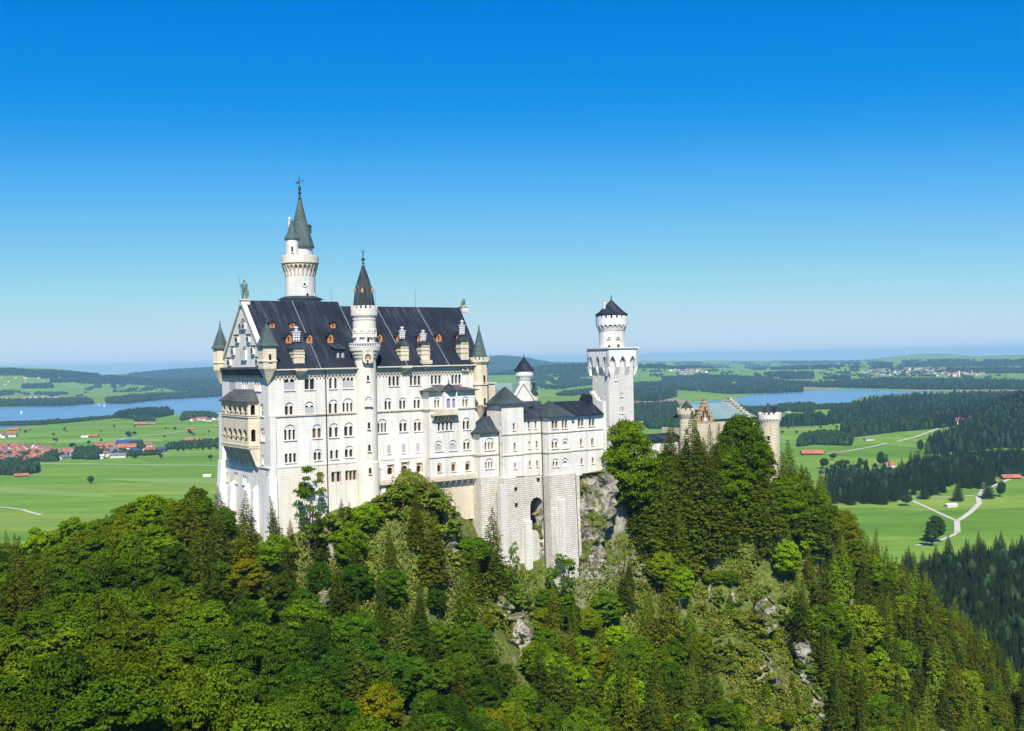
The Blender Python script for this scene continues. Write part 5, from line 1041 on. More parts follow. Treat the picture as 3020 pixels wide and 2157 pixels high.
bp = N(nt, 'Bump', Strength=1.0, Distance=0.6); L(n1.outputs[0], bp.inputs['Height']); L(bp.outputs[0], b.inputs['Normal'])
def rock(label, outline, D, depth, seed, lean=0.25, name='rock_face'):
    """a knobbly rock buttress: outline (photo pixels) gives its width and height at distance D"""
    xs = [p[0] for p in outline]; ys = [p[1] for p in outline]; nx, ny = 46, 54
    pts = []; x0, x1, y0, y1 = min(xs), max(xs), min(ys), max(ys)
    def span(y):
        c = []
        for (ax, ay), (bx_, by_) in zip(outline, outline[1:]+outline[:1]):
            if (ay-y)*(by_-y) <= 0 and ay != by_: c.append(ax+(bx_-ax)*(y-ay)/(by_-ay))
        return (min(c), max(c)) if len(c) > 1 else (x0, x0+1)
    base = at((x0+x1)/2, y1, D); vs = []; H = y1-y0
    for j in range(ny+1):
        y = y0+1+(H-2)*j/ny; a, c = span(y); a += (vnoise(np.float64(y/11), np.float64(seed*3.3), 5)-0.5)*18; c += (vnoise(np.float64(y/11), np.float64(seed*5.1), 6)-0.5)*18
        for i in range(nx+1):
            t = i/nx; px = a+(c-a)*t; q = math.sin(math.pi*t)**0.5
            dd = D+1.5+lean*(y1-y)/F*D - depth*0.75*q*(0.6+0.4*math.sin(math.pi*min(1, j/ny+0.15))) + (vnoise(np.float64(px/22+seed), np.float64(y/30), seed)-0.5)*depth*0.9 + (vnoise(np.float64(px/7+seed), np.float64(y/9), seed+1)-0.5)*depth*0.22 + abs(vnoise(np.float64(px/16+seed), np.float64(y/7), seed+2)-0.5)*depth*0.25 + (vnoise(np.float64(px/3), np.float64(y/3), seed+3)-0.5)*0.5
            X, Y, Z = at(px, y, dd); vs.append((X, Y, Z))
    fs = [(j*(nx+1)+i, j*(nx+1)+i+1, (j+1)*(nx+1)+i+1, (j+1)*(nx+1)+i) for j in range(ny) for i in range(nx)]
    nb = len(vs); back = [at(*p, D+depth+3+lean*(y1-p[1])/F*D) for p in outline]
    # closed back: shift of the front sheet
    vs2 = [(x, y+depth+6, z) for x, y, z in vs]
    mb = MB(); ox, oy, oz = base
    mb.add([(x-ox, y-oy, z-oz) for x, y, z in vs], fs); mb.add([(x-ox, y-oy, z-oz) for x, y, z in vs2], fs)
    rim = [j*(nx+1) for j in range(ny+1)], [j*(nx+1)+nx for j in range(ny+1)], list(range(nx+1)), [ny*(nx+1)+i for i in range(nx+1)]
    for rr in rim:
        for p, q in zip(rr, rr[1:]): mb.add([tuple(np.subtract(v_, base)) for v_ in (vs[p], vs[q], vs2[q], vs2[p])], [(0, 1, 2, 3)])
    o = mb.build(name, M['rock']); o.location = base; return tag(o, label, 'rock face', 'bare limestone faces on the crag')
rock('large grey rock face under the east corner of the bower wing', [(1706, 1398), (1790, 1390), (1822, 1420), (1818, 1500), (1800, 1560), (1778, 1590), (1790, 1660), (1740, 1750), (1705, 1740), (1700, 1560)], 286.5, 3, 1, 0.03)
rock('tall pale rock strip between the shrubs left of the masonry piers', [(1304, 1516), (1322, 1512), (1345, 1570), (1362, 1700), (1330, 1705), (1308, 1640)], 256, 3, 2)
rock('yellow rock fin wedged in the vaulted opening of the base', [(1572, 1520), (1600, 1490), (1606, 1700), (1596, 1790), (1578, 1640)], 281.5, 1.5, 3, 0.02)
rock('brown rock outcrop in the gully under the masonry base', [(1450, 1740), (1480, 1728), (1520, 1800), (1490, 1830), (1440, 1820)], 262, 4, 4, 0.5)
rock('pale rock rib in the middle of the gully', [(1500, 1825), (1550, 1820), (1570, 1870), (1568, 1960), (1552, 1990), (1535, 1940), (1505, 1890)], 252, 4, 5, 0.6)
rock('small pale outcrop beside the dark spruces right of the grey face', [(1870, 1670), (1900, 1660), (1912, 1720), (1880, 1735)], 290, 3, 6, 0.5)
rock('broken pale outcrop below the gatehouse spruces', [(2055, 1580), (2090, 1560), (2130, 1590), (2150, 1640), (2110, 1670), (2040, 1640)], 304, 3, 7, 0.6)
rock('white scarred cliff low on the east slope', [(2200, 2000), (2270, 1950), (2320, 1985), (2335, 2050), (2290, 2110), (2220, 2080)], 262, 5, 8, 0.5)
rock('long white rock rib on the east slope edge', [(2345, 1900), (2385, 1895), (2395, 1960), (2380, 2020), (2360, 2010), (2350, 1950)], 272, 4, 9, 0.5)
rock('white cliff at the bottom edge below the east rib', [(2395, 2070), (2420, 2060), (2455, 2150), (2460, 2200), (2400, 2200), (2380, 2120)], 254, 4, 10, 0.5)
rock('thin pale rock streak down the middle of the open east slope', [(2150, 1700), (2166, 1695), (2178, 1800), (2186, 1900), (2168, 1905), (2156, 1800)], 288, 2, 12, 0.75)
rock('narrow pale rock rib left on the open east slope', [(2082, 1690), (2100, 1690), (2108, 1790), (2094, 1830), (2084, 1780)], 291, 2, 13, 0.75)
rock('grey ledge on the open east slope above the white scar', [(2240, 1800), (2290, 1780), (2300, 1850), (2260, 1880)], 282, 3, 14, 0.7)
rock('small white outcrop left of the gully under pines', [(935, 1750), (965, 1735), (970, 1790), (940, 1800)], 235, 3, 11, 0.5)

# ------------------------------------------------------------------ trees
def leafmat(name, tone, sat=1.0):
    m, nt, b = newmat(name); L = nt.links.new; nt.nodes.remove(b); out = nt.nodes['Material Output']
    oi = N(nt, 'ObjectInfo'); tc = N(nt, 'TexCoord'); n = N(nt, 'TexNoise', Scale=0.55, Detail=3.0); L(tc.outputs['Object'], n.inputs['Vector'])
    r = ramp(nt, n.outputs[0], [(0.32, tuple(t*0.62 for t in tone)), (0.68, tuple(t*1.38 for t in tone))])
    c = mixc(nt, 1.0, r.outputs[0], oi.outputs['Color'], 'MULTIPLY')
    d = N(nt, 'BsdfDiffuse'); tr = N(nt, 'BsdfTranslucent'); gl = N(nt, 'BsdfGlossy', Roughness=0.5); L(c, d.inputs[0])
    c2 = mixc(nt, 1.0, c, (1.3, 1.35, 0.5), 'MULTIPLY'); L(c2, tr.inputs[0])
    mx = N(nt, 'MixShader'); mx.inputs[0].default_value = 0.27; L(d.outputs[0], mx.inputs[1]); L(tr.outputs[0], mx.inputs[2])
    nt.nodes.remove(gl); L(mx.outputs[0], out.inputs[0]); return m
M['leaf'] = leafmat('broad leaves', (0.086, 0.138, 0.007)); M['needle'] = leafmat('spruce needles', (0.088, 0.112, 0.010)); M['bush'] = leafmat('shrub leaves', (0.185, 0.23, 0.028))
def quads_mesh(name, C, Nn, S, mat, asp=0.75, two=True):
    k = len(C); Nn = Nn/np.linalg.norm(Nn, axis=1, keepdims=True)
    r = rng.normal(size=(k, 3)); a = np.cross(Nn, r); a /= np.linalg.norm(a, axis=1, keepdims=True); b = np.cross(Nn, a)
    a = a*S[:, None]*0.5; b = b*S[:, None]*0.5*asp; bend = Nn*S[:, None]*0.12
    P = np.stack([C-a-bend, C-b+bend, C+a-bend, C+b+bend], 1).reshape(-1, 3)     # lozenge leaf clusters
    me = bpy.data.meshes.new(name); me.vertices.add(len(P)); me.vertices.foreach_set('co', P.astype(np.float32).ravel())
    me.loops.add(len(P)); me.loops.foreach_set('vertex_index', np.arange(len(P), dtype=np.int32)); me.polygons.add(k)
    me.polygons.foreach_set('loop_start', np.arange(0, len(P), 4, dtype=np.int32)); me.polygons.foreach_set('loop_total', np.full(k, 4, np.int32)); me.update(); me.materials.append(mat); return me
def broad_crown(name, H, Rr, nl, mat, nclump=60, base=0.28, size=0.5, sparse=1.0):
    C = []; Nn = []; S = []
    for i in range(nclump):
        while True:
            p = rng.uniform(-1, 1, 3)
            if 0.35 < (p**2).sum() < 1: break
        cz = H*(base+(1-base)*0.5) + p[2]*H*(1-base)*0.5*0.88; wf = 1.0 if p[2] < 0.2 else 1-0.15*p[2]
        c = np.array([p[0]*Rr*0.86*wf, p[1]*Rr*0.86*wf, cz]); r = rng.uniform(0.08, 0.25)*Rr
        m_ = int(nl/nclump*sparse*(r/(0.165*Rr))**1.7)
        d = rng.normal(size=(m_, 3)); d /= np.linalg.norm(d, axis=1, keepdims=True); d[:, 2] = np.where(d[:, 2] < -0.25, -d[:, 2]*0.6, d[:, 2])
        rad = r*rng.uniform(0.35, 1.0, (m_, 1))**0.6*np.where(rng.random((m_, 1)) < 0.12, 1.45, 1.08); C.append(c+d*rad*np.array([1.15, 1.15, 0.8])); Nn.append(d+rng.normal(size=(m_, 3))*0.75+np.array([0, 0, 0.4])); S.append(rng.uniform(0.7, 1.4, m_)*size)
    C = np.concatenate(C); return quads_mesh(name, C, np.concatenate(Nn), np.concatenate(S), mat)
def spruce_crown(name, H, Rr, mat, whorls=34, per=8, size=0.55, base=0.06, droop=0.28, gap=0.0):
    C = []; Nn = []; S = []
    for w in range(whorls):
        t = w/(whorls-1); z = H*(base+(0.985-base)*t); Lr = Rr*((1-t)**0.78)*rng.uniform(0.82, 1.08)+0.12
        n = max(4, int(per*(0.55+0.45*(1-t))))
        for k in range(n):
            if rng.random() < gap: continue
            a = 2*math.pi*(k+rng.random()*0.8)/n; L_ = Lr*rng.uniform(0.7, 1.15); m_ = max(6, int(L_/Rr*44)); s = rng.uniform(0.12, 1.0, m_)**0.8
            d = np.array([math.cos(a), math.sin(a)]); e = np.array([-d[1], d[0]]); wd = (1-s)*0.42*L_+0.15
            off = rng.uniform(-1, 1, m_)*wd
            x = np.outer(s*L_, d)+np.outer(off, e); zz = z - droop*L_*s + 0.10*L_*s**3 - np.abs(off)*0.2 + rng.normal(size=m_)*0.08
            C.append(np.column_stack([x, zz])); nn = np.column_stack([np.tile(d*0.45, (m_, 1)), np.ones(m_)*0.8])+rng.normal(size=(m_, 3))*0.38; Nn.append(nn); S.append(rng.uniform(0.6, 1.25, m_)*size*(0.55+0.45*(1-t)))
    C = np.concatenate(C); return quads_mesh(name, C, np.concatenate(Nn), np.concatenate(S), mat, 0.5)
def trunk_mesh(name, H, r, limbs=7, Rr=3.0, spread=0.6):
    mb = MB(); p = Vector((0, 0, -1.5)); k = 5
    for i in range(k):
        q = Vector((rng.normal()*0.15, rng.normal()*0.15, H*(i+1)/k*0.9)); mb.tube(p, q, r*(1-i/k*0.85), r*(1-(i+1)/k*0.85), 6); p = q
    for i in range(limbs):
        a = 2*math.pi*i/limbs+rng.random(); z = H*(0.3+0.5*rng.random()); b0 = Vector((0, 0, z)); b1 = Vector((math.cos(a)*Rr*spread, math.sin(a)*Rr*spread, z+H*0.13)); mb.tube(b0, b1, r*0.38, r*0.12, 5)
    me = bpy.data.meshes.new(name); me.from_pydata([tuple(v) for v in mb.v], [], mb.f); me.materials.append(M['bark']); me.update(); return me
BRO = [broad_crown('crown', 14, 4.4+0.15*i, 17000, M['leaf'], 130+14*i, base=0.12+0.05*(i % 4), size=0.35) for i in range(7)]
BTR = [trunk_mesh('trunk', 12, 0.28, 8, 4) for _ in range(3)]
SPR = [spruce_crown('crown', 20, 4.7, M['needle'], 36+3*i, 10, size=0.62, droop=0.22+0.05*i, gap=0.03*i) for i in range(4)]
STR = [trunk_mesh('trunk', 20, 0.26, 0) for _ in range(2)]
BSH = [broad_crown('foliage', 3.2, 1.9, 1500, M['bush'], 16, base=0.0, size=0.34) for i in range(4)]
THIN = [broad_crown('crown', 15, 3.6, 3200, M['leaf'], 60, base=0.12, size=0.30), broad_crown('crown', 12, 3.4, 4200, M['leaf'], 60, base=0.08, size=0.30)]
BRL = [broad_crown('crown', 24, 7.4, 36000, M['leaf'], 260, base=0.1+0.06*i, size=0.40) for i in range(3)]
SPL = [spruce_crown('crown', 34, 6.4, M['needle'], 62, 13, size=0.62, droop=0.26+0.06*i) for i in range(3)]
def tree(kind, x, y, z, H, wid, color, label, group, cat=None, idx=None, deep=0.0):
    meshes = {'broadleaf_tree': (BRO, BTR, 14.0), 'spruce_tree': (SPR, STR, 20.0), 'shrub': (BSH, None, 3.2), 'young_tree': (THIN, BTR, 14.0)}[kind]
    if kind == 'broadleaf_tree' and H > 19: meshes = (BRL, BTR, 24.0)
    if kind == 'spruce_tree' and H > 26: meshes = (SPL, STR, 34.0)
    k = rng.integers(len(meshes[0])) if idx is None else idx % len(meshes[0])
    o = bpy.data.objects.new(kind, None); col.objects.link(o); o.location = (x, y, z-deep); tl_ = 0.045 if kind == 'spruce_tree' else 0.09; o.rotation_euler = (rng.normal()*tl_, rng.normal()*tl_, rng.uniform(0, 6.28)); s = H/meshes[2]; o.scale = (s*wid*rng.uniform(0.85, 1.15), s*wid*rng.uniform(0.85, 1.15), s); o.empty_display_size = 1
    c = bpy.data.objects.new('foliage' if kind == 'shrub' else 'crown', meshes[0][k]); col.objects.link(c); c.parent = o; c.color = (*color, 1)
    if meshes[1]:
        t = bpy.data.objects.new('trunk', meshes[1][k % len(meshes[1])]); col.objects.link(t); t.parent = o
        if meshes[2] > 20.5: t.scale = (1.5, 1.5, 1.7)
    tag(o, label, cat or {'broadleaf_tree': 'tree', 'spruce_tree': 'spruce', 'shrub': 'shrub', 'young_tree': 'young tree'}[kind], group); return o
# allowed height of the tree tops over the picture (photo pixels): the canopy line against meadow, castle and rock
LIM = np.array([(0, 1545), (80, 1572), (140, 1490), (210, 1485), (300, 1505), (360, 1462), (425, 1448), (505, 1450), (560, 1418), (600, 1424), (635, 1462), (690, 1480), (720, 1500), (770, 1545), (800, 1572), (850, 1552), (880, 1515), (930, 1495), (1000, 1492), (1070, 1482), (1110, 1472), (1140, 1445),
                (1180, 1425), (1240, 1425), (1300, 1450), (1335, 1520), (1390, 1560), (1470, 1590), (1530, 1600), (1560, 1680), (1590, 1740), (1625, 1690), (1680, 1690), (1740, 1690), (1780, 1640), (1800, 1560), (1822, 1490), (1850, 1380), (1900, 1330), (1960, 1320), (2010, 1300), (2060, 1260), (2100, 1270),
                (2150, 1300), (2185, 1440), (2200, 1455), (2250, 1455), (2300, 1445), (2350, 1390), (2400, 1370), (2440, 1420), (2480, 1530), (2540, 1550), (2600, 1575), (2645, 1602), (2738, 1685), (2812, 1760), (2850, 1800), (2900, 1810), (2960, 1800), (3020, 1860), (3200, 1950)], float)
# places where grass, scrub and rock show instead of canopy
CLEAR = [[(1300, 1500), (1350, 1500), (1375, 1710), (1300, 1710)], [(1420, 1710), (1530, 1710), (1590, 1840), (1590, 2010), (1520, 2010), (1430, 1860)], [(1690, 1380), (1830, 1380), (1830, 1600), (1760, 1770), (1690, 1760)],
         [(2020, 1540), (2160, 1540), (2260, 1680), (2340, 1760), (2330, 1890), (2360, 1900), (2400, 1900), (2470, 2170), (2370, 2170), (2180, 2110), (2120, 1950), (2050, 1800)], [(1860, 1640), (1930, 1640), (1930, 1750), (1860, 1750)]]
def inpoly(px, py, poly):
    px = np.asarray(px); ins = np.zeros(px.shape, bool)
    for (ax, ay), (bx_, by_) in zip(poly, poly[1:]+poly[:1]):
        c = ((ay > py) != (by_ > py)) & (px < (bx_-ax)*(py-ay)/((by_-ay) or 1e-9)+ax); ins ^= c
    return ins
def tint(kind, px, py):
    r = rng.random()
    if kind == 'spruce_tree': k_ = int(r*3) if (px < 1300 or rng.random() < 0.6) else 3; base = [(0.70, 0.84, 0.8), (0.95, 1.0, 0.8), (1.3, 1.15, 0.7), (1.45, 1.75, 0.8)][k_]; nm = ['dark green', 'dusky green', 'olive', 'light green'][k_]
    else:
        warm = 1.0 if px < 900 or px > 1900 else 0.35
        if r < 0.012 and px > 500: return (2.2, 1.45, 0.5), 'golden yellow'
        if r < 0.38*warm+0.05: base, nm = (1.18, 1.08, 0.8), 'olive'
        elif r < 0.62: base, nm = (0.68, 0.86, 0.8), 'deep green'
        elif r < 0.87: base, nm = (0.92, 1.05, 0.75), 'mid green'
        else: base, nm = (1.3, 1.45, 0.7), 'bright green'
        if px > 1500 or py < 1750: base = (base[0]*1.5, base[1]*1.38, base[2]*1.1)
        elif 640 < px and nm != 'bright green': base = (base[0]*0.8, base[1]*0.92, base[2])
    f = rng.uniform(0.70, 1.36); return tuple(b_*f for b_ in base), nm
def region(px, py):
    if px < 640: a = 'on the left slope' if py > 1650 else 'on the left ridge beside the meadows'
    elif px < 1300: a = 'on the slope under the palace' if py > 1700 else 'at the foot of the palace wall'
    elif px < 1850: a = 'in the gully below the masonry base'
    elif px < 2350: a = 'on the rocky slope below the gatehouse' if py > 1500 else 'in front of the gatehouse'
    else: a = 'on the right-hand spur'
    if py > 1950: a = a.replace('on the', 'low on the', 1) if a.startswith('on the') else a
    return a
castle_fp = []
def in_castle(x, y):
    d = Vector((x, y))-C0; u, v = d.dot(U), d.dot(V)
    return (-4 < u < 60 and -3.2 < v < 40) or (38 < u < 96 and -13.5 < v < 30) or (96 < u < 190 and -5 < v < 30) or (50 < u < 80 and -16.5 < v < 0)
placed = []; counts = {}
cand = rng.uniform([-330, 78], [290, 420], (60000, 2))
cz = bil(cand[:, 0], cand[:, 1]); cpx, cpy = proj(cand[:, 0], cand[:, 1], cz)
ok = (cpx > -120) & (cpx < 3140) & (cpy < 2420) & (cz > 2)
cand, cz, cpx, cpy = cand[ok], cz[ok], cpx[ok], cpy[ok]
cell = {}
for (x, y), z, px, py in zip(cand, cz, cpx, cpy):
    if in_castle(x, y): continue
    D = y; left = px < 1250
    kind = 'broadleaf_tree'; r = rng.random()
    ps = 0.12 if px < 560 else 0.42 if px < 1300 else 0.42 if px < 1850 else 0.66 if px < 2350 else 0.8
    if py > 1950 and px < 1500: ps *= 0.3
    if r < ps: kind = 'spruce_tree'
    sp_ = (7.4 if D < 200 else 5.8) if kind == 'broadleaf_tree' else 4.6
    if px > 1250 and kind == 'broadleaf_tree': sp_ = 5.0
    key = (int(x//10), int(y//10)); near = False
    for i in (-1, 0, 1):
        for j in (-1, 0, 1):
            for (ax, ay, sp2) in cell.get((key[0]+i, key[1]+j), ()):
                if (ax-x)**2+(ay-y)**2 < (0.5*(sp_+sp2))**2: near = True; break
            if near: break
        if near: break
    if near: continue
    H = rng.uniform(11, 16)*(1.12 if D < 200 else 1.0) if kind == 'broadleaf_tree' else rng.uniform(10, 23)
    if 640 < px < 1850: H *= 0.75 if py < 1900 else 0.9
    if 1250 < px < 1850 and kind == 'broadleaf_tree': H *= 0.85
    if 1840 < px < 2400 and py < 1640: H *= 1.35
    tx, ty = proj(x, y, z+H); hw = 0.3*H*F/D
    lim = max(np.interp(tx+q*hw, LIM[:, 0], LIM[:, 1]) for q in (-0.7, 0, 0.7)) if kind != 'spruce_tree' else np.interp(tx, LIM[:, 0], LIM[:, 1])-(rng.uniform(0, 22) if tx > 640 else -8)
    lim += rng.uniform(-6, 22)
    if ty < lim:
        H2 = (py-lim)/F*D
        if H2 < 3.0: continue
        H = min(H, H2)
    bad = False
    for poly in CLEAR:
        for q in (0.25, 0.6, 0.95):
            xx_, yy_ = proj(x, y, z+H*q)
            if inpoly(np.array([xx_]), np.array([yy_]), poly)[0]: bad = True
    if bad and H > 4.5:
        if rng.random() < 0.90: continue
        H = rng.uniform(2.5, 6)
    if tx < -60 or tx > 3080: continue
    cell.setdefault(key, []).append((x, y, sp_)); placed.append((kind, x, y, z, H, px, py, D))
# how much of each tree the photograph can show: front-to-back cover mask in 6 px cells
CW, CH_ = 520, 240; MX0, MY0, CS = -60, 1140, 6.0
def visible(lst, mask):
    out = []
    for i, p in enumerate(lst):
        kind, x, y, z, H = p[:5]; wf = 0.30 if kind != 'spruce_tree' else 0.17
        tx, ty = proj(x, y, z+H); bx_, by_ = proj(x, y, z); hw = H*wf*F/y
        x0, x1 = int((min(tx, bx_)-hw-MX0)/CS), int((max(tx, bx_)+hw-MX0)/CS)+1; y0, y1 = int((ty-MY0)/CS), int((by_-0.15*(by_-ty)-MY0)/CS)+1
        x0, y0, x1, y1 = max(x0, 0), max(y0, 0), min(x1, CW), min(y1, CH_)
        if x1 <= x0 or y1 <= y0: out.append(0.0); continue
        sub_ = mask[y0:y1, x0:x1]; out.append(float((~sub_).sum())*CS*CS)
        if kind == 'spruce_tree':
            for r_i in range(y0, y1):
                t = (r_i-y0+1)/(y1-y0); c0 = (x0+x1)/2; h_ = (x1-x0)/2*t*0.9; mask[r_i, max(0, int(round(c0-h_))):int(round(c0+h_))] = True
        else:
            k_ = max(0, int((x1-x0)*0.12)); mask[y0+max(0, int((y1-y0)*0.1)):y1, x0+k_:x1-k_] = True
    return out
placed.sort(key=lambda p: p[2]); MASK = np.zeros((CH_, CW), bool)
vis = visible(placed, MASK)
size_w = lambda H: 'tall' if H > 14 else 'medium' if H > 9.5 else 'small'
pool = {'spruce_tree': [], 'broadleaf_tree_a': [], 'broadleaf_tree_b': []}
for p, vs_ in zip(placed, vis):
    if vs_ < 60: continue
    kind, x, y, z, H, px, py, D = p; colr, nm = tint(kind, px, py)
    kd = 'spruce_tree' if kind == 'spruce_tree' else ('broadleaf_tree_a' if nm in ('olive', 'deep green', 'golden yellow') else 'broadleaf_tree_b')  # broadleaf trees grouped by leaf tint alone
    pool[kd].append((vs_, p, colr, nm))
NAMEK = {'spruce_tree': 'spruce', 'broadleaf_tree_a': 'round crowned tree', 'broadleaf_tree_b': 'leafy tree'}
print({k_: len(v) for k_, v in pool.items()})
REST = {'spruce_tree': [], 'broadleaf_tree_a': [], 'broadleaf_tree_b': []}
CAP = {'spruce_tree': 190, 'broadleaf_tree_a': 280, 'broadleaf_tree_b': 280}
for kd, lst in pool.items():
    lst.sort(key=lambda q: -q[0])
    for i, (vs_, (kind, x, y, z, H, px, py, D), colr, nm) in enumerate(lst):
        wid = (rng.uniform(0.72, 1.3) if kind == 'spruce_tree' else rng.uniform(0.85, 1.25))*(1.15 if kind == 'broadleaf_tree' and H < 9 else 1)
        if i >= CAP[kd]: REST[kd].append((x, y, z, H, wid, colr)); continue
        yy = proj(x, y, z+H*0.6)[1]; rg = region(px, float(yy))
        o = tree(kind, x, y, z, H, wid, colr, f'{size_w(H)} {nm} {NAMEK[kd]} {rg}', f'{size_w(H)} {nm} {NAMEK[kd]}s {rg}', cat={'spruce_tree': 'spruce', 'broadleaf_tree_a': 'beech tree', 'broadleaf_tree_b': 'maple tree'}[kd]); o.name = kd
def merged_mat(src):
    m = src.copy(); nt = m.node_tree; oi = [n for n in nt.nodes if n.bl_idname == 'ShaderNodeObjectInfo'][0]; vc = nt.nodes.new('ShaderNodeVertexColor'); vc.layer_name = 'tint'
    for l in list(oi.outputs['Color'].links): t = l.to_socket; nt.links.remove(l); nt.links.new(vc.outputs[0], t)
    return m
MM = {'needle': merged_mat(M['needle']), 'leaf': merged_mat(M['leaf'])}
def merge_trees(name, lst, meshes, h0, mat, label, cat):
    if not lst: return
    cache = []
    for me in meshes:
        a = np.zeros(len(me.vertices)*3, np.float32); me.vertices.foreach_get('co', a); a = a.reshape(-1, 4, 3); cache.append(a)
    Vs = []; Cs = []
    for x, y, z, H, wid, c in lst:
        a = cache[rng.integers(len(cache))]; a = a[rng.random(len(a)) < 0.6]; s = H/h0; t = rng.uniform(0, 6.28); ca, sa = math.cos(t), math.sin(t)
        mid = a.mean(1, keepdims=True); a = mid+(a-mid)*1.28
        v = np.stack([(a[..., 0]*ca-a[..., 1]*sa)*s*wid+x, (a[..., 0]*sa+a[..., 1]*ca)*s*wid+y, a[..., 2]*s+z], -1).reshape(-1, 3); Vs.append(v); Cs.append(np.tile(np.array([*c, 1.0]), (len(v), 1)))
    P = np.concatenate(Vs); Cc = np.concatenate(Cs); k = len(P)//4
    me = bpy.data.meshes.new(name); me.vertices.add(len(P)); me.vertices.foreach_set('co', P.astype(np.float32).ravel()); me.loops.add(len(P)); me.loops.foreach_set('vertex_index', np.arange(len(P), dtype=np.int32)); me.polygons.add(k)
    me.polygons.foreach_set('loop_start', np.arange(0, len(P), 4, dtype=np.int32)); me.polygons.foreach_set('loop_total', np.full(k, 4, np.int32)); me.update()
    ca_ = me.color_attributes.new('tint', 'FLOAT_COLOR', 'POINT'); ca_.data.foreach_set('color', Cc.astype(np.float32).ravel()); me.materials.append(mat)
    o = bpy.data.objects.new(name, me); col.objects.link(o); tag(o, label, cat, None, 'stuff')
merge_trees('broadleaf_wood', REST['broadleaf_tree_a']+REST['broadleaf_tree_b'], BRO, 14.0, MM['leaf'], 'remaining broadleaf trees half hidden in the canopy of the near slope', 'wood')
# individual trees that stand out in the photograph
def hero(kind, px, py, D, hgt_px, label, color, wid=1.0, idx=None, group=None):
    best = None
    for dD in range(-26, 16, 2):
        d = D+dD; x, y, zt_ = at(px, py, d); zg_ = float(bil(x, y)); want = hgt_px/F*d; Hn = float(zt_)-zg_
        if in_castle(float(x), float(y)): continue
        sc_ = abs(Hn-want)+abs(dD)*0.05
        if Hn > 0.8 and (best is None or sc_ < best[0]): best = (sc_, float(x), float(y), zg_, Hn)
    if best is None: print('no place', label); return
    _, x, y, zg_, H = best
    if H > hgt_px/F*D*1.7: print('tall', label, H, hgt_px/F*D)
    tree(kind, x, y, zg_, H, wid*max(0.6, min(1.3, hgt_px/F*D/H)), color, label, group, idx=idx)
V_ = 1.328
hero('spruce_tree', 723, 1447, 262, 190, 'dark spruce with pointed top before the west wall buttresses', (0.9, 1.0, 0.8), 1.2, 1)
hero('spruce_tree', 818, 1460, 250, 170, 'thin pale spruce in front of the white corner buttress', (1.4, 1.25, 0.8), 1.0, 3)
hero('spruce_tree', 650, 1430, 268, 120, 'small dark spruce at the left foot of the west wall', (0.8, 0.9, 0.8), 1.3, 0)
hero('young_tree', 905, 1365, 252, 250, 'sparse tall tree with bare twigs standing in front of the palace wall', (1.1, 1.2, 0.8), 0.9, 0)
hero('spruce_tree', 1000, 1470, 255, 110, 'small dark spruce at the palace wall near the drainpipe', (0.7, 0.85, 0.8), 1.2, 1)
hero('spruce_tree', 1445, 1495, 268, 230, 'pointed spruce in front of the left masonry pier', (0.95, 1.05, 0.8), 1.15, 1)
hero('young_tree', 1505, 1548, 270, 170, 'slender bright green young tree before the rusticated pier', (1.3, 1.6, 0.8), 0.55, 1)
hero('young_tree', 1652, 1588, 272, 210, 'light open crowned tree in front of the polygonal masonry pier', (1.2, 1.4, 0.9), 1.1, 1)
hero('broadleaf_tree', 1860, 1232, 312, 300, 'large bright green tree standing before the square tower', (1.55, 1.55, 0.6), 0.95, 1)
hero('spruce_tree', 2032, 1206, 318, 420, 'tallest dark spruce between square tower and gatehouse', (1.0, 1.1, 0.75), 1.35, 0)
hero('spruce_tree', 1955, 1300, 316, 300, 'broad green spruce left of the tallest spruce', (1.1, 1.2, 0.75), 1.3, 2)
hero('broadleaf_tree', 2165, 1215, 322, 300, 'big dark green beech in front of the stepped gables', (0.85, 1.0, 0.7), 0.8, 2)
hero('spruce_tree', 2110, 1245, 316, 330, 'olive green spruce between the tallest spruce and the beech', (1.1, 1.15, 0.7), 0.8, 3)
hero('broadleaf_tree', 2215, 1300, 322, 190, 'yellowing tree left of the round gate tower', (1.9, 1.25, 0.6), 0.8, 4)
hero('spruce_tree', 2340, 1295, 345, 260, 'spruce with rounded top just right of the round gate tower', (1.0, 1.05, 0.75), 1.3, 0)
hero('spruce_tree', 2385, 1375, 342, 260, 'dark spruce on the spur behind the rounded spruce', (0.8, 0.95, 0.75), 1.25, 1)
hero('broadleaf_tree', 2300, 1395, 330, 160, 'small light tree hiding the foot of the round gate tower', (1.5, 1.5, 0.7), 0.9, 5)
hero('broadleaf_tree', 2510, 1495, 338, 190, 'olive gold tree on the right spur edge', (1.8, 1.35, 0.6), 1.0, 2)
for i_, (px, py, D, h) in enumerate(((1895, 1330, 312, 260), (1925, 1385, 308, 250), (1990, 1290, 320, 330), (2070, 1290, 318, 330), (2090, 1350, 312, 280), (2040, 1420, 305, 240), (2130, 1330, 314, 280), (2100, 1262, 322, 330), (2195, 1262, 322, 300), (1965, 1262, 320, 300), (2225, 1345, 322, 240), (2000, 1262, 324, 300), (2255, 1400, 330, 200), (2315, 1330, 342, 240), (2212, 1228, 326, 300), (2140, 1232, 326, 320), (1975, 1232, 326, 320), (2245, 1310, 326, 280), (2092, 1250, 320, 330), (2068, 1275, 318, 300))):
    hero('spruce_tree', px, py, D, h, 'lit green spruce filling the group around the tallest spruce', (0.8+0.35*(i_ % 3), 0.9+0.28*(i_ % 3), 0.8), 1.05+0.1*(i_ % 3), i_ % 4, 'spruces around the tallest spruce')
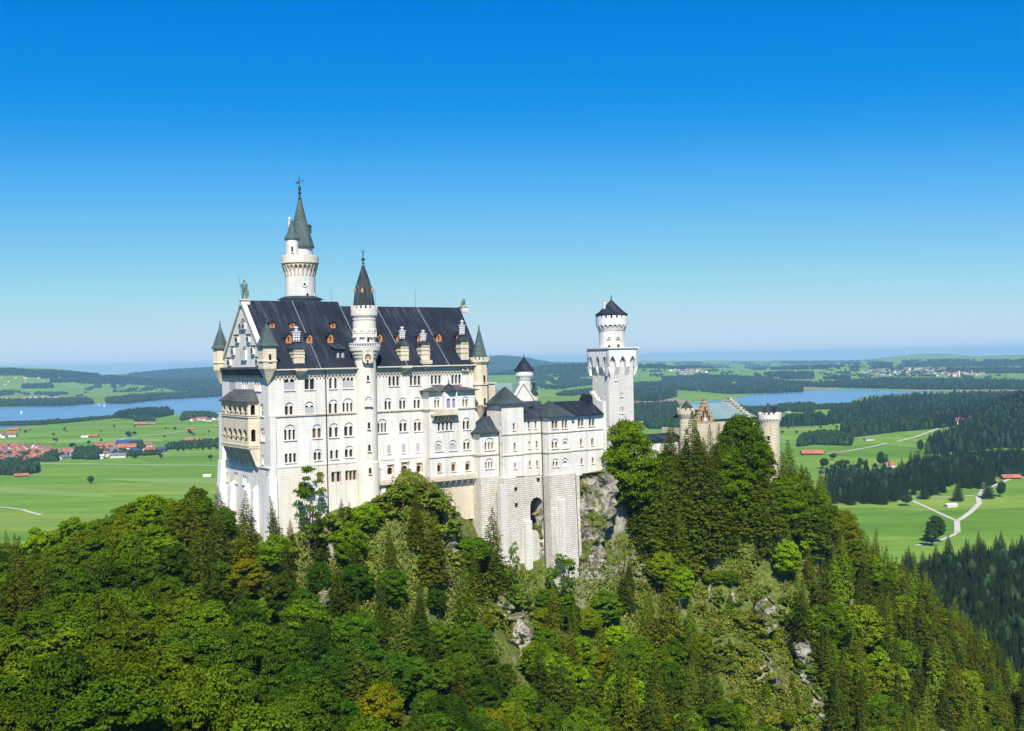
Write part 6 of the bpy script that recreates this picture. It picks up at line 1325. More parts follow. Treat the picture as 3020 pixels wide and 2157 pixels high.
for i_, (px, py, D, h) in enumerate(((1900, 1370, 305, 200), (1950, 1330, 322, 210), (2190, 1270, 324, 220), (2140, 1300, 322, 240), (2330, 1400, 336, 200), (2400, 1440, 336, 190), (2190, 1420, 312, 160), (2240, 1445, 314, 150), (1960, 1345, 318, 220))):
    hero('broadleaf_tree', px, py, D, h, 'leafy tree filling the gaps between the spruces before the gatehouse', (1.35, 1.4, 0.75), 1.0, i_ % 6, 'leafy trees before the gatehouse')
hero('broadleaf_tree', 1975, 1505, 290, 90, 'golden yellow tree on the slope among dark spruces', (2.8, 1.5, 0.4), 0.8, 0)
hero('broadleaf_tree', 730, 1640, 235, 150, 'golden tinted tree on the slope left of the palace foot', (2.2, 1.3, 0.5), 1.1, 1)
for i, (px, py, D, h) in enumerate(((1195, 1420, 262, 60), (1230, 1416, 260, 60), (1265, 1440, 260, 60), (1160, 1445, 258, 60), (1300, 1465, 262, 70), (1120, 1480, 256, 60), (1075, 1500, 254, 50), (1035, 1490, 253, 50), (985, 1512, 252, 50), (1320, 1520, 262, 70))):
    hero('shrub', px, py, D, h, 'light green bush on the grassy knoll under the lower balcony', (1.0, 1.1, 0.8), 1.6, i % 4, 'bushes on the knoll under the lower balcony')
# shrubs over the open rocky ground
k = 0
cz2 = rng.permutation(len(cand))
for i in cz2:
    x, y = cand[i]; px, py = cpx[i], cpy[i]
    if in_castle(x, y): continue
    q = np.array([px]); r_ = np.array([py-12])
    hitc = [j for j, poly in enumerate(CLEAR) if inpoly(q, r_, poly)[0]]
    if not hitc and not (640 < px < 1330 and py < 1640 and py > np.interp(px, LIM[:, 0], LIM[:, 1])+6): continue
    if hitc and hitc[0] == 2: continue
    if rng.random() < 0.3: continue
    H = rng.uniform(1.2, 3.6)
    if hitc and rng.random() < 0.25: H *= 1.6
    c_ = [(0.9, 1.0, 0.8), (1.25, 1.15, 0.8), (0.6, 0.8, 0.7), (1.1, 0.95, 0.9)][rng.integers(4)]
    where = {0: 'on the pale rock strip', 1: 'in the rocky gully', 3: 'on the open rocky east slope', 4: 'by the small outcrop'}.get(hitc[0], '') if hitc else 'at the foot of the palace'
    nm = ['green', 'yellowish', 'dark', 'brownish'][[(0.9, 1.0, 0.8), (1.25, 1.15, 0.8), (0.6, 0.8, 0.7), (1.1, 0.95, 0.9)].index(c_)]
    tree('shrub', x, y, float(cz[i]), H, rng.uniform(0.9, 1.5), c_, f'low {nm} shrub growing {where}', f'low {nm} shrubs {where}', deep=0.2); k += 1
    if k >= 290: break

# low undergrowth: grass tufts, brambles and seedlings over the open ground
q_ = rng.uniform([-330, 78], [290, 420], (320000, 2)); qz = bil(q_[:, 0], q_[:, 1]); qx, qy = proj(q_[:, 0], q_[:, 1], qz)
ok = (qx > -40) & (qx < 3060) & (qy < 2300) & (qy > 1300) & (qz > 3); q_, qz, qx, qy = q_[ok], qz[ok], qx[ok], qy[ok]
keep = np.zeros(len(q_), bool)
for poly in CLEAR[:2]+CLEAR[3:]+[[(640, 1400), (1400, 1400), (1500, 1640), (1830, 1640), (1830, 1900), (1300, 1900), (640, 1700)], [(1690, 1640), (2420, 1400), (2420, 1700), (1800, 1900)]]: keep |= inpoly(qx, qy, poly)
keep |= rng.random(len(q_)) < 0.06
keep &= fbm(q_[:, 0]/9, q_[:, 1]/9, 3, 44) > 0.36
dq = q_-np.array([C0.x, C0.y]); uu_ = dq@np.array([U.x, U.y]); vv_ = dq@np.array([V.x, V.y]); keep &= ~((uu_ > -2) & (uu_ < 95) & (vv_ > -2.2)); keep &= ~((uu_ > 50) & (uu_ < 92) & (vv_ > -9.5))
q_, qz = q_[keep][:38000], qz[keep][:38000]; k = len(q_); m_ = 20
cc = np.repeat(np.column_stack([q_, qz]), m_, 0); sz = np.repeat(rng.uniform(0.5, 1.7, k)**1.5, m_)
d = rng.normal(size=(k*m_, 3)); d /= np.linalg.norm(d, axis=1, keepdims=True); d[:, 2] = np.abs(d[:, 2]); me = quads_mesh('undergrowth', cc+d*sz[:, None]*np.array([1.1, 1.1, 0.9]), d+rng.normal(size=(k*m_, 3))*0.5+np.array([0, 0, 0.3]), rng.uniform(0.25, 0.7, k*m_), merged_mat(M['bush']))
pal = np.array([(1.0, 0.95, 1.0, 1), (1.15, 0.95, 1.6, 1), (1.1, 1.05, 0.9, 1), (0.6, 0.75, 0.7, 1), (1.1, 0.85, 1.0, 1), (0.8, 0.95, 0.6, 1)]); tc_ = pal[rng.integers(6, size=k)]*rng.uniform(0.75, 1.25, (k, 1)); tc_[:, 3] = 1
ca_ = me.color_attributes.new('tint', 'FLOAT_COLOR', 'POINT'); ca_.data.foreach_set('color', np.repeat(tc_, m_*4, 0).astype(np.float32).ravel())
o = bpy.data.objects.new('undergrowth', me); col.objects.link(o); tag(o, 'low scrub, grass tufts and seedlings covering the open rocky slopes', 'undergrowth', None, 'stuff')
# ------------------------------------------------------------------ THE VALLEY
hills = []   # photo column, distance, half width (m), half depth (m), height
for px, D, w_, d_, h in ((-60, 9500, 900, 900, 200), (150, 9000, 420, 800, 90), (250, 10500, 2500, 900, 55), (650, 15000, 1800, 1500, 150), (1470, 17500, 900, 1500, 160), (1380, 16500, 1500, 1500, 110), (1700, 9500, 900, 700, 120), (1900, 10500, 900, 700, 95), (1800, 20000, 4000, 1500, 110),
                         (2150, 8200, 900, 500, 45), (2500, 9500, 900, 600, 60), (2700, 12000, 1600, 900, 85), (2750, 19000, 900, 900, 110), (3000, 15000, 1400, 1200, 120), (2900, 8700, 700, 500, 40), (3150, 10500, 700, 700, 90), (3330, 2450, 300, 420, 95), (3110, 2800, 150, 300, 30)):
    x, y, z = ray(px, 1060); X = x/y*D; hills.append((X, D, w_, d_, h))
def far_z(X, Y):
    X = np.asarray(X, float); Y = np.asarray(Y, float); z = np.zeros_like(X+Y)
    for hx, hy, w_, d_, h in hills: z = z + h*np.exp(-((X-hx)/w_)**2-((Y-hy)/d_)**2)
    k = np.clip((Y-7400)/2500, 0, 1); z = z + k*(38*(fbm(X/1500, Y/1100, 3, 21)-0.4)+ 12*(fbm(X/420, Y/420, 2, 25)-0.4))
    z = z + np.clip((Y-11000)/8000, 0, 1)*60*(fbm(X/3500+4, Y/3000, 3, 31)-0.35)
    return np.maximum(z, 0.0)
az = np.radians(np.linspace(-44, 44, 420)); dd = np.concatenate([np.linspace(230, 1500, 90), np.geomspace(1520, 27000, 330)])
AZ, DD = np.meshgrid(az, dd); XX = DD*np.tan(AZ); YY = DD; ZZ = far_z(XX, YY)
NZ = np.where(DD < 640, -1.0, 0.0)*0
def ground_hit(px, py):
    x, y, z = ray(px, py); dx, dz = np.atleast_1d(x/y), np.atleast_1d(z/y)
    Ds = np.geomspace(560, 26900, 420); X = dx[:, None]*Ds; Zr = CAMZ+dz[:, None]*Ds; g = far_z(X, np.broadcast_to(Ds, X.shape)); below = Zr < g
    i = np.where(below.any(1), below.argmax(1), len(Ds)-1); i = np.maximum(i, 1); r = np.arange(len(i))
    a = Zr[r, i-1]-g[r, i-1]; b_ = Zr[r, i]-g[r, i]; t = np.clip(a/(a-b_+1e-9), 0, 1); D = Ds[i-1]*(1-t)+Ds[i]*t
    return dx*D, D, far_z(dx*D, D), below.any(1)
m, nt, b = newmat('mown meadows'); L = nt.links.new; M['meadow'] = m
tc = N(nt, 'TexCoord'); mp = N(nt, 'Mapping'); mp.inputs['Rotation'].default_value = (0, 0, 0.25); mp.inputs['Scale'].default_value = (0.0012, 0.0062, 1); L(tc.outputs['Object'], mp.inputs[0])
vo = N(nt, 'TexVoronoi', Scale=1.0, Randomness=0.85); L(mp.outputs[0], vo.inputs['Vector'])
sp = N(nt, 'SeparateColor'); L(vo.outputs['Color'], sp.inputs[0])
r1 = ramp(nt, sp.outputs[0], [(0.0, (0.110, 0.215, 0.030)), (0.35, (0.130, 0.245, 0.036)), (0.62, (0.150, 0.262, 0.042)), (0.85, (0.175, 0.275, 0.048)), (1.0, (0.20, 0.27, 0.06))])
n1 = N(nt, 'TexNoise', Scale=0.004, Detail=8.0, Roughness=0.6); L(tc.outputs['Object'], n1.inputs['Vector'])
r2 = ramp(nt, n1.outputs[0], [(0.3, (0.82, 0.88, 0.85)), (0.7, (1.15, 1.08, 1.0))])
c = mixc(nt, 1.0, r1.outputs[0], r2.outputs[0], 'MULTIPLY')
mp2 = N(nt, 'Mapping'); mp2.inputs['Scale'].default_value = (0.001, 0.014, 1); mp2.inputs['Rotation'].default_value = (0, 0, 0.12); L(tc.outputs['Object'], mp2.inputs[0])
n2 = N(nt, 'TexNoise', Scale=1.0, Detail=3.0); L(mp2.outputs[0], n2.inputs['Vector'])
r3 = ramp(nt, n2.outputs[0], [(0.42, (0.88, 0.93, 0.90)), (0.58, (1.14, 1.07, 1.04))]); c = mixc(nt, 1.0, c, r3.outputs[0], 'MULTIPLY')
mp3 = N(nt, 'Mapping'); mp3.inputs['Scale'].default_value = (0.004, 0.11, 1); mp3.inputs['Rotation'].default_value = (0, 0, -0.2); L(tc.outputs['Object'], mp3.inputs[0])
n4 = N(nt, 'TexNoise', Scale=1.0, Detail=4.0, Roughness=0.7); L(mp3.outputs[0], n4.inputs['Vector'])
r4 = ramp(nt, n4.outputs[0], [(0.38, (0.86, 0.90, 0.86)), (0.62, (1.12, 1.08, 1.06))]); c = mixc(nt, 1.0, c, r4.outputs[0], 'MULTIPLY')
n5 = N(nt, 'TexNoise', Scale=0.03, Detail=8.0, Roughness=0.7); L(tc.outputs['Object'], n5.inputs['Vector'])
r5 = ramp(nt, n5.outputs[0], [(0.35, (0.88, 0.90, 0.85)), (0.65, (1.1, 1.08, 1.1))]); c = mixc(nt, 1.0, c, r5.outputs[0], 'MULTIPLY')
L(c, b.inputs['Base Color']); b.inputs['Roughness'].default_value = 1.0; b.inputs['Specular IOR Level'].default_value = 0.0
land = grid_mesh('meadow_ground', XX, YY, ZZ, M['meadow']); land['kind'] = 'structure'
def sheet(name, pts, mat, lift, kind='structure'):
    px = np.array([p[0] for p in pts], float); py = np.array([p[1] for p in pts], float); X, Y, Z, _ = ground_hit(px, py)
    polys = [[Vector((a, b_, 0)) for a, b_ in zip(X, Y)]]; tri = tessellate_polygon(polys)
    mb = MB(); mb.add([(a, b_, lift) for a, b_ in zip(X, Y)], [tuple(t) for t in tri]); o = mb.build(name, mat); o['kind'] = kind; return o
def densify(pts, n=8):
    out = []
    for (a, b_), (c, d) in zip(pts, pts[1:]+pts[:1]):
        for i in range(n): t = i/n; out.append((a+(c-a)*t, b_+(d-b_)*t))
    return out
m, nt, b = newmat('lake water'); L = nt.links.new; M['water'] = m
tc = N(nt, 'TexCoord'); n1 = N(nt, 'TexNoise', Scale=0.0018, Detail=5.0); L(tc.outputs['Object'], n1.inputs['Vector'])
r1 = ramp(nt, n1.outputs[0], [(0.35, (0.09, 0.17, 0.27)), (0.65, (0.13, 0.23, 0.34))]); L(r1.outputs[0], b.inputs['Base Color']); b.inputs['Roughness'].default_value = 0.22; b.inputs['Specular IOR Level'].default_value = 0.5
lake = lambda pts: sheet('lake_water', pts, M['water'], 0.25)
lake([(-80, 1275), (0, 1265), (110, 1254), (190, 1246), (330, 1232), (440, 1208), (520, 1222), (640, 1226), (760, 1220), (900, 1190), (900, 1160), (650, 1168), (560, 1172), (470, 1180), (380, 1190), (300, 1190), (250, 1192), (200, 1197), (100, 1200), (0, 1204), (-80, 1206)])
ZAx = lambda l: [ZA(*p) for p in l]; ZBx = lambda l: [ZB(*p) for p in l]; ZLx = lambda l: [ZL(*p) for p in l]
lake(ZAx([(730, 560), (900, 510), (1180, 500), (1330, 470), (1500, 432), (1750, 420), (2050, 410), (2118, 395)])+ZBx([(600, 447), (850, 450), (1000, 455), (1100, 468), (1300, 462), (1500, 462), (1500, 470), (1300, 480), (900, 500), (720, 520), (600, 570), (300, 580), (0, 580)])+ZAx([(1500, 560), (1300, 545), (1000, 575)]))
M['marsh'] = plain('reedy marsh', (0.27, 0.20, 0.10), 0.95, 0.25, 0.006); M['field'] = plain('pale mown field', (0.18, 0.275, 0.05), 0.95, 0.12, 0.006)
for pts in (ZAx([(250, 490), (500, 500), (690, 480), (760, 500), (900, 510), (700, 535), (250, 530)]), ZAx([(1190, 410), (1290, 405), (1450, 425), (1300, 440)]), ZBx([(160, 430), (350, 432), (600, 440), (350, 455), (180, 450)]), ZAx([(320, 700), (700, 715), (700, 735), (320, 735)]), ZBx([(1100, 452), (1500, 458), (2165, 445), (2165, 460), (1500, 466), (1100, 462)])):
    sheet('marsh', densify(pts, 3), M['marsh'], 0.15)
for pts in (ZLx([(400, 820), (1050, 790), (1500, 800), (1500, 820), (1000, 830), (400, 835)]), ZLx([(0, 1235), (700, 1290), (1100, 1330), (800, 1330), (0, 1290)]), ZLx([(900, 1165), (1990, 1160), (1990, 1210), (1500, 1200)]), ZBx([(0, 870), (160, 900), (160, 925), (0, 920)])):
    sheet('mown_field', densify(pts, 3), M['field'], 0.10)
def road(name, pts, w_, mat=None, lift=0.35):
    px = []; 
    for (a, b_), (c, d) in zip(pts, pts[1:]):
        for i in range(8): t = i/8; px.append((a+(c-a)*t, b_+(d-b_)*t))
    px.append(pts[-1]); X, Y, Z, _ = ground_hit([p[0] for p in px], [p[1] for p in px]); P = np.stack([X, Y], 1); T = np.gradient(P, axis=0); T /= np.linalg.norm(T, axis=1, keepdims=True)+1e-9; Nn = np.stack([-T[:, 1], T[:, 0]], 1)*w_/2
    mb = MB(); n = len(P); mb.add([(*p, z+lift) for p, z in zip(P+Nn, Z)]+[(*p, z+lift) for p, z in zip(P-Nn, Z)], [(i, i+1, n+i+1, n+i) for i in range(n-1)]); o = mb.build(name, mat or M['gravel']); o['kind'] = 'structure'
r_ = lambda Z, l: [Z(*p) for p in l]
road('gravel_path', r_(ZB, [(2165, 1225), (2050, 1240), (1950, 1280), (1880, 1310), (1800, 1340), (1780, 1380), (1755, 1400), (1770, 1460), (1700, 1530), (1620, 1590), (1570, 1615), (1572, 1660), (1575, 1720)]), 6.0)
road('gravel_path', r_(ZB, [(1570, 1615), (1400, 1540), (1250, 1470), (1150, 1425), (1100, 1400)]), 4.5)
road('gravel_path', r_(ZB, [(1100, 1400), (1300, 1405), (1550, 1405), (1750, 1385)]), 4.0)
road('gravel_path', [(2700, 1610), (2760, 1600), (2810, 1580), (2826, 1570)], 4.0)
road('gravel_path', r_(ZL, [(-40, 1425), (60, 1430), (200, 1448), (300, 1478), (380, 1500)]), 5.0)
road('country_road', r_(ZL, [(350, 1025), (800, 1028), (1300, 1035), (2010, 1042)]), 6.0)
road('country_road', r_(ZL, [(1060, 820), (1150, 790), (1400, 760), (1700, 725), (2040, 695)]), 7.0)
road('country_road', r_(ZL, [(1100, 965), (1400, 935), (1700, 925), (2010, 910)]), 6.0)
road('country_road', r_(ZB, [(420, 1020), (600, 995), (800, 960), (950, 925)]), 6.0)
road('country_road', r_(ZB, [(1040, 910), (1200, 870), (1410, 795)]), 6.0)
road('country_road', r_(ZB, [(340, 1170), (600, 1170), (700, 1150), (1000, 1140)]), 5.0)
road('country_road', r_(ZB, [(0, 655), (150, 630), (500, 610)]), 6.0)

# masses of wood: every clump a small jagged crown, one object per wood
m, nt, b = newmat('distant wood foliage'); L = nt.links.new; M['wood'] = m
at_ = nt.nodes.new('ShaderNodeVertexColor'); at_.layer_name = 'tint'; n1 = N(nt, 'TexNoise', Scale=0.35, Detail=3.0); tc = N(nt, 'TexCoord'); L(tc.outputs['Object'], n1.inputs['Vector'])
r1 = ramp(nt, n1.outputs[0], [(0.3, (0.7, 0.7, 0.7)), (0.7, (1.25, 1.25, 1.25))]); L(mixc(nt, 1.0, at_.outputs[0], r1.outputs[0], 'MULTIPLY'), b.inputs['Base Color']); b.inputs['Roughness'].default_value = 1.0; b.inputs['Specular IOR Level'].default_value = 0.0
def blob_template(kind):
    if kind == 'c':
        n = 7; rings = [(1.0, 0.0), (0.95, 0.22), (0.62, 0.42), (0.66, 0.45), (0.30, 0.72), (0.34, 0.74), (0.02, 1.0)]
    else:
        n = 7; rings = [(0.55, 0.0), (0.95, 0.28), (1.0, 0.55), (0.72, 0.85), (0.15, 1.0)]
    vs = []
    for k, (r, z) in enumerate(rings):
        for i in range(n): a = 2*math.pi*(i+0.5*(k % 2))/n; vs.append((r*math.cos(a), r*math.sin(a), z))
    fs = [(k*n+i, k*n+(i+1) % n, (k+1)*n+(i+1) % n, (k+1)*n+i) for k in range(len(rings)-1) for i in range(n)]
    return np.array(vs), np.array(fs)
TPL = {'c': blob_template('c'), 'b': blob_template('b')}
def mass(name, X, Y, Z, Rr, H, conif, label=None, cat=None, base=(0.014, 0.028, 0.010), group=None, stuff=True):
    Vs = []; Fs = []; Cs = []; off = 0
    for kd in ('c', 'b'):
        s = (conif if kd == 'c' else ~conif); k = int(s.sum())
        if not k: continue
        tv_, tf = TPL[kd]; a = rng.uniform(0, 6.28, k); ca, sa = np.cos(a), np.sin(a)
        jit = 1+rng.normal(size=(k, len(tv_)))*0.13
        x = tv_[None, :, 0]*jit; y = tv_[None, :, 1]*jit; r = Rr[s][:, None]; h = H[s][:, None]
        vx = X[s][:, None]+(x*ca[:, None]-y*sa[:, None])*r; vy = Y[s][:, None]+(x*sa[:, None]+y*ca[:, None])*r; vz = Z[s][:, None]+tv_[None, :, 2]*h*(1+rng.normal(size=(k, len(tv_)))*0.03)-0.3
        Vs.append(np.stack([vx, vy, vz], -1).reshape(-1, 3)); Fs.append((tf[None]+(np.arange(k)*len(tv_))[:, None, None]+off).reshape(-1, 4)); off += k*len(tv_)
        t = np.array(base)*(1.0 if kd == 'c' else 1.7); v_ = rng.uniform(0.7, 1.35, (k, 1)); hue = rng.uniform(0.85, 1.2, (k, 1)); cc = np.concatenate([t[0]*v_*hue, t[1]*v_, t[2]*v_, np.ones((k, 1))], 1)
        Cs.append(np.repeat(cc, len(tv_), 0))
    Vv = np.concatenate(Vs); Ff = np.concatenate(Fs).astype(np.int32); Cc = np.concatenate(Cs)
    me = bpy.data.meshes.new(name); me.vertices.add(len(Vv)); me.vertices.foreach_set('co', Vv.astype(np.float32).ravel()); me.loops.add(Ff.size); me.loops.foreach_set('vertex_index', Ff.ravel())
    me.polygons.add(len(Ff)); me.polygons.foreach_set('loop_start', np.arange(0, Ff.size, 4, dtype=np.int32)); me.polygons.foreach_set('loop_total', np.full(len(Ff), 4, np.int32)); me.update()
    ca = me.color_attributes.new('tint', 'FLOAT_COLOR', 'POINT'); ca.data.foreach_set('color', Cc.astype(np.float32).ravel()); me.materials.append(M['wood'])
    o = bpy.data.objects.new(name, me); col.objects.link(o)
    if stuff: o['kind'] = 'stuff'
    return tag(o, label, cat, group)
def poly_pts(poly, n):
    P = np.array(poly, float); lo, hi = P.min(0), P.max(0); out = np.zeros((0, 2))
    while len(out) < n:
        c = rng.uniform(lo, hi, (n*2, 2)); c = c[inpoly(c[:, 0], c[:, 1], poly)]; out = np.concatenate([out, c])
    return out[:n]
def area(poly): return 0.5*abs(sum(a[0]*b_[1]-b_[0]*a[1] for a, b_ in zip(poly, poly[1:]+poly[:1])))
NW = [0]
def wood(poly, label, cf=0.7, dens=1.0, H0=20, name='distant_wood', gaps=0.0):
    poly = [(x_+(480 if x_ > 3005 else -450 if x_ < 5 else 0), y_) for x_, y_ in poly]; ar = area(poly); mid = np.mean(poly, 0); X, Y, Z, _ = ground_hit(mid[0], mid[1]); D = float(Y[0]); pxs = D/F
    Hh = H0; rm = max(3.6, 2.6*pxs); n = int(min(9000, max(30, dens*ar/((rm/pxs)**2*0.30*max(0.30, (CAMZ/D)*3)+1.0))))
    P = poly_pts(poly, n)
    if gaps: q = fbm(P[:, 0]/26, P[:, 1]/7, 3, int(ar) % 97); P = P[q > gaps]
    P[:, 1] += Hh/pxs*0.35
    X, Y, Z, ok = ground_hit(P[:, 0], P[:, 1]); X, Y, Z = X[ok], Y[ok], Z[ok]
    if len(X) < 3: return
    k = len(X); Hs = Hh*rng.uniform(0.5, 1.25, k); conif = rng.random(k) < cf
    rr = rm*rng.uniform(0.75, 1.4, k)*np.where(conif, 0.85, 1.2)
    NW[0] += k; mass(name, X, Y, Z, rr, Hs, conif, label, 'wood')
wood(ZLx([(560, 245), (700, 205), (1100, 232), (1500, 220), (2040, 220), (2040, 360), (1620, 350), (1430, 300), (1150, 285), (760, 280)]), 'blue green forest on the rise beyond the left lake', 0.8)
wood(ZLx([(990, 460), (970, 430), (1200, 400), (1500, 380), (2040, 365), (2040, 395), (1500, 425), (1150, 462)]), 'dark wood along the far shore of the left lake', 0.5)
wood(ZLx([(0, 130), (200, 155), (380, 185), (470, 232), (380, 232), (200, 205), (0, 210)]), 'forest on the round hill at the left edge', 0.8)
wood(ZLx([(0, 505), (0, 455), (200, 440), (450, 435), (800, 425), (860, 460), (620, 480), (300, 485)]), 'wood on the left lake shore below the red village', 0.4)
wood(ZLx([(1050, 590), (1100, 560), (1250, 535), (1540, 520), (1600, 560), (1450, 588), (1250, 600)]), 'dark conifer grove on the peninsula by the left lake', 0.9, 1.6)
wood(ZLx([(0, 688), (350, 642), (600, 628), (1050, 590), (1050, 598), (600, 642), (350, 660), (0, 695)]), 'hedge of bushes along the near lake shore', 0.1, 2.5, 10, 'shore_hedge')
wood(ZLx([(670, 965), (700, 900), (860, 885), (940, 935), (900, 970)]), 'tree group in the middle of the meadow village', 0.3, 0.9, 13, 'village_wood')
wood(ZLx([(0, 1100), (0, 1040), (340, 1015), (345, 1085), (200, 1110)]), 'dark grove in front of the meadow village', 0.4, 1.0, 14, 'village_wood')
wood(ZLx([(410, 990), (450, 935), (520, 915), (530, 985)]), 'clump of trees among the red roofs', 0.2, 0.8, 12, 'village_wood')
wood(ZLx([(1530, 880), (1560, 850), (1800, 825), (2030, 815), (2030, 850), (1700, 870)]), 'row of trees right of the meadow village', 0.3, 0.7, 13, 'village_wood')
wood(ZLx([(0, 900), (500, 930), (660, 950), (500, 985), (230, 1005), (0, 1020)]), 'garden trees between the houses of the meadow village', 0.2, 0.22, 9, 'village_wood'); wood(ZLx([(850, 880), (1100, 880), (1500, 900), (1500, 930), (1000, 960)]), 'garden trees at the east end of the meadow village', 0.2, 0.25, 9, 'village_wood')
wood(ZLx([(1180, 880), (1200, 850), (1310, 845), (1330, 880)]), 'trees behind the blue roofs', 0.2, 0.7, 12, 'village_wood')
wood(ZLx([(200, 300), (480, 290), (490, 320), (200, 325)]), 'oblong copse on the left hillside', 0.5, 0.9); wood(ZLx([(320, 370), (620, 370), (620, 382), (320, 385)]), 'hedgerow above the lakeside village', 0.3, 0.9, 14)
wood(ZLx([(0, 380), (100, 350), (800, 380), (790, 400), (200, 405), (0, 390)]), 'scattered trees on the left hillside', 0.3, 0.3, 15, gaps=0.5); wood(ZLx([(650, 290), (1400, 290), (1560, 350), (700, 370)]), 'scattered trees on the lit meadows', 0.5, 0.35, 15, gaps=0.52)
wood(ZLx([(1660, 620), (1680, 560), (1900, 555), (2030, 590), (2030, 600), (1750, 600)]), 'trees among the hamlet by the lake', 0.2, 0.9, 14, 'village_wood'); wood(ZLx([(1240, 600), (1420, 600), (1420, 622), (1240, 625)]), 'small wood below the peninsula grove', 0.2, 1.5, 14)
wood(ZAx([(-900, 130), (-500, 100), (-80, 100), (-50, 170), (-500, 200), (-900, 260)]), 'broad forest behind the round stair tower', 0.8, 0.8)
wood(ZAx([(-900, 300), (-700, 240), (-60, 200), (-60, 230), (-300, 250), (-500, 300), (-800, 330)]), 'wood belt left of the square tower', 0.7, 1.0, gaps=0.35)
wood(ZAx([(-800, 330), (-400, 290), (-50, 260), (-50, 310), (-500, 370), (-800, 400)]), 'second wood belt left of the square tower', 0.7, 1.0, gaps=0.4)
wood(ZAx([(-500, 420), (-50, 370), (-50, 400), (-400, 440), (-560, 440)]), 'lower wood belt left of the square tower', 0.6, 1.0, gaps=0.3)
wood(ZAx([(250, 315), (530, 305), (680, 335), (690, 450), (500, 495), (250, 492)]), 'large dark wood right of the square tower', 0.8)
wood(ZAx([(540, 265), (700, 250), (950, 240), (1200, 250), (1450, 255), (1700, 255), (1650, 270), (1950, 320), (2000, 350), (2000, 400), (1500, 418), (1250, 425), (900, 395), (700, 380), (540, 300)]), 'long dark wood on the far shore of the right lake', 0.7, gaps=0.28)
wood(ZAx([(1600, 220), (1750, 200), (2118, 205), (2118, 235), (1700, 250)]), 'wood strip above the right lake', 0.7, 0.8)
wood(ZAx([(270, 135), (500, 138), (850, 170), (500, 160), (270, 158)]), 'ridge wood right of the square tower top', 0.8, 1.0); wood(ZAx([(1400, 150), (1700, 150), (2118, 150), (2118, 170), (1500, 180)]), 'thin ridge wood near the horizon', 0.8, 0.7, gaps=0.35)
wood(ZAx([(250, 550), (700, 540), (720, 590), (250, 620)]), 'wood strip behind the gatehouse', 0.5); wood(ZAx([(250, 650), (720, 655), (720, 700), (250, 690)]), 'mixed wood strip on the marsh', 0.4, 1.0, gaps=0.3); wood(ZAx([(350, 725), (720, 735), (720, 770), (400, 770)]), 'nearest wood strip behind the gatehouse', 0.5)
wood(ZAx([(-500, 560), (-60, 540), (-60, 560), (-450, 600)]), 'wood seen between dark roof and square tower', 0.5, 1.0)
wood(ZAx([(1290, 575), (1500, 600), (1620, 600), (1900, 555), (2118, 555), (2118, 600), (1750, 600), (1500, 635), (1300, 620)]), 'lakeshore wood behind the round gate tower', 0.4)
wood(ZAx([(1480, 740), (1480, 700), (1550, 690), (1550, 745)]), 'small dark wood left of the round gate tower', 0.7, 1.2); wood(ZAx([(1480, 840), (1540, 830), (1540, 850), (1480, 855)]), 'hedge left of the round gate tower', 0.3, 1.2, 10)
wood(ZBx([(0, 752), (80, 715), (350, 690), (420, 740), (0, 755)]), 'dark wood right of the round gate tower', 0.8, 1.5, 24); wood(ZBx([(420, 735), (460, 640), (640, 640), (700, 712)]), 'spruce wood joining the flat forest', 0.8, 1.5, 24); wood(ZBx([(0, 628), (350, 600), (640, 590), (640, 605), (350, 612), (0, 640)]), 'tree line along the right lake shore', 0.4, 1.0, 16)
wood(ZBx([(620, 690), (640, 575), (850, 520), (1300, 488), (1700, 472), (2165, 466), (2165, 620), (1900, 660), (1700, 735), (1400, 770), (1350, 740), (970, 700), (700, 715)]), 'wide flat conifer forest on the right plain', 0.9, 1.5, 22)
wood(ZBx([(535, 800), (700, 745), (960, 722), (1400, 735), (1450, 762), (1030, 800), (640, 848)]), 'forest strip between the right meadows', 0.8, 1.8, 22)
wood(ZBx([(160, 935), (200, 885), (370, 850), (500, 850), (635, 900), (620, 925), (300, 915)]), 'bushy wood right of the gate tower on the meadow', 0.3, 1.8, 17)
wood(ZBx([(1300, 985), (1320, 920), (1430, 870), (1600, 810), (1850, 690), (2165, 560), (2165, 940), (1900, 930), (1750, 950), (1450, 985)]), 'dark forested hillside at the right edge', 0.9, 1.6, 25)
wood(ZBx([(2000, 600), (2165, 490), (2165, 700), (1950, 760), (1880, 700)]), 'forest on the top of the right-hand hill', 0.9, 1.6, 22)
wood(ZBx([(0, 372), (300, 385), (600, 368), (900, 345), (1500, 355), (2165, 405), (2165, 440), (1200, 440), (700, 428), (180, 415)]), 'forest beyond the right lake below the far village', 0.8)
for pts, lb in (([(0, 245), (120, 235), (420, 245), (420, 262), (0, 262)], 'first ridge wood near the right horizon'), ([(0, 300), (300, 325), (300, 348), (0, 350)], 'wood patch above the right lake'), ([(380, 345), (560, 325), (600, 350), (400, 352)], 'small wood patch left of the far village'), ([(800, 235), (1000, 215), (1000, 250), (830, 258)], 'ridge wood above the far village'),
                ([(1030, 235), (1200, 212), (1700, 205), (2165, 200), (2165, 215), (1600, 240), (1100, 248)], 'long ridge forest near the right horizon'), ([(1350, 290), (1600, 260), (2165, 250), (2165, 290), (1700, 300)], 'forest right of the far village'), ([(0, 200), (700, 195), (700, 205), (0, 215)], 'faint wood line on the right horizon')):
    wood(ZBx(pts), lb, 0.8, 0.8, gaps=0.2)
wood([(1300, 1088), (1380, 1064), (1460, 1050), (1560, 1050), (1640, 1064), (1700, 1080), (1700, 1100), (1300, 1110)], 'wooded blue hill on the horizon behind the round stair tower', 0.8, 1.2)
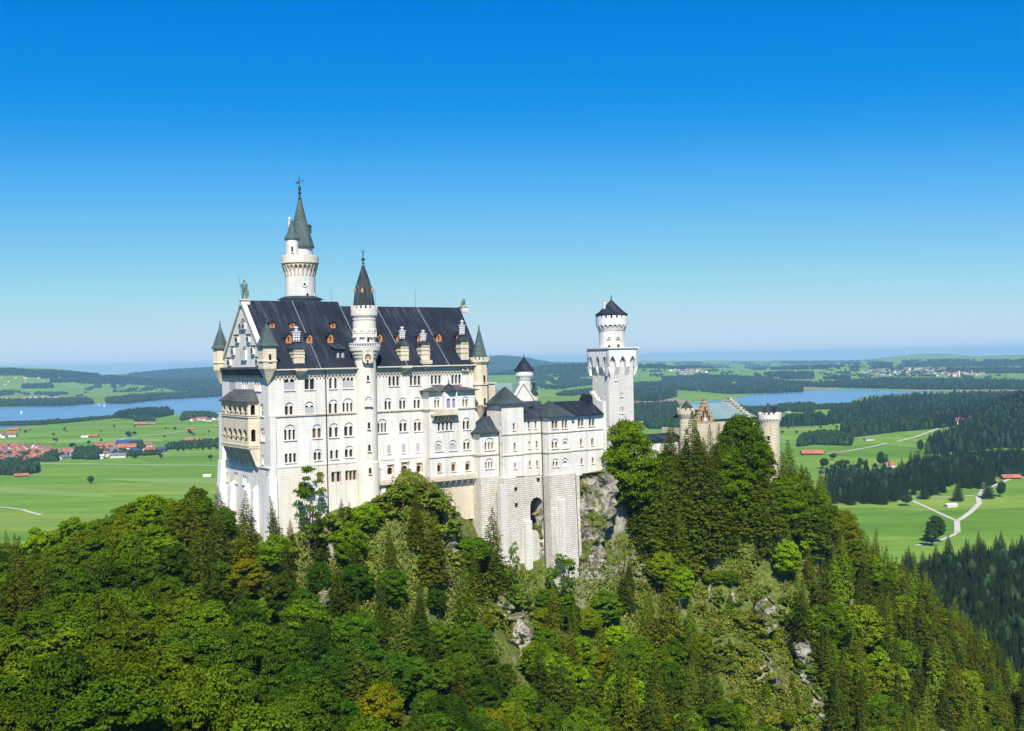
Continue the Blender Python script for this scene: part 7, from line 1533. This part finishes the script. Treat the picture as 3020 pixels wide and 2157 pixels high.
wood([(380, 1102), (500, 1091), (600, 1085), (720, 1082), (720, 1102), (380, 1110)], 'blue forest on the far ridge left of the palace', 0.8, 1.2); wood([(80, 1094), (150, 1093), (290, 1104), (290, 1113), (80, 1110)], 'wood on the shoulder of the left round hill', 0.8, 1.2, gaps=0.25)
wood([(1850, 1068), (2400, 1064), (3040, 1054), (3040, 1076), (2400, 1084), (1850, 1086)], 'woods scattered along the right horizon', 0.8, 1.0, gaps=0.42)
wood([(150, 1118), (420, 1106), (700, 1092), (700, 1110), (150, 1128)], 'woods scattered along the left horizon', 0.8, 1.2, gaps=0.3); wood([(1650, 1078), (1850, 1070), (1850, 1090), (1650, 1100)], 'woods on the horizon left of the square tower', 0.8, 1.0, gaps=0.35)
wood(ZBx([(350, 240), (2100, 225), (2100, 420), (1500, 330), (900, 330), (350, 390)]), 'scattered field trees around the far village', 0.4, 0.22, 14, gaps=0.5); wood(ZAx([(260, 180), (1600, 180), (1600, 240), (260, 260)]), 'scattered trees on the green ridge', 0.4, 0.2, 14, gaps=0.5)
wood(ZBx([(1500, 1710), (1480, 1720), (1650, 1700), (1650, 1800)]), 'wood at the end of the gravel path', 0.9, 1.0) if False else None
for pts, lb in (([(760, 1150), (1100, 1120), (1400, 1130), (1300, 1165), (800, 1180)], 'wood on the plain hidden behind the palace'), ([(900, 1240), (1250, 1215), (1500, 1230), (1450, 1270), (950, 1290)], 'second wood on the plain hidden behind the palace'), ([(1500, 1330), (1800, 1290), (2100, 1330), (2050, 1420), (1600, 1440)], 'wood on the plain hidden behind the bower'), ([(3060, 1560), (3400, 1500), (3500, 1800), (3100, 1900)], 'forest beyond the right edge of the view')):
    wood(pts, lb, 0.7, 0.7)
# near dark spruce forest at the bottom right and the spruce belt on the meadow: single trees
SPV = []
def belt(poly, n, Hm, group, labels, spread=0.12):
    P = poly_pts(poly, n*3); X, Y, Z, ok = ground_hit(P[:, 0], P[:, 1]); got = []
    for x, y, z in zip(X[ok], Y[ok], Z[ok]):
        if any((x-a)**2+(y-b_)**2 < (Hm*0.25)**2 for a, b_ in got): continue
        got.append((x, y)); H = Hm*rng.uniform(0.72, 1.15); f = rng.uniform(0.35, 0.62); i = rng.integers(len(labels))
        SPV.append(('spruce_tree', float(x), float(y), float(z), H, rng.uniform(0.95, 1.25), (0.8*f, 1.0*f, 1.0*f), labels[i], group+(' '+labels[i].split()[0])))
        if len(got) >= n: break
belt(ZBx([(410, 1260), (560, 1200), (800, 1240), (1000, 1200), (1500, 1130), (1500, 1350), (1340, 1400), (1100, 1400), (1000, 1470), (700, 1470), (470, 1480)]), 150, 26, 'spruces of the belt across the right meadow', ['dark spruce in the belt across the right meadow', 'slim spruce in the belt across the right meadow'])
belt(ZBx([(1100, 1130), (1300, 1080), (1700, 1040), (2165, 1010), (2165, 1200), (1950, 1230), (1850, 1330), (1500, 1330), (1300, 1200)]), 150, 25, 'spruces of the wood above the gravel path', ['dark spruce in the wood above the gravel path', 'slim spruce in the wood above the gravel path'])
wood(ZBx([(1050, 1260), (1150, 1180), (1400, 1120), (1600, 1080), (2165, 1030), (2165, 1150), (1600, 1180), (1100, 1290)]), 'back of the spruce wood above the gravel path', 0.95, 1.6, 24)
wood(ZBx([(410, 1240), (540, 1210), (800, 1240), (1000, 1230), (1000, 1350), (440, 1380)]), 'back rows of the spruce belt on the right meadow', 0.9, 1.2, 22)
belt([(2650, 1690), (2820, 1640), (3100, 1620), (3100, 2000), (2900, 2000), (2760, 1900)], 170, 24, 'spruces of the shaded forest below the right meadow', ['dark spruce in the shaded forest at the bottom right', 'tall spruce in the shaded forest at the bottom right'])
wood([(2640, 1690), (2820, 1650), (3100, 1620), (3100, 2250), (2900, 2250), (2700, 1950)], 'undergrowth of the shaded forest at the bottom right', 0.95, 2.2, 18, 'forest_floor')
SPV.sort(key=lambda p: p[2]); mk_ = MASK.copy(); vv = visible(SPV, mk_); od = sorted(range(len(SPV)), key=lambda i: -vv[i]); nkeep = 290-sum(1 for o_ in col.objects if o_.name.startswith('spruce_tree'))
for r_i, i in enumerate(od):
    k_, x, y, z, H, wd, c, lb, gp = SPV[i]
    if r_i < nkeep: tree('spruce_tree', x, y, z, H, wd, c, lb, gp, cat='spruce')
    else: REST['spruce_tree'].append((x, y, z, H, wd, c))
merge_trees('spruce_wood', REST['spruce_tree'], SPR, 20.0, MM['needle'], 'remaining spruces half hidden in the woods of slope and valley', 'wood')
def lone(px, py, Hm, kind, label, wid=1.0, col_=(0.5, 0.7, 0.7)):
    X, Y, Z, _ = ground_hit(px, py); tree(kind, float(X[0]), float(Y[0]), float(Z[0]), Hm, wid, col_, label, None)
for (X, Y), H, kd, lb, wd in (((1250, 1005), 25, 'broadleaf_tree', 'dark rounded tree left of the forested hill on the meadow', 0.9), ((470, 1072), 12, 'broadleaf_tree', 'small round tree on the meadow below the barns', 1.4), ((385, 1150), 18, 'broadleaf_tree', 'rounded tree left of the car park', 1.3), ((570, 1160), 17, 'broadleaf_tree', 'leaning light tree above the car park', 1.3),
                          ((710, 1145), 18, 'broadleaf_tree', 'narrow dark tree beside the small road', 0.8), ((765, 1175), 23, 'spruce_tree', 'pointed conifer standing at the small road', 1.0), ((890, 1130), 27, 'broadleaf_tree', 'tall dark tree left of the red barn', 0.9), ((470, 1160), 9, 'broadleaf_tree', 'low bush by the car park road', 1.6), ((940, 1105), 20, 'spruce_tree', 'spruce behind the red barn', 1.3),
                          ((1845, 1415), 36, 'spruce_tree', 'big spruce at the fork of the gravel path', 1.5), ((1945, 1400), 22, 'broadleaf_tree', 'dark tree right of the path fork', 0.9), ((1575, 1440), 34, 'spruce_tree', 'tall dark spruce standing behind the white hut', 1.2), ((1280, 1420), 30, 'spruce_tree', 'spruce at the corner of the meadow belt', 1.5), ((1120, 1480), 14, 'broadleaf_tree', 'dark bush on the meadow left of the paths', 1.5)):
    lone(*ZB(X, Y), H, kd, lb, wd)
lone(2760, 1600, 27, 'broadleaf_tree', 'group-like dark tree on the meadow left of the path end', 1.25); lone(2745, 1610, 18, 'broadleaf_tree', 'smaller tree leaning on the dark meadow tree', 1.3); lone(2770, 1552, 8, 'broadleaf_tree', 'tiny round tree beside the path', 1.3)
for (X, Y), H, lb in (((835, 1208), 13, 'solitary round tree in the middle of the left meadow'), ((1480, 980), 10, 'small round tree below the meadow village'), ((1250, 982), 13, 'dark round tree before the blue roofed barns'), ((1935, 988), 10, 'little tree near the palace on the left meadow'), ((1180, 775), 16, 'round tree of the pair on the upper left meadow'), ((1235, 768), 13, 'smaller tree of the pair on the upper left meadow'), ((820, 842), 9, 'small bush above the meadow village'), ((670, 892), 16, 'dark tree standing above the red roofs')):
    lone(*ZL(X, Y), H, 'broadleaf_tree', lb, 1.4)
for i, X in enumerate((1640, 1690, 1750, 1818, 1868, 1932, 1998)): tree('broadleaf_tree', *[float(q[0]) for q in ground_hit(*ZL(X, 912-i*3))[:3]], 9, 1.5, (0.55, 0.75, 0.7), 'round roadside tree in the row beside the country road', 'row of round trees beside the country road')

def scatter(poly, n, H0, label, group):
    P = poly_pts(poly, n); X, Y, Z, ok = ground_hit(P[:, 0], P[:, 1])
    for x, y, z in zip(X[ok], Y[ok], Z[ok]): tree('broadleaf_tree', float(x), float(y), float(z), H0*rng.uniform(0.5, 1.3), rng.uniform(1.1, 1.6), (0.5, 0.72, 0.7), label, group)
scatter(ZLx([(0, 740), (1600, 640), (2000, 660), (2000, 780), (900, 830), (0, 840)]), 22, 9, 'small bushy tree scattered on the upper left meadow', 'small trees scattered on the upper left meadow')
scatter(ZLx([(300, 640), (1050, 600), (1050, 606), (300, 650)]), 16, 12, 'rounded tree in the row along the near lake shore', 'rounded trees along the near lake shore')
scatter(ZBx([(0, 780), (520, 740), (520, 800), (150, 860), (0, 860)]), 9, 9, 'bush dotted on the meadow right of the gate tower', 'bushes on the meadow right of the gate tower')
scatter(ZBx([(350, 1120), (1000, 1110), (1000, 1160), (350, 1170)]), 8, 10, 'small tree along the small road by the car park', 'small trees along the small road by the car park')
# houses of the valley
def house_mesh(w_, l_, h, rise, roofm, wallm, ov=1.0):
    a = MB(); a.box(-l_/2, l_/2, -w_/2, w_/2, -0.5, h); a.add([(-l_/2, -w_/2, h), (-l_/2, w_/2, h), (-l_/2, 0, h+rise)], [(0, 1, 2)]); a.add([(l_/2, -w_/2, h), (l_/2, w_/2, h), (l_/2, 0, h+rise)], [(0, 1, 2)])
    n = max(2, int(l_/3.5))
    for i in range(n):
        for s in (-1, 1):
            for f_ in (1.0, 3.8):
                if f_ > h-1: continue
                x = -l_/2+(i+0.5)*l_/n; a.add([(x-0.6, s*(w_/2+0.03), f_), (x+0.6, s*(w_/2+0.03), f_), (x+0.6, s*(w_/2+0.03), f_+1.3), (x-0.6, s*(w_/2+0.03), f_+1.3)], [(0, 1, 2, 3)], 1)
    r = MB(); k = rise/(w_/2)
    for s in (-1, 1): r.extr([(-l_/2-ov, s*(w_/2+ov), h-ov*k), (-l_/2-ov, 0, h+rise+0.15), (-l_/2-ov, 0, h+rise-0.25), (-l_/2-ov, s*(w_/2+ov), h-ov*k-0.35)], (l_+2*ov, 0, 0))
    wm_ = bpy.data.meshes.new('wall'); wm_.from_pydata([tuple(map(float, v)) for v in a.v], [], a.f); wm_.materials.append(M[wallm]); wm_.materials.append(M['glass']); wm_.polygons.foreach_set('material_index', a.m); wm_.update()
    rm_ = bpy.data.meshes.new('roof'); rm_.from_pydata([tuple(map(float, v)) for v in r.v], [], r.f); rm_.materials.append(M[roofm]); rm_.update()
    return wm_, rm_
HT = {('rooftile', 0): house_mesh(13, 18, 5.5, 3.6, 'rooftile', 'hwall'), ('rooftile', 1): house_mesh(16, 26, 6.5, 4.2, 'rooftile', 'hwall'), ('rooftile2', 0): house_mesh(12, 17, 5.5, 3.5, 'rooftile2', 'hwall'), ('roofgrey', 0): house_mesh(15, 26, 5.0, 3.0, 'roofgrey', 'hwall'),
      ('solar', 0): house_mesh(20, 38, 6, 4.0, 'solar', 'hwood'), ('barn', 0): house_mesh(11, 24, 3.2, 2.8, 'rooftile', 'hwood', 1.6), ('hut', 0): house_mesh(7, 10, 2.6, 2.2, 'rooftile2', 'hwood'), ('white', 0): house_mesh(12, 22, 5, 2.0, 'hwall', 'hwall')}
def house(px, py, key, rot, s, label, group=None, cat='house'):
    X, Y, Z, _ = ground_hit(px, py); x, y, z = float(X[0]), float(Y[0]), float(Z[0])
    o = bpy.data.objects.new('barn' if key[0] in ('barn', 'hut') else 'village_house', None); col.objects.link(o); o.location = (x, y, z); o.rotation_euler = (0, 0, rot); o.scale = (s, s, s); o.empty_display_size = 1
    for nm, me in zip(('wall', 'roof'), HT[key]): c = bpy.data.objects.new(nm, me); col.objects.link(c); c.parent = o
    return tag(o, label, cat, group)
def village(poly, n, key_w, place, sc_=1.0, mind=17):
    P = poly_pts(poly, n*6); X, Y, Z, ok = ground_hit(P[:, 0], P[:, 1]); got = []
    nmz = {'rooftile': 'red roofed', 'rooftile2': 'brown roofed', 'roofgrey': 'grey roofed', 'solar': 'blue roofed', 'white': 'white roofed'}
    for i in range(len(X)):
        if any((X[i]-a)**2+(Y[i]-b_)**2 < (mind*sc_)**2 for a, b_ in got): continue
        got.append((X[i], Y[i])); key = key_w[rng.integers(len(key_w))]; lb = f'{nmz[key[0]]} white house {place}'
        house(P[i, 0], P[i, 1], key, rng.choice([0.1, 1.3, 1.67, 0.6, 2.4])+rng.normal()*0.1, sc_*rng.uniform(0.85, 1.15), lb, f'{nmz[key[0]]} houses {place}')
        if len(got) >= n: break
R0, R1, B0, G0, S_, W0 = ('rooftile', 0), ('rooftile', 1), ('rooftile2', 0), ('roofgrey', 0), ('solar', 0), ('white', 0)
village(ZLx([(0, 880), (130, 865), (380, 880), (480, 920), (500, 980), (350, 990), (230, 1010), (0, 1040)]), 85, [R0, R0, R0, B0, B0, G0], 'in the near meadow village', 1.05, 19)
village(ZLx([(500, 905), (690, 905), (690, 975), (540, 985)]), 14, [R0, R0, B0, G0], 'in the middle of the meadow village')
village(ZLx([(880, 860), (1040, 850), (1110, 900), (1100, 965), (940, 960)]), 22, [R0, B0, G0, R0], 'at the east end of the meadow village', 1.0, 20)
village(ZLx([(1720, 580), (1900, 565), (2040, 590), (2050, 635), (1740, 635)]), 34, [R0, R0, B0, R0], 'in the hamlet between lake and palace')
village(ZLx([(0, 430), (450, 410), (800, 430), (700, 460), (300, 470), (0, 470)]), 40, [R0, B0, W0, R0], 'in the village across the left lake', 1.5)
village(ZLx([(0, 755), (140, 765), (130, 785), (0, 790)]), 6, [R0, B0], 'in the hamlet at the left edge', 1.1, 24)
village(ZBx([(710, 275), (860, 285), (900, 270), (1300, 260), (1500, 285), (1800, 300), (1800, 325), (1300, 332), (900, 325), (720, 318)]), 90, [R0, R0, B0, B0, G0], 'in the far village on the right', 1.6)
village(ZAx([(560, 190), (1060, 180), (1060, 200), (900, 235), (680, 225)]), 26, [R0, B0, B0], 'in the far village right of the square tower', 2.0)
village(ZBx([(60, 290), (160, 300), (150, 315), (60, 315)]), 5, [W0, R0], 'in a far hamlet above the right lake', 2.0); village(ZLx([(0, 230), (550, 235), (560, 255), (0, 310)]), 10, [W0, R0, R0], 'on the hillside at the left edge', 1.2)
for Z, X, Y, key, rot, s, lb in ((ZL, 1300, 668, ('barn', 0), 0.1, 1.5, 'orange roofed barn on the upper left meadow'), (ZL, 1400, 665, ('barn', 0), 0.1, 1.0, 'smaller brown barn right of the orange one on the upper meadow'), (ZL, 1755, 712, ('barn', 0), 0.2, 1.0, 'pale roofed barn beside the country road'), (ZL, 780, 785, ('white', 0), 0.3, 0.8, 'white roofed shed above the meadow village'), (ZL, 857, 775, ('barn', 0), 0.1, 1.0, 'orange barn above the meadow village'),
                                 (ZL, 130, 718, ('barn', 0), 0.1, 1.3, 'long barn near the lake shore at the left'), (ZL, 258, 718, ('hut', 0), 0.1, 1.3, 'dark hut near the lake shore'), (ZL, 195, 1142, ('barn', 0), 0.6, 0.9, 'brown hut at the edge of the dark grove'), (ZL, 1910, 1145, ('white', 0), 0.1, 0.6, 'white flat building on the meadow left of the palace'), (ZL, 1190, 860, ('solar', 0), 0.1, 1.5, 'long dark blue roofed barn in the meadow village'),
                                 (ZL, 1285, 925, ('solar', 0), 0.3, 1.0, 'blue roofed barn at the village edge'), (ZL, 1375, 925, ('rooftile', 1), 1.2, 1.2, 'orange gabled farmhouse between the blue roofs'), (ZL, 1440, 915, ('solar', 0), 0.1, 1.1, 'blue roofed hall right of the farmhouse'), (ZL, 1175, 905, ('rooftile', 1), 0.1, 1.5, 'large red roofed farmhouse in the meadow village'), (ZL, 1345, 870, ('rooftile', 1), 1.0, 1.0, 'red house behind the blue roofs'), (ZL, 1785, 850, ('rooftile', 1), 0.1, 1.5, 'red farmhouse right of the meadow village'), (ZL, 1770, 828, ('solar', 0), 0.1, 0.9, 'blue roof behind the red farmhouse'),
                                 (ZL, 900, 978, ('white', 0), 0.1, 1.2, 'long white shed at the front of the meadow village'), (ZL, 1090, 968, ('roofgrey', 0), 0.2, 1.2, 'grey hall at the front of the meadow village'), (ZL, 735, 892, ('roofgrey', 0), 0.2, 1.0, 'grey house standing above the village trees'), (ZL, 2025, 692, ('barn', 0), 0.1, 1.0, 'red barn close to the palace corner'),
                                 (ZB, 282, 1028, ('barn', 0), 0.0, 1.5, 'long red barn on the right meadow'), (ZB, 515, 1026, ('hut', 0), 0.0, 1.1, 'small orange hut beside the long red barn'), (ZB, 788, 900, ('roofgrey', 0), 0.2, 0.75, 'dark hipped barn alone on the right meadow'), (ZB, 655, 852, ('hut', 0), 0.0, 1.1, 'grey hut at the forest strip'), (ZB, 975, 1138, ('rooftile', 0), 0.2, 0.9, 'red roofed house left of the spruce belt'), (ZB, 1620, 755, ('rooftile', 1), 0.1, 1.4, 'orange farmhouse at the end of the upper meadow'),
                                 (ZB, 1515, 1490, ('white', 0), 0.25, 0.62, 'white hut with pale roof between the gravel paths'), (ZB, 2045, 1240, ('barn', 0), 0.05, 1.05, 'long orange roofed stable at the right edge'), (ZB, 1895, 1275, ('hut', 0), 0.4, 1.0, 'small orange roofed house by the gravel path'), (ZB, 70, 655, ('roofgrey', 0), 0.2, 0.7, 'grey shed beside the road right of the gate tower'), (ZB, 460, 672, ('rooftile2', 0), 0.1, 1.2, 'brown house among the spruces near the right lake'),
                                 (ZB, 640, 1235, ('solar', 0), 0.1, 0.7, 'blue roofed hall by the car park'), (ZB, 420, 1195, ('solar', 0), 0.1, 0.6, 'smaller blue roofed hall by the car park'), (ZB, 1575, 990, ('rooftile', 0), 0.2, 0.9, 'red roof peeking from the forest edge')):
    house(*Z(X, Y), key, rot, s, lb, cat='barn' if key[0] in ('barn', 'hut') else 'building')
# far church with its tower
X, Y, Z, _ = ground_hit(*ZB(1562, 332)); CHU = bpy.data.objects.new('church', None); col.objects.link(CHU); CHU.location = (float(X[0]), float(Y[0]), float(Z[0])); tag(CHU, 'white church with red roof and tower in the far village', 'church')
mb = MB(); CHU.scale = (0.6, 0.6, 0.6); mb.box(-45, 45, -16, 16, -2, 26); mb.build('nave', M['hwall'], CHU); mb = MB(); mb.extr([(-48, -19, 24), (-48, 0, 44), (-48, 19, 24)], (96, 0, 0)); mb.build('roof', M['rooftile'], CHU); mb = MB(); mb.box(22, 36, -27, -16.1, -2, 52); mb.lathe(29, -21.5, [(9, 52), (0.5, 68)], 4, rot=math.pi/4); mb.build('church_tower', M['hwall'], CHU)
# sailing boats
def boat(px, py, s, label):
    X, Y, Z, _ = ground_hit(px, py); o = bpy.data.objects.new('sailing_boat', None); col.objects.link(o); o.location = (float(X[0]), float(Y[0]), 0.3); o.scale = (s, s, s); tag(o, label, 'boat')
    mb = MB(); mb.extr([(-4, -1.2, 0), (3, -1.2, 0), (5, 0, 0.2), (3, 1.2, 0), (-4, 1.2, 0)], (0, 0, 1.0)); mb.build('hull', M['sail'], o)
    mb = MB(); mb.tube((0.5, 0, 1), (0.5, 0, 13), 0.1, 0.06); mb.build('mast', M['iron'], o); mb = MB(); mb.extr([(0.4, 0, 1.6), (0.4, 0, 12.5), (-4, 0, 1.8)], (0, 0.12, 0)); mb.extr([(0.7, 0, 1.4), (0.7, 0, 10.5), (4.4, 0, 1.3)], (0, 0.12, 0)); mb.build('sail', M['sail'], o)
boat(*ZL(196, 560), 1.0, 'white sailing boat alone on the left lake'); boat(*ZL(958, 497), 0.8, 'white sailing boat near the far jetty'); boat(*ZL(914, 487), 0.7, 'smaller white sail left of the jetty boat')
# cars on the car park
CC = []
for nm, c in (('red', (0.5, 0.04, 0.03)), ('white', (0.75, 0.75, 0.75)), ('blue', (0.05, 0.12, 0.45)), ('silver', (0.45, 0.47, 0.5))):
    m_ = plain(nm+' car paint', c, 0.3, 0.05, spec=0.5); mb = MB()
    mb.extr([(-2.2, -0.9, 0.3), (2.2, -0.9, 0.3), (2.2, -0.9, 0.8), (1.3, -0.9, 0.95), (0.7, -0.9, 1.45), (-1.3, -0.9, 1.45), (-2.1, -0.9, 0.95)], (0, 1.8, 0)); me = bpy.data.meshes.new('body'); me.from_pydata([tuple(map(float, v)) for v in mb.v], [], mb.f); me.materials.append(m_)
    wb = MB()
    for x in (-1.4, 1.4):
        for y in (-0.92, 0.72): wb.extr([(x+0.34*math.cos(t), y, 0.34+0.34*math.sin(t)) for t in [i*math.pi/5 for i in range(10)]], (0, 0.2, 0))
    we = bpy.data.meshes.new('wheel'); we.from_pydata([tuple(map(float, v)) for v in wb.v], [], wb.f); we.materials.append(M['iron']); CC.append((nm, me, we))
for i in range(26):
    px, py = ZB(375+(i % 13)*22+rng.uniform(-4, 4), 1188+(i//13)*22-(i % 13)*0.6); X, Y, Z, _ = ground_hit(px, py); nm, me, we = CC[rng.integers(4)]
    o = bpy.data.objects.new('parked_car', None); col.objects.link(o); o.location = (float(X[0]), float(Y[0]), 0.1); o.rotation_euler = (0, 0, 1.4+rng.normal()*0.1); tag(o, f'{nm} car parked on the car park beyond the right spur', 'car', f'{nm} cars on the car park')
    for n_n, mm_ in (('body', me), ('wheels', we)): c = bpy.data.objects.new(n_n, mm_); col.objects.link(c); c.parent = o
# visitors before the gatehouse
gz0 = G3(1480, 1400); pv = -14.0
cloth = [plain(n_, c, 0.9, 0.1) for n_, c in (('dark coat', (0.03, 0.03, 0.05)), ('red shirt', (0.45, 0.05, 0.05)), ('white shirt', (0.7, 0.7, 0.7)), ('blue shirt', (0.06, 0.12, 0.4)))]; skinm = plain('skin', (0.55, 0.35, 0.25), 0.6, 0.05); trous = plain('dark trousers', (0.03, 0.035, 0.06), 0.9, 0.1)
PB = MB()
for s in (-1, 1):
    PB.tube((s*0.1, 0, 0), (s*0.1, 0.02, 0.48), 0.055, 0.07, 6, 1); PB.tube((s*0.1, 0.02, 0.48), (s*0.09, 0, 0.92), 0.07, 0.10, 6, 1); PB.tube((s*0.22, 0, 1.42), (s*0.27, 0.03, 1.12), 0.055, 0.045, 6, 0); PB.tube((s*0.27, 0.03, 1.12), (s*0.25, 0.15, 0.88), 0.045, 0.03, 6, 2)
PB.lathe(0, 0, [(0.15, 0.88), (0.17, 1.0), (0.16, 1.15), (0.2, 1.38), (0.09, 1.5), (0.06, 1.52)], 8, 0); PB.lathe(0, 0, [(0.055, 1.5), (0.055, 1.58)], 6, 2); PB.ball((0, 0, 1.65), 0.115, 8, 2, (0.85, 0.95, 1.15))
ME = []
for c in cloth:
    me = bpy.data.meshes.new('person'); me.from_pydata([tuple(map(float, v)) for v in PB.v], [], PB.f)
    for q in (c, trous, skinm): me.materials.append(q)
    me.polygons.foreach_set('material_index', PB.m); me.update(); ME.append(me)
for i in range(24):
    X_, Y_ = 1430+rng.uniform(0, 150), 1440+rng.uniform(-25, 45); x, y, z = at(*ZA(X_, Y_), 352+rng.uniform(-3, 3)); k = rng.integers(4)
    o = bpy.data.objects.new('person', ME[k]); col.objects.link(o); zz_ = float(z)-1; o.location = (float(x), float(y), zz_); o.rotation_euler = (0, 0, rng.uniform(0, 6.28))
    tag(o, f'person in {["dark coat", "red shirt", "white shirt", "blue shirt"][k]} standing in the crowd before the gatehouse', 'person', f'visitors in {["dark coats", "red shirts", "white shirts", "blue shirts"][k]} before the gatehouse')

# ------------------------------------------------------------------ haze
hz = MB(); hz.box(-34000, 34000, -400, 29500, -40, 252); m = bpy.data.materials.new('air haze'); m.use_nodes = True; nt = m.node_tree; nt.nodes.remove(nt.nodes['Principled BSDF'])
pvn = nt.nodes.new('ShaderNodeVolumePrincipled'); pvn.inputs['Color'].default_value = (0.34, 0.62, 0.95, 1); pvn.inputs['Density'].default_value = 4.6e-5; pvn.inputs['Anisotropy'].default_value = 0.0
nt.links.new(pvn.outputs[0], nt.nodes['Material Output'].inputs['Volume']); HZ = hz.build('haze', m); HZ['kind'] = 'stuff'
print('clumps', NW[0])
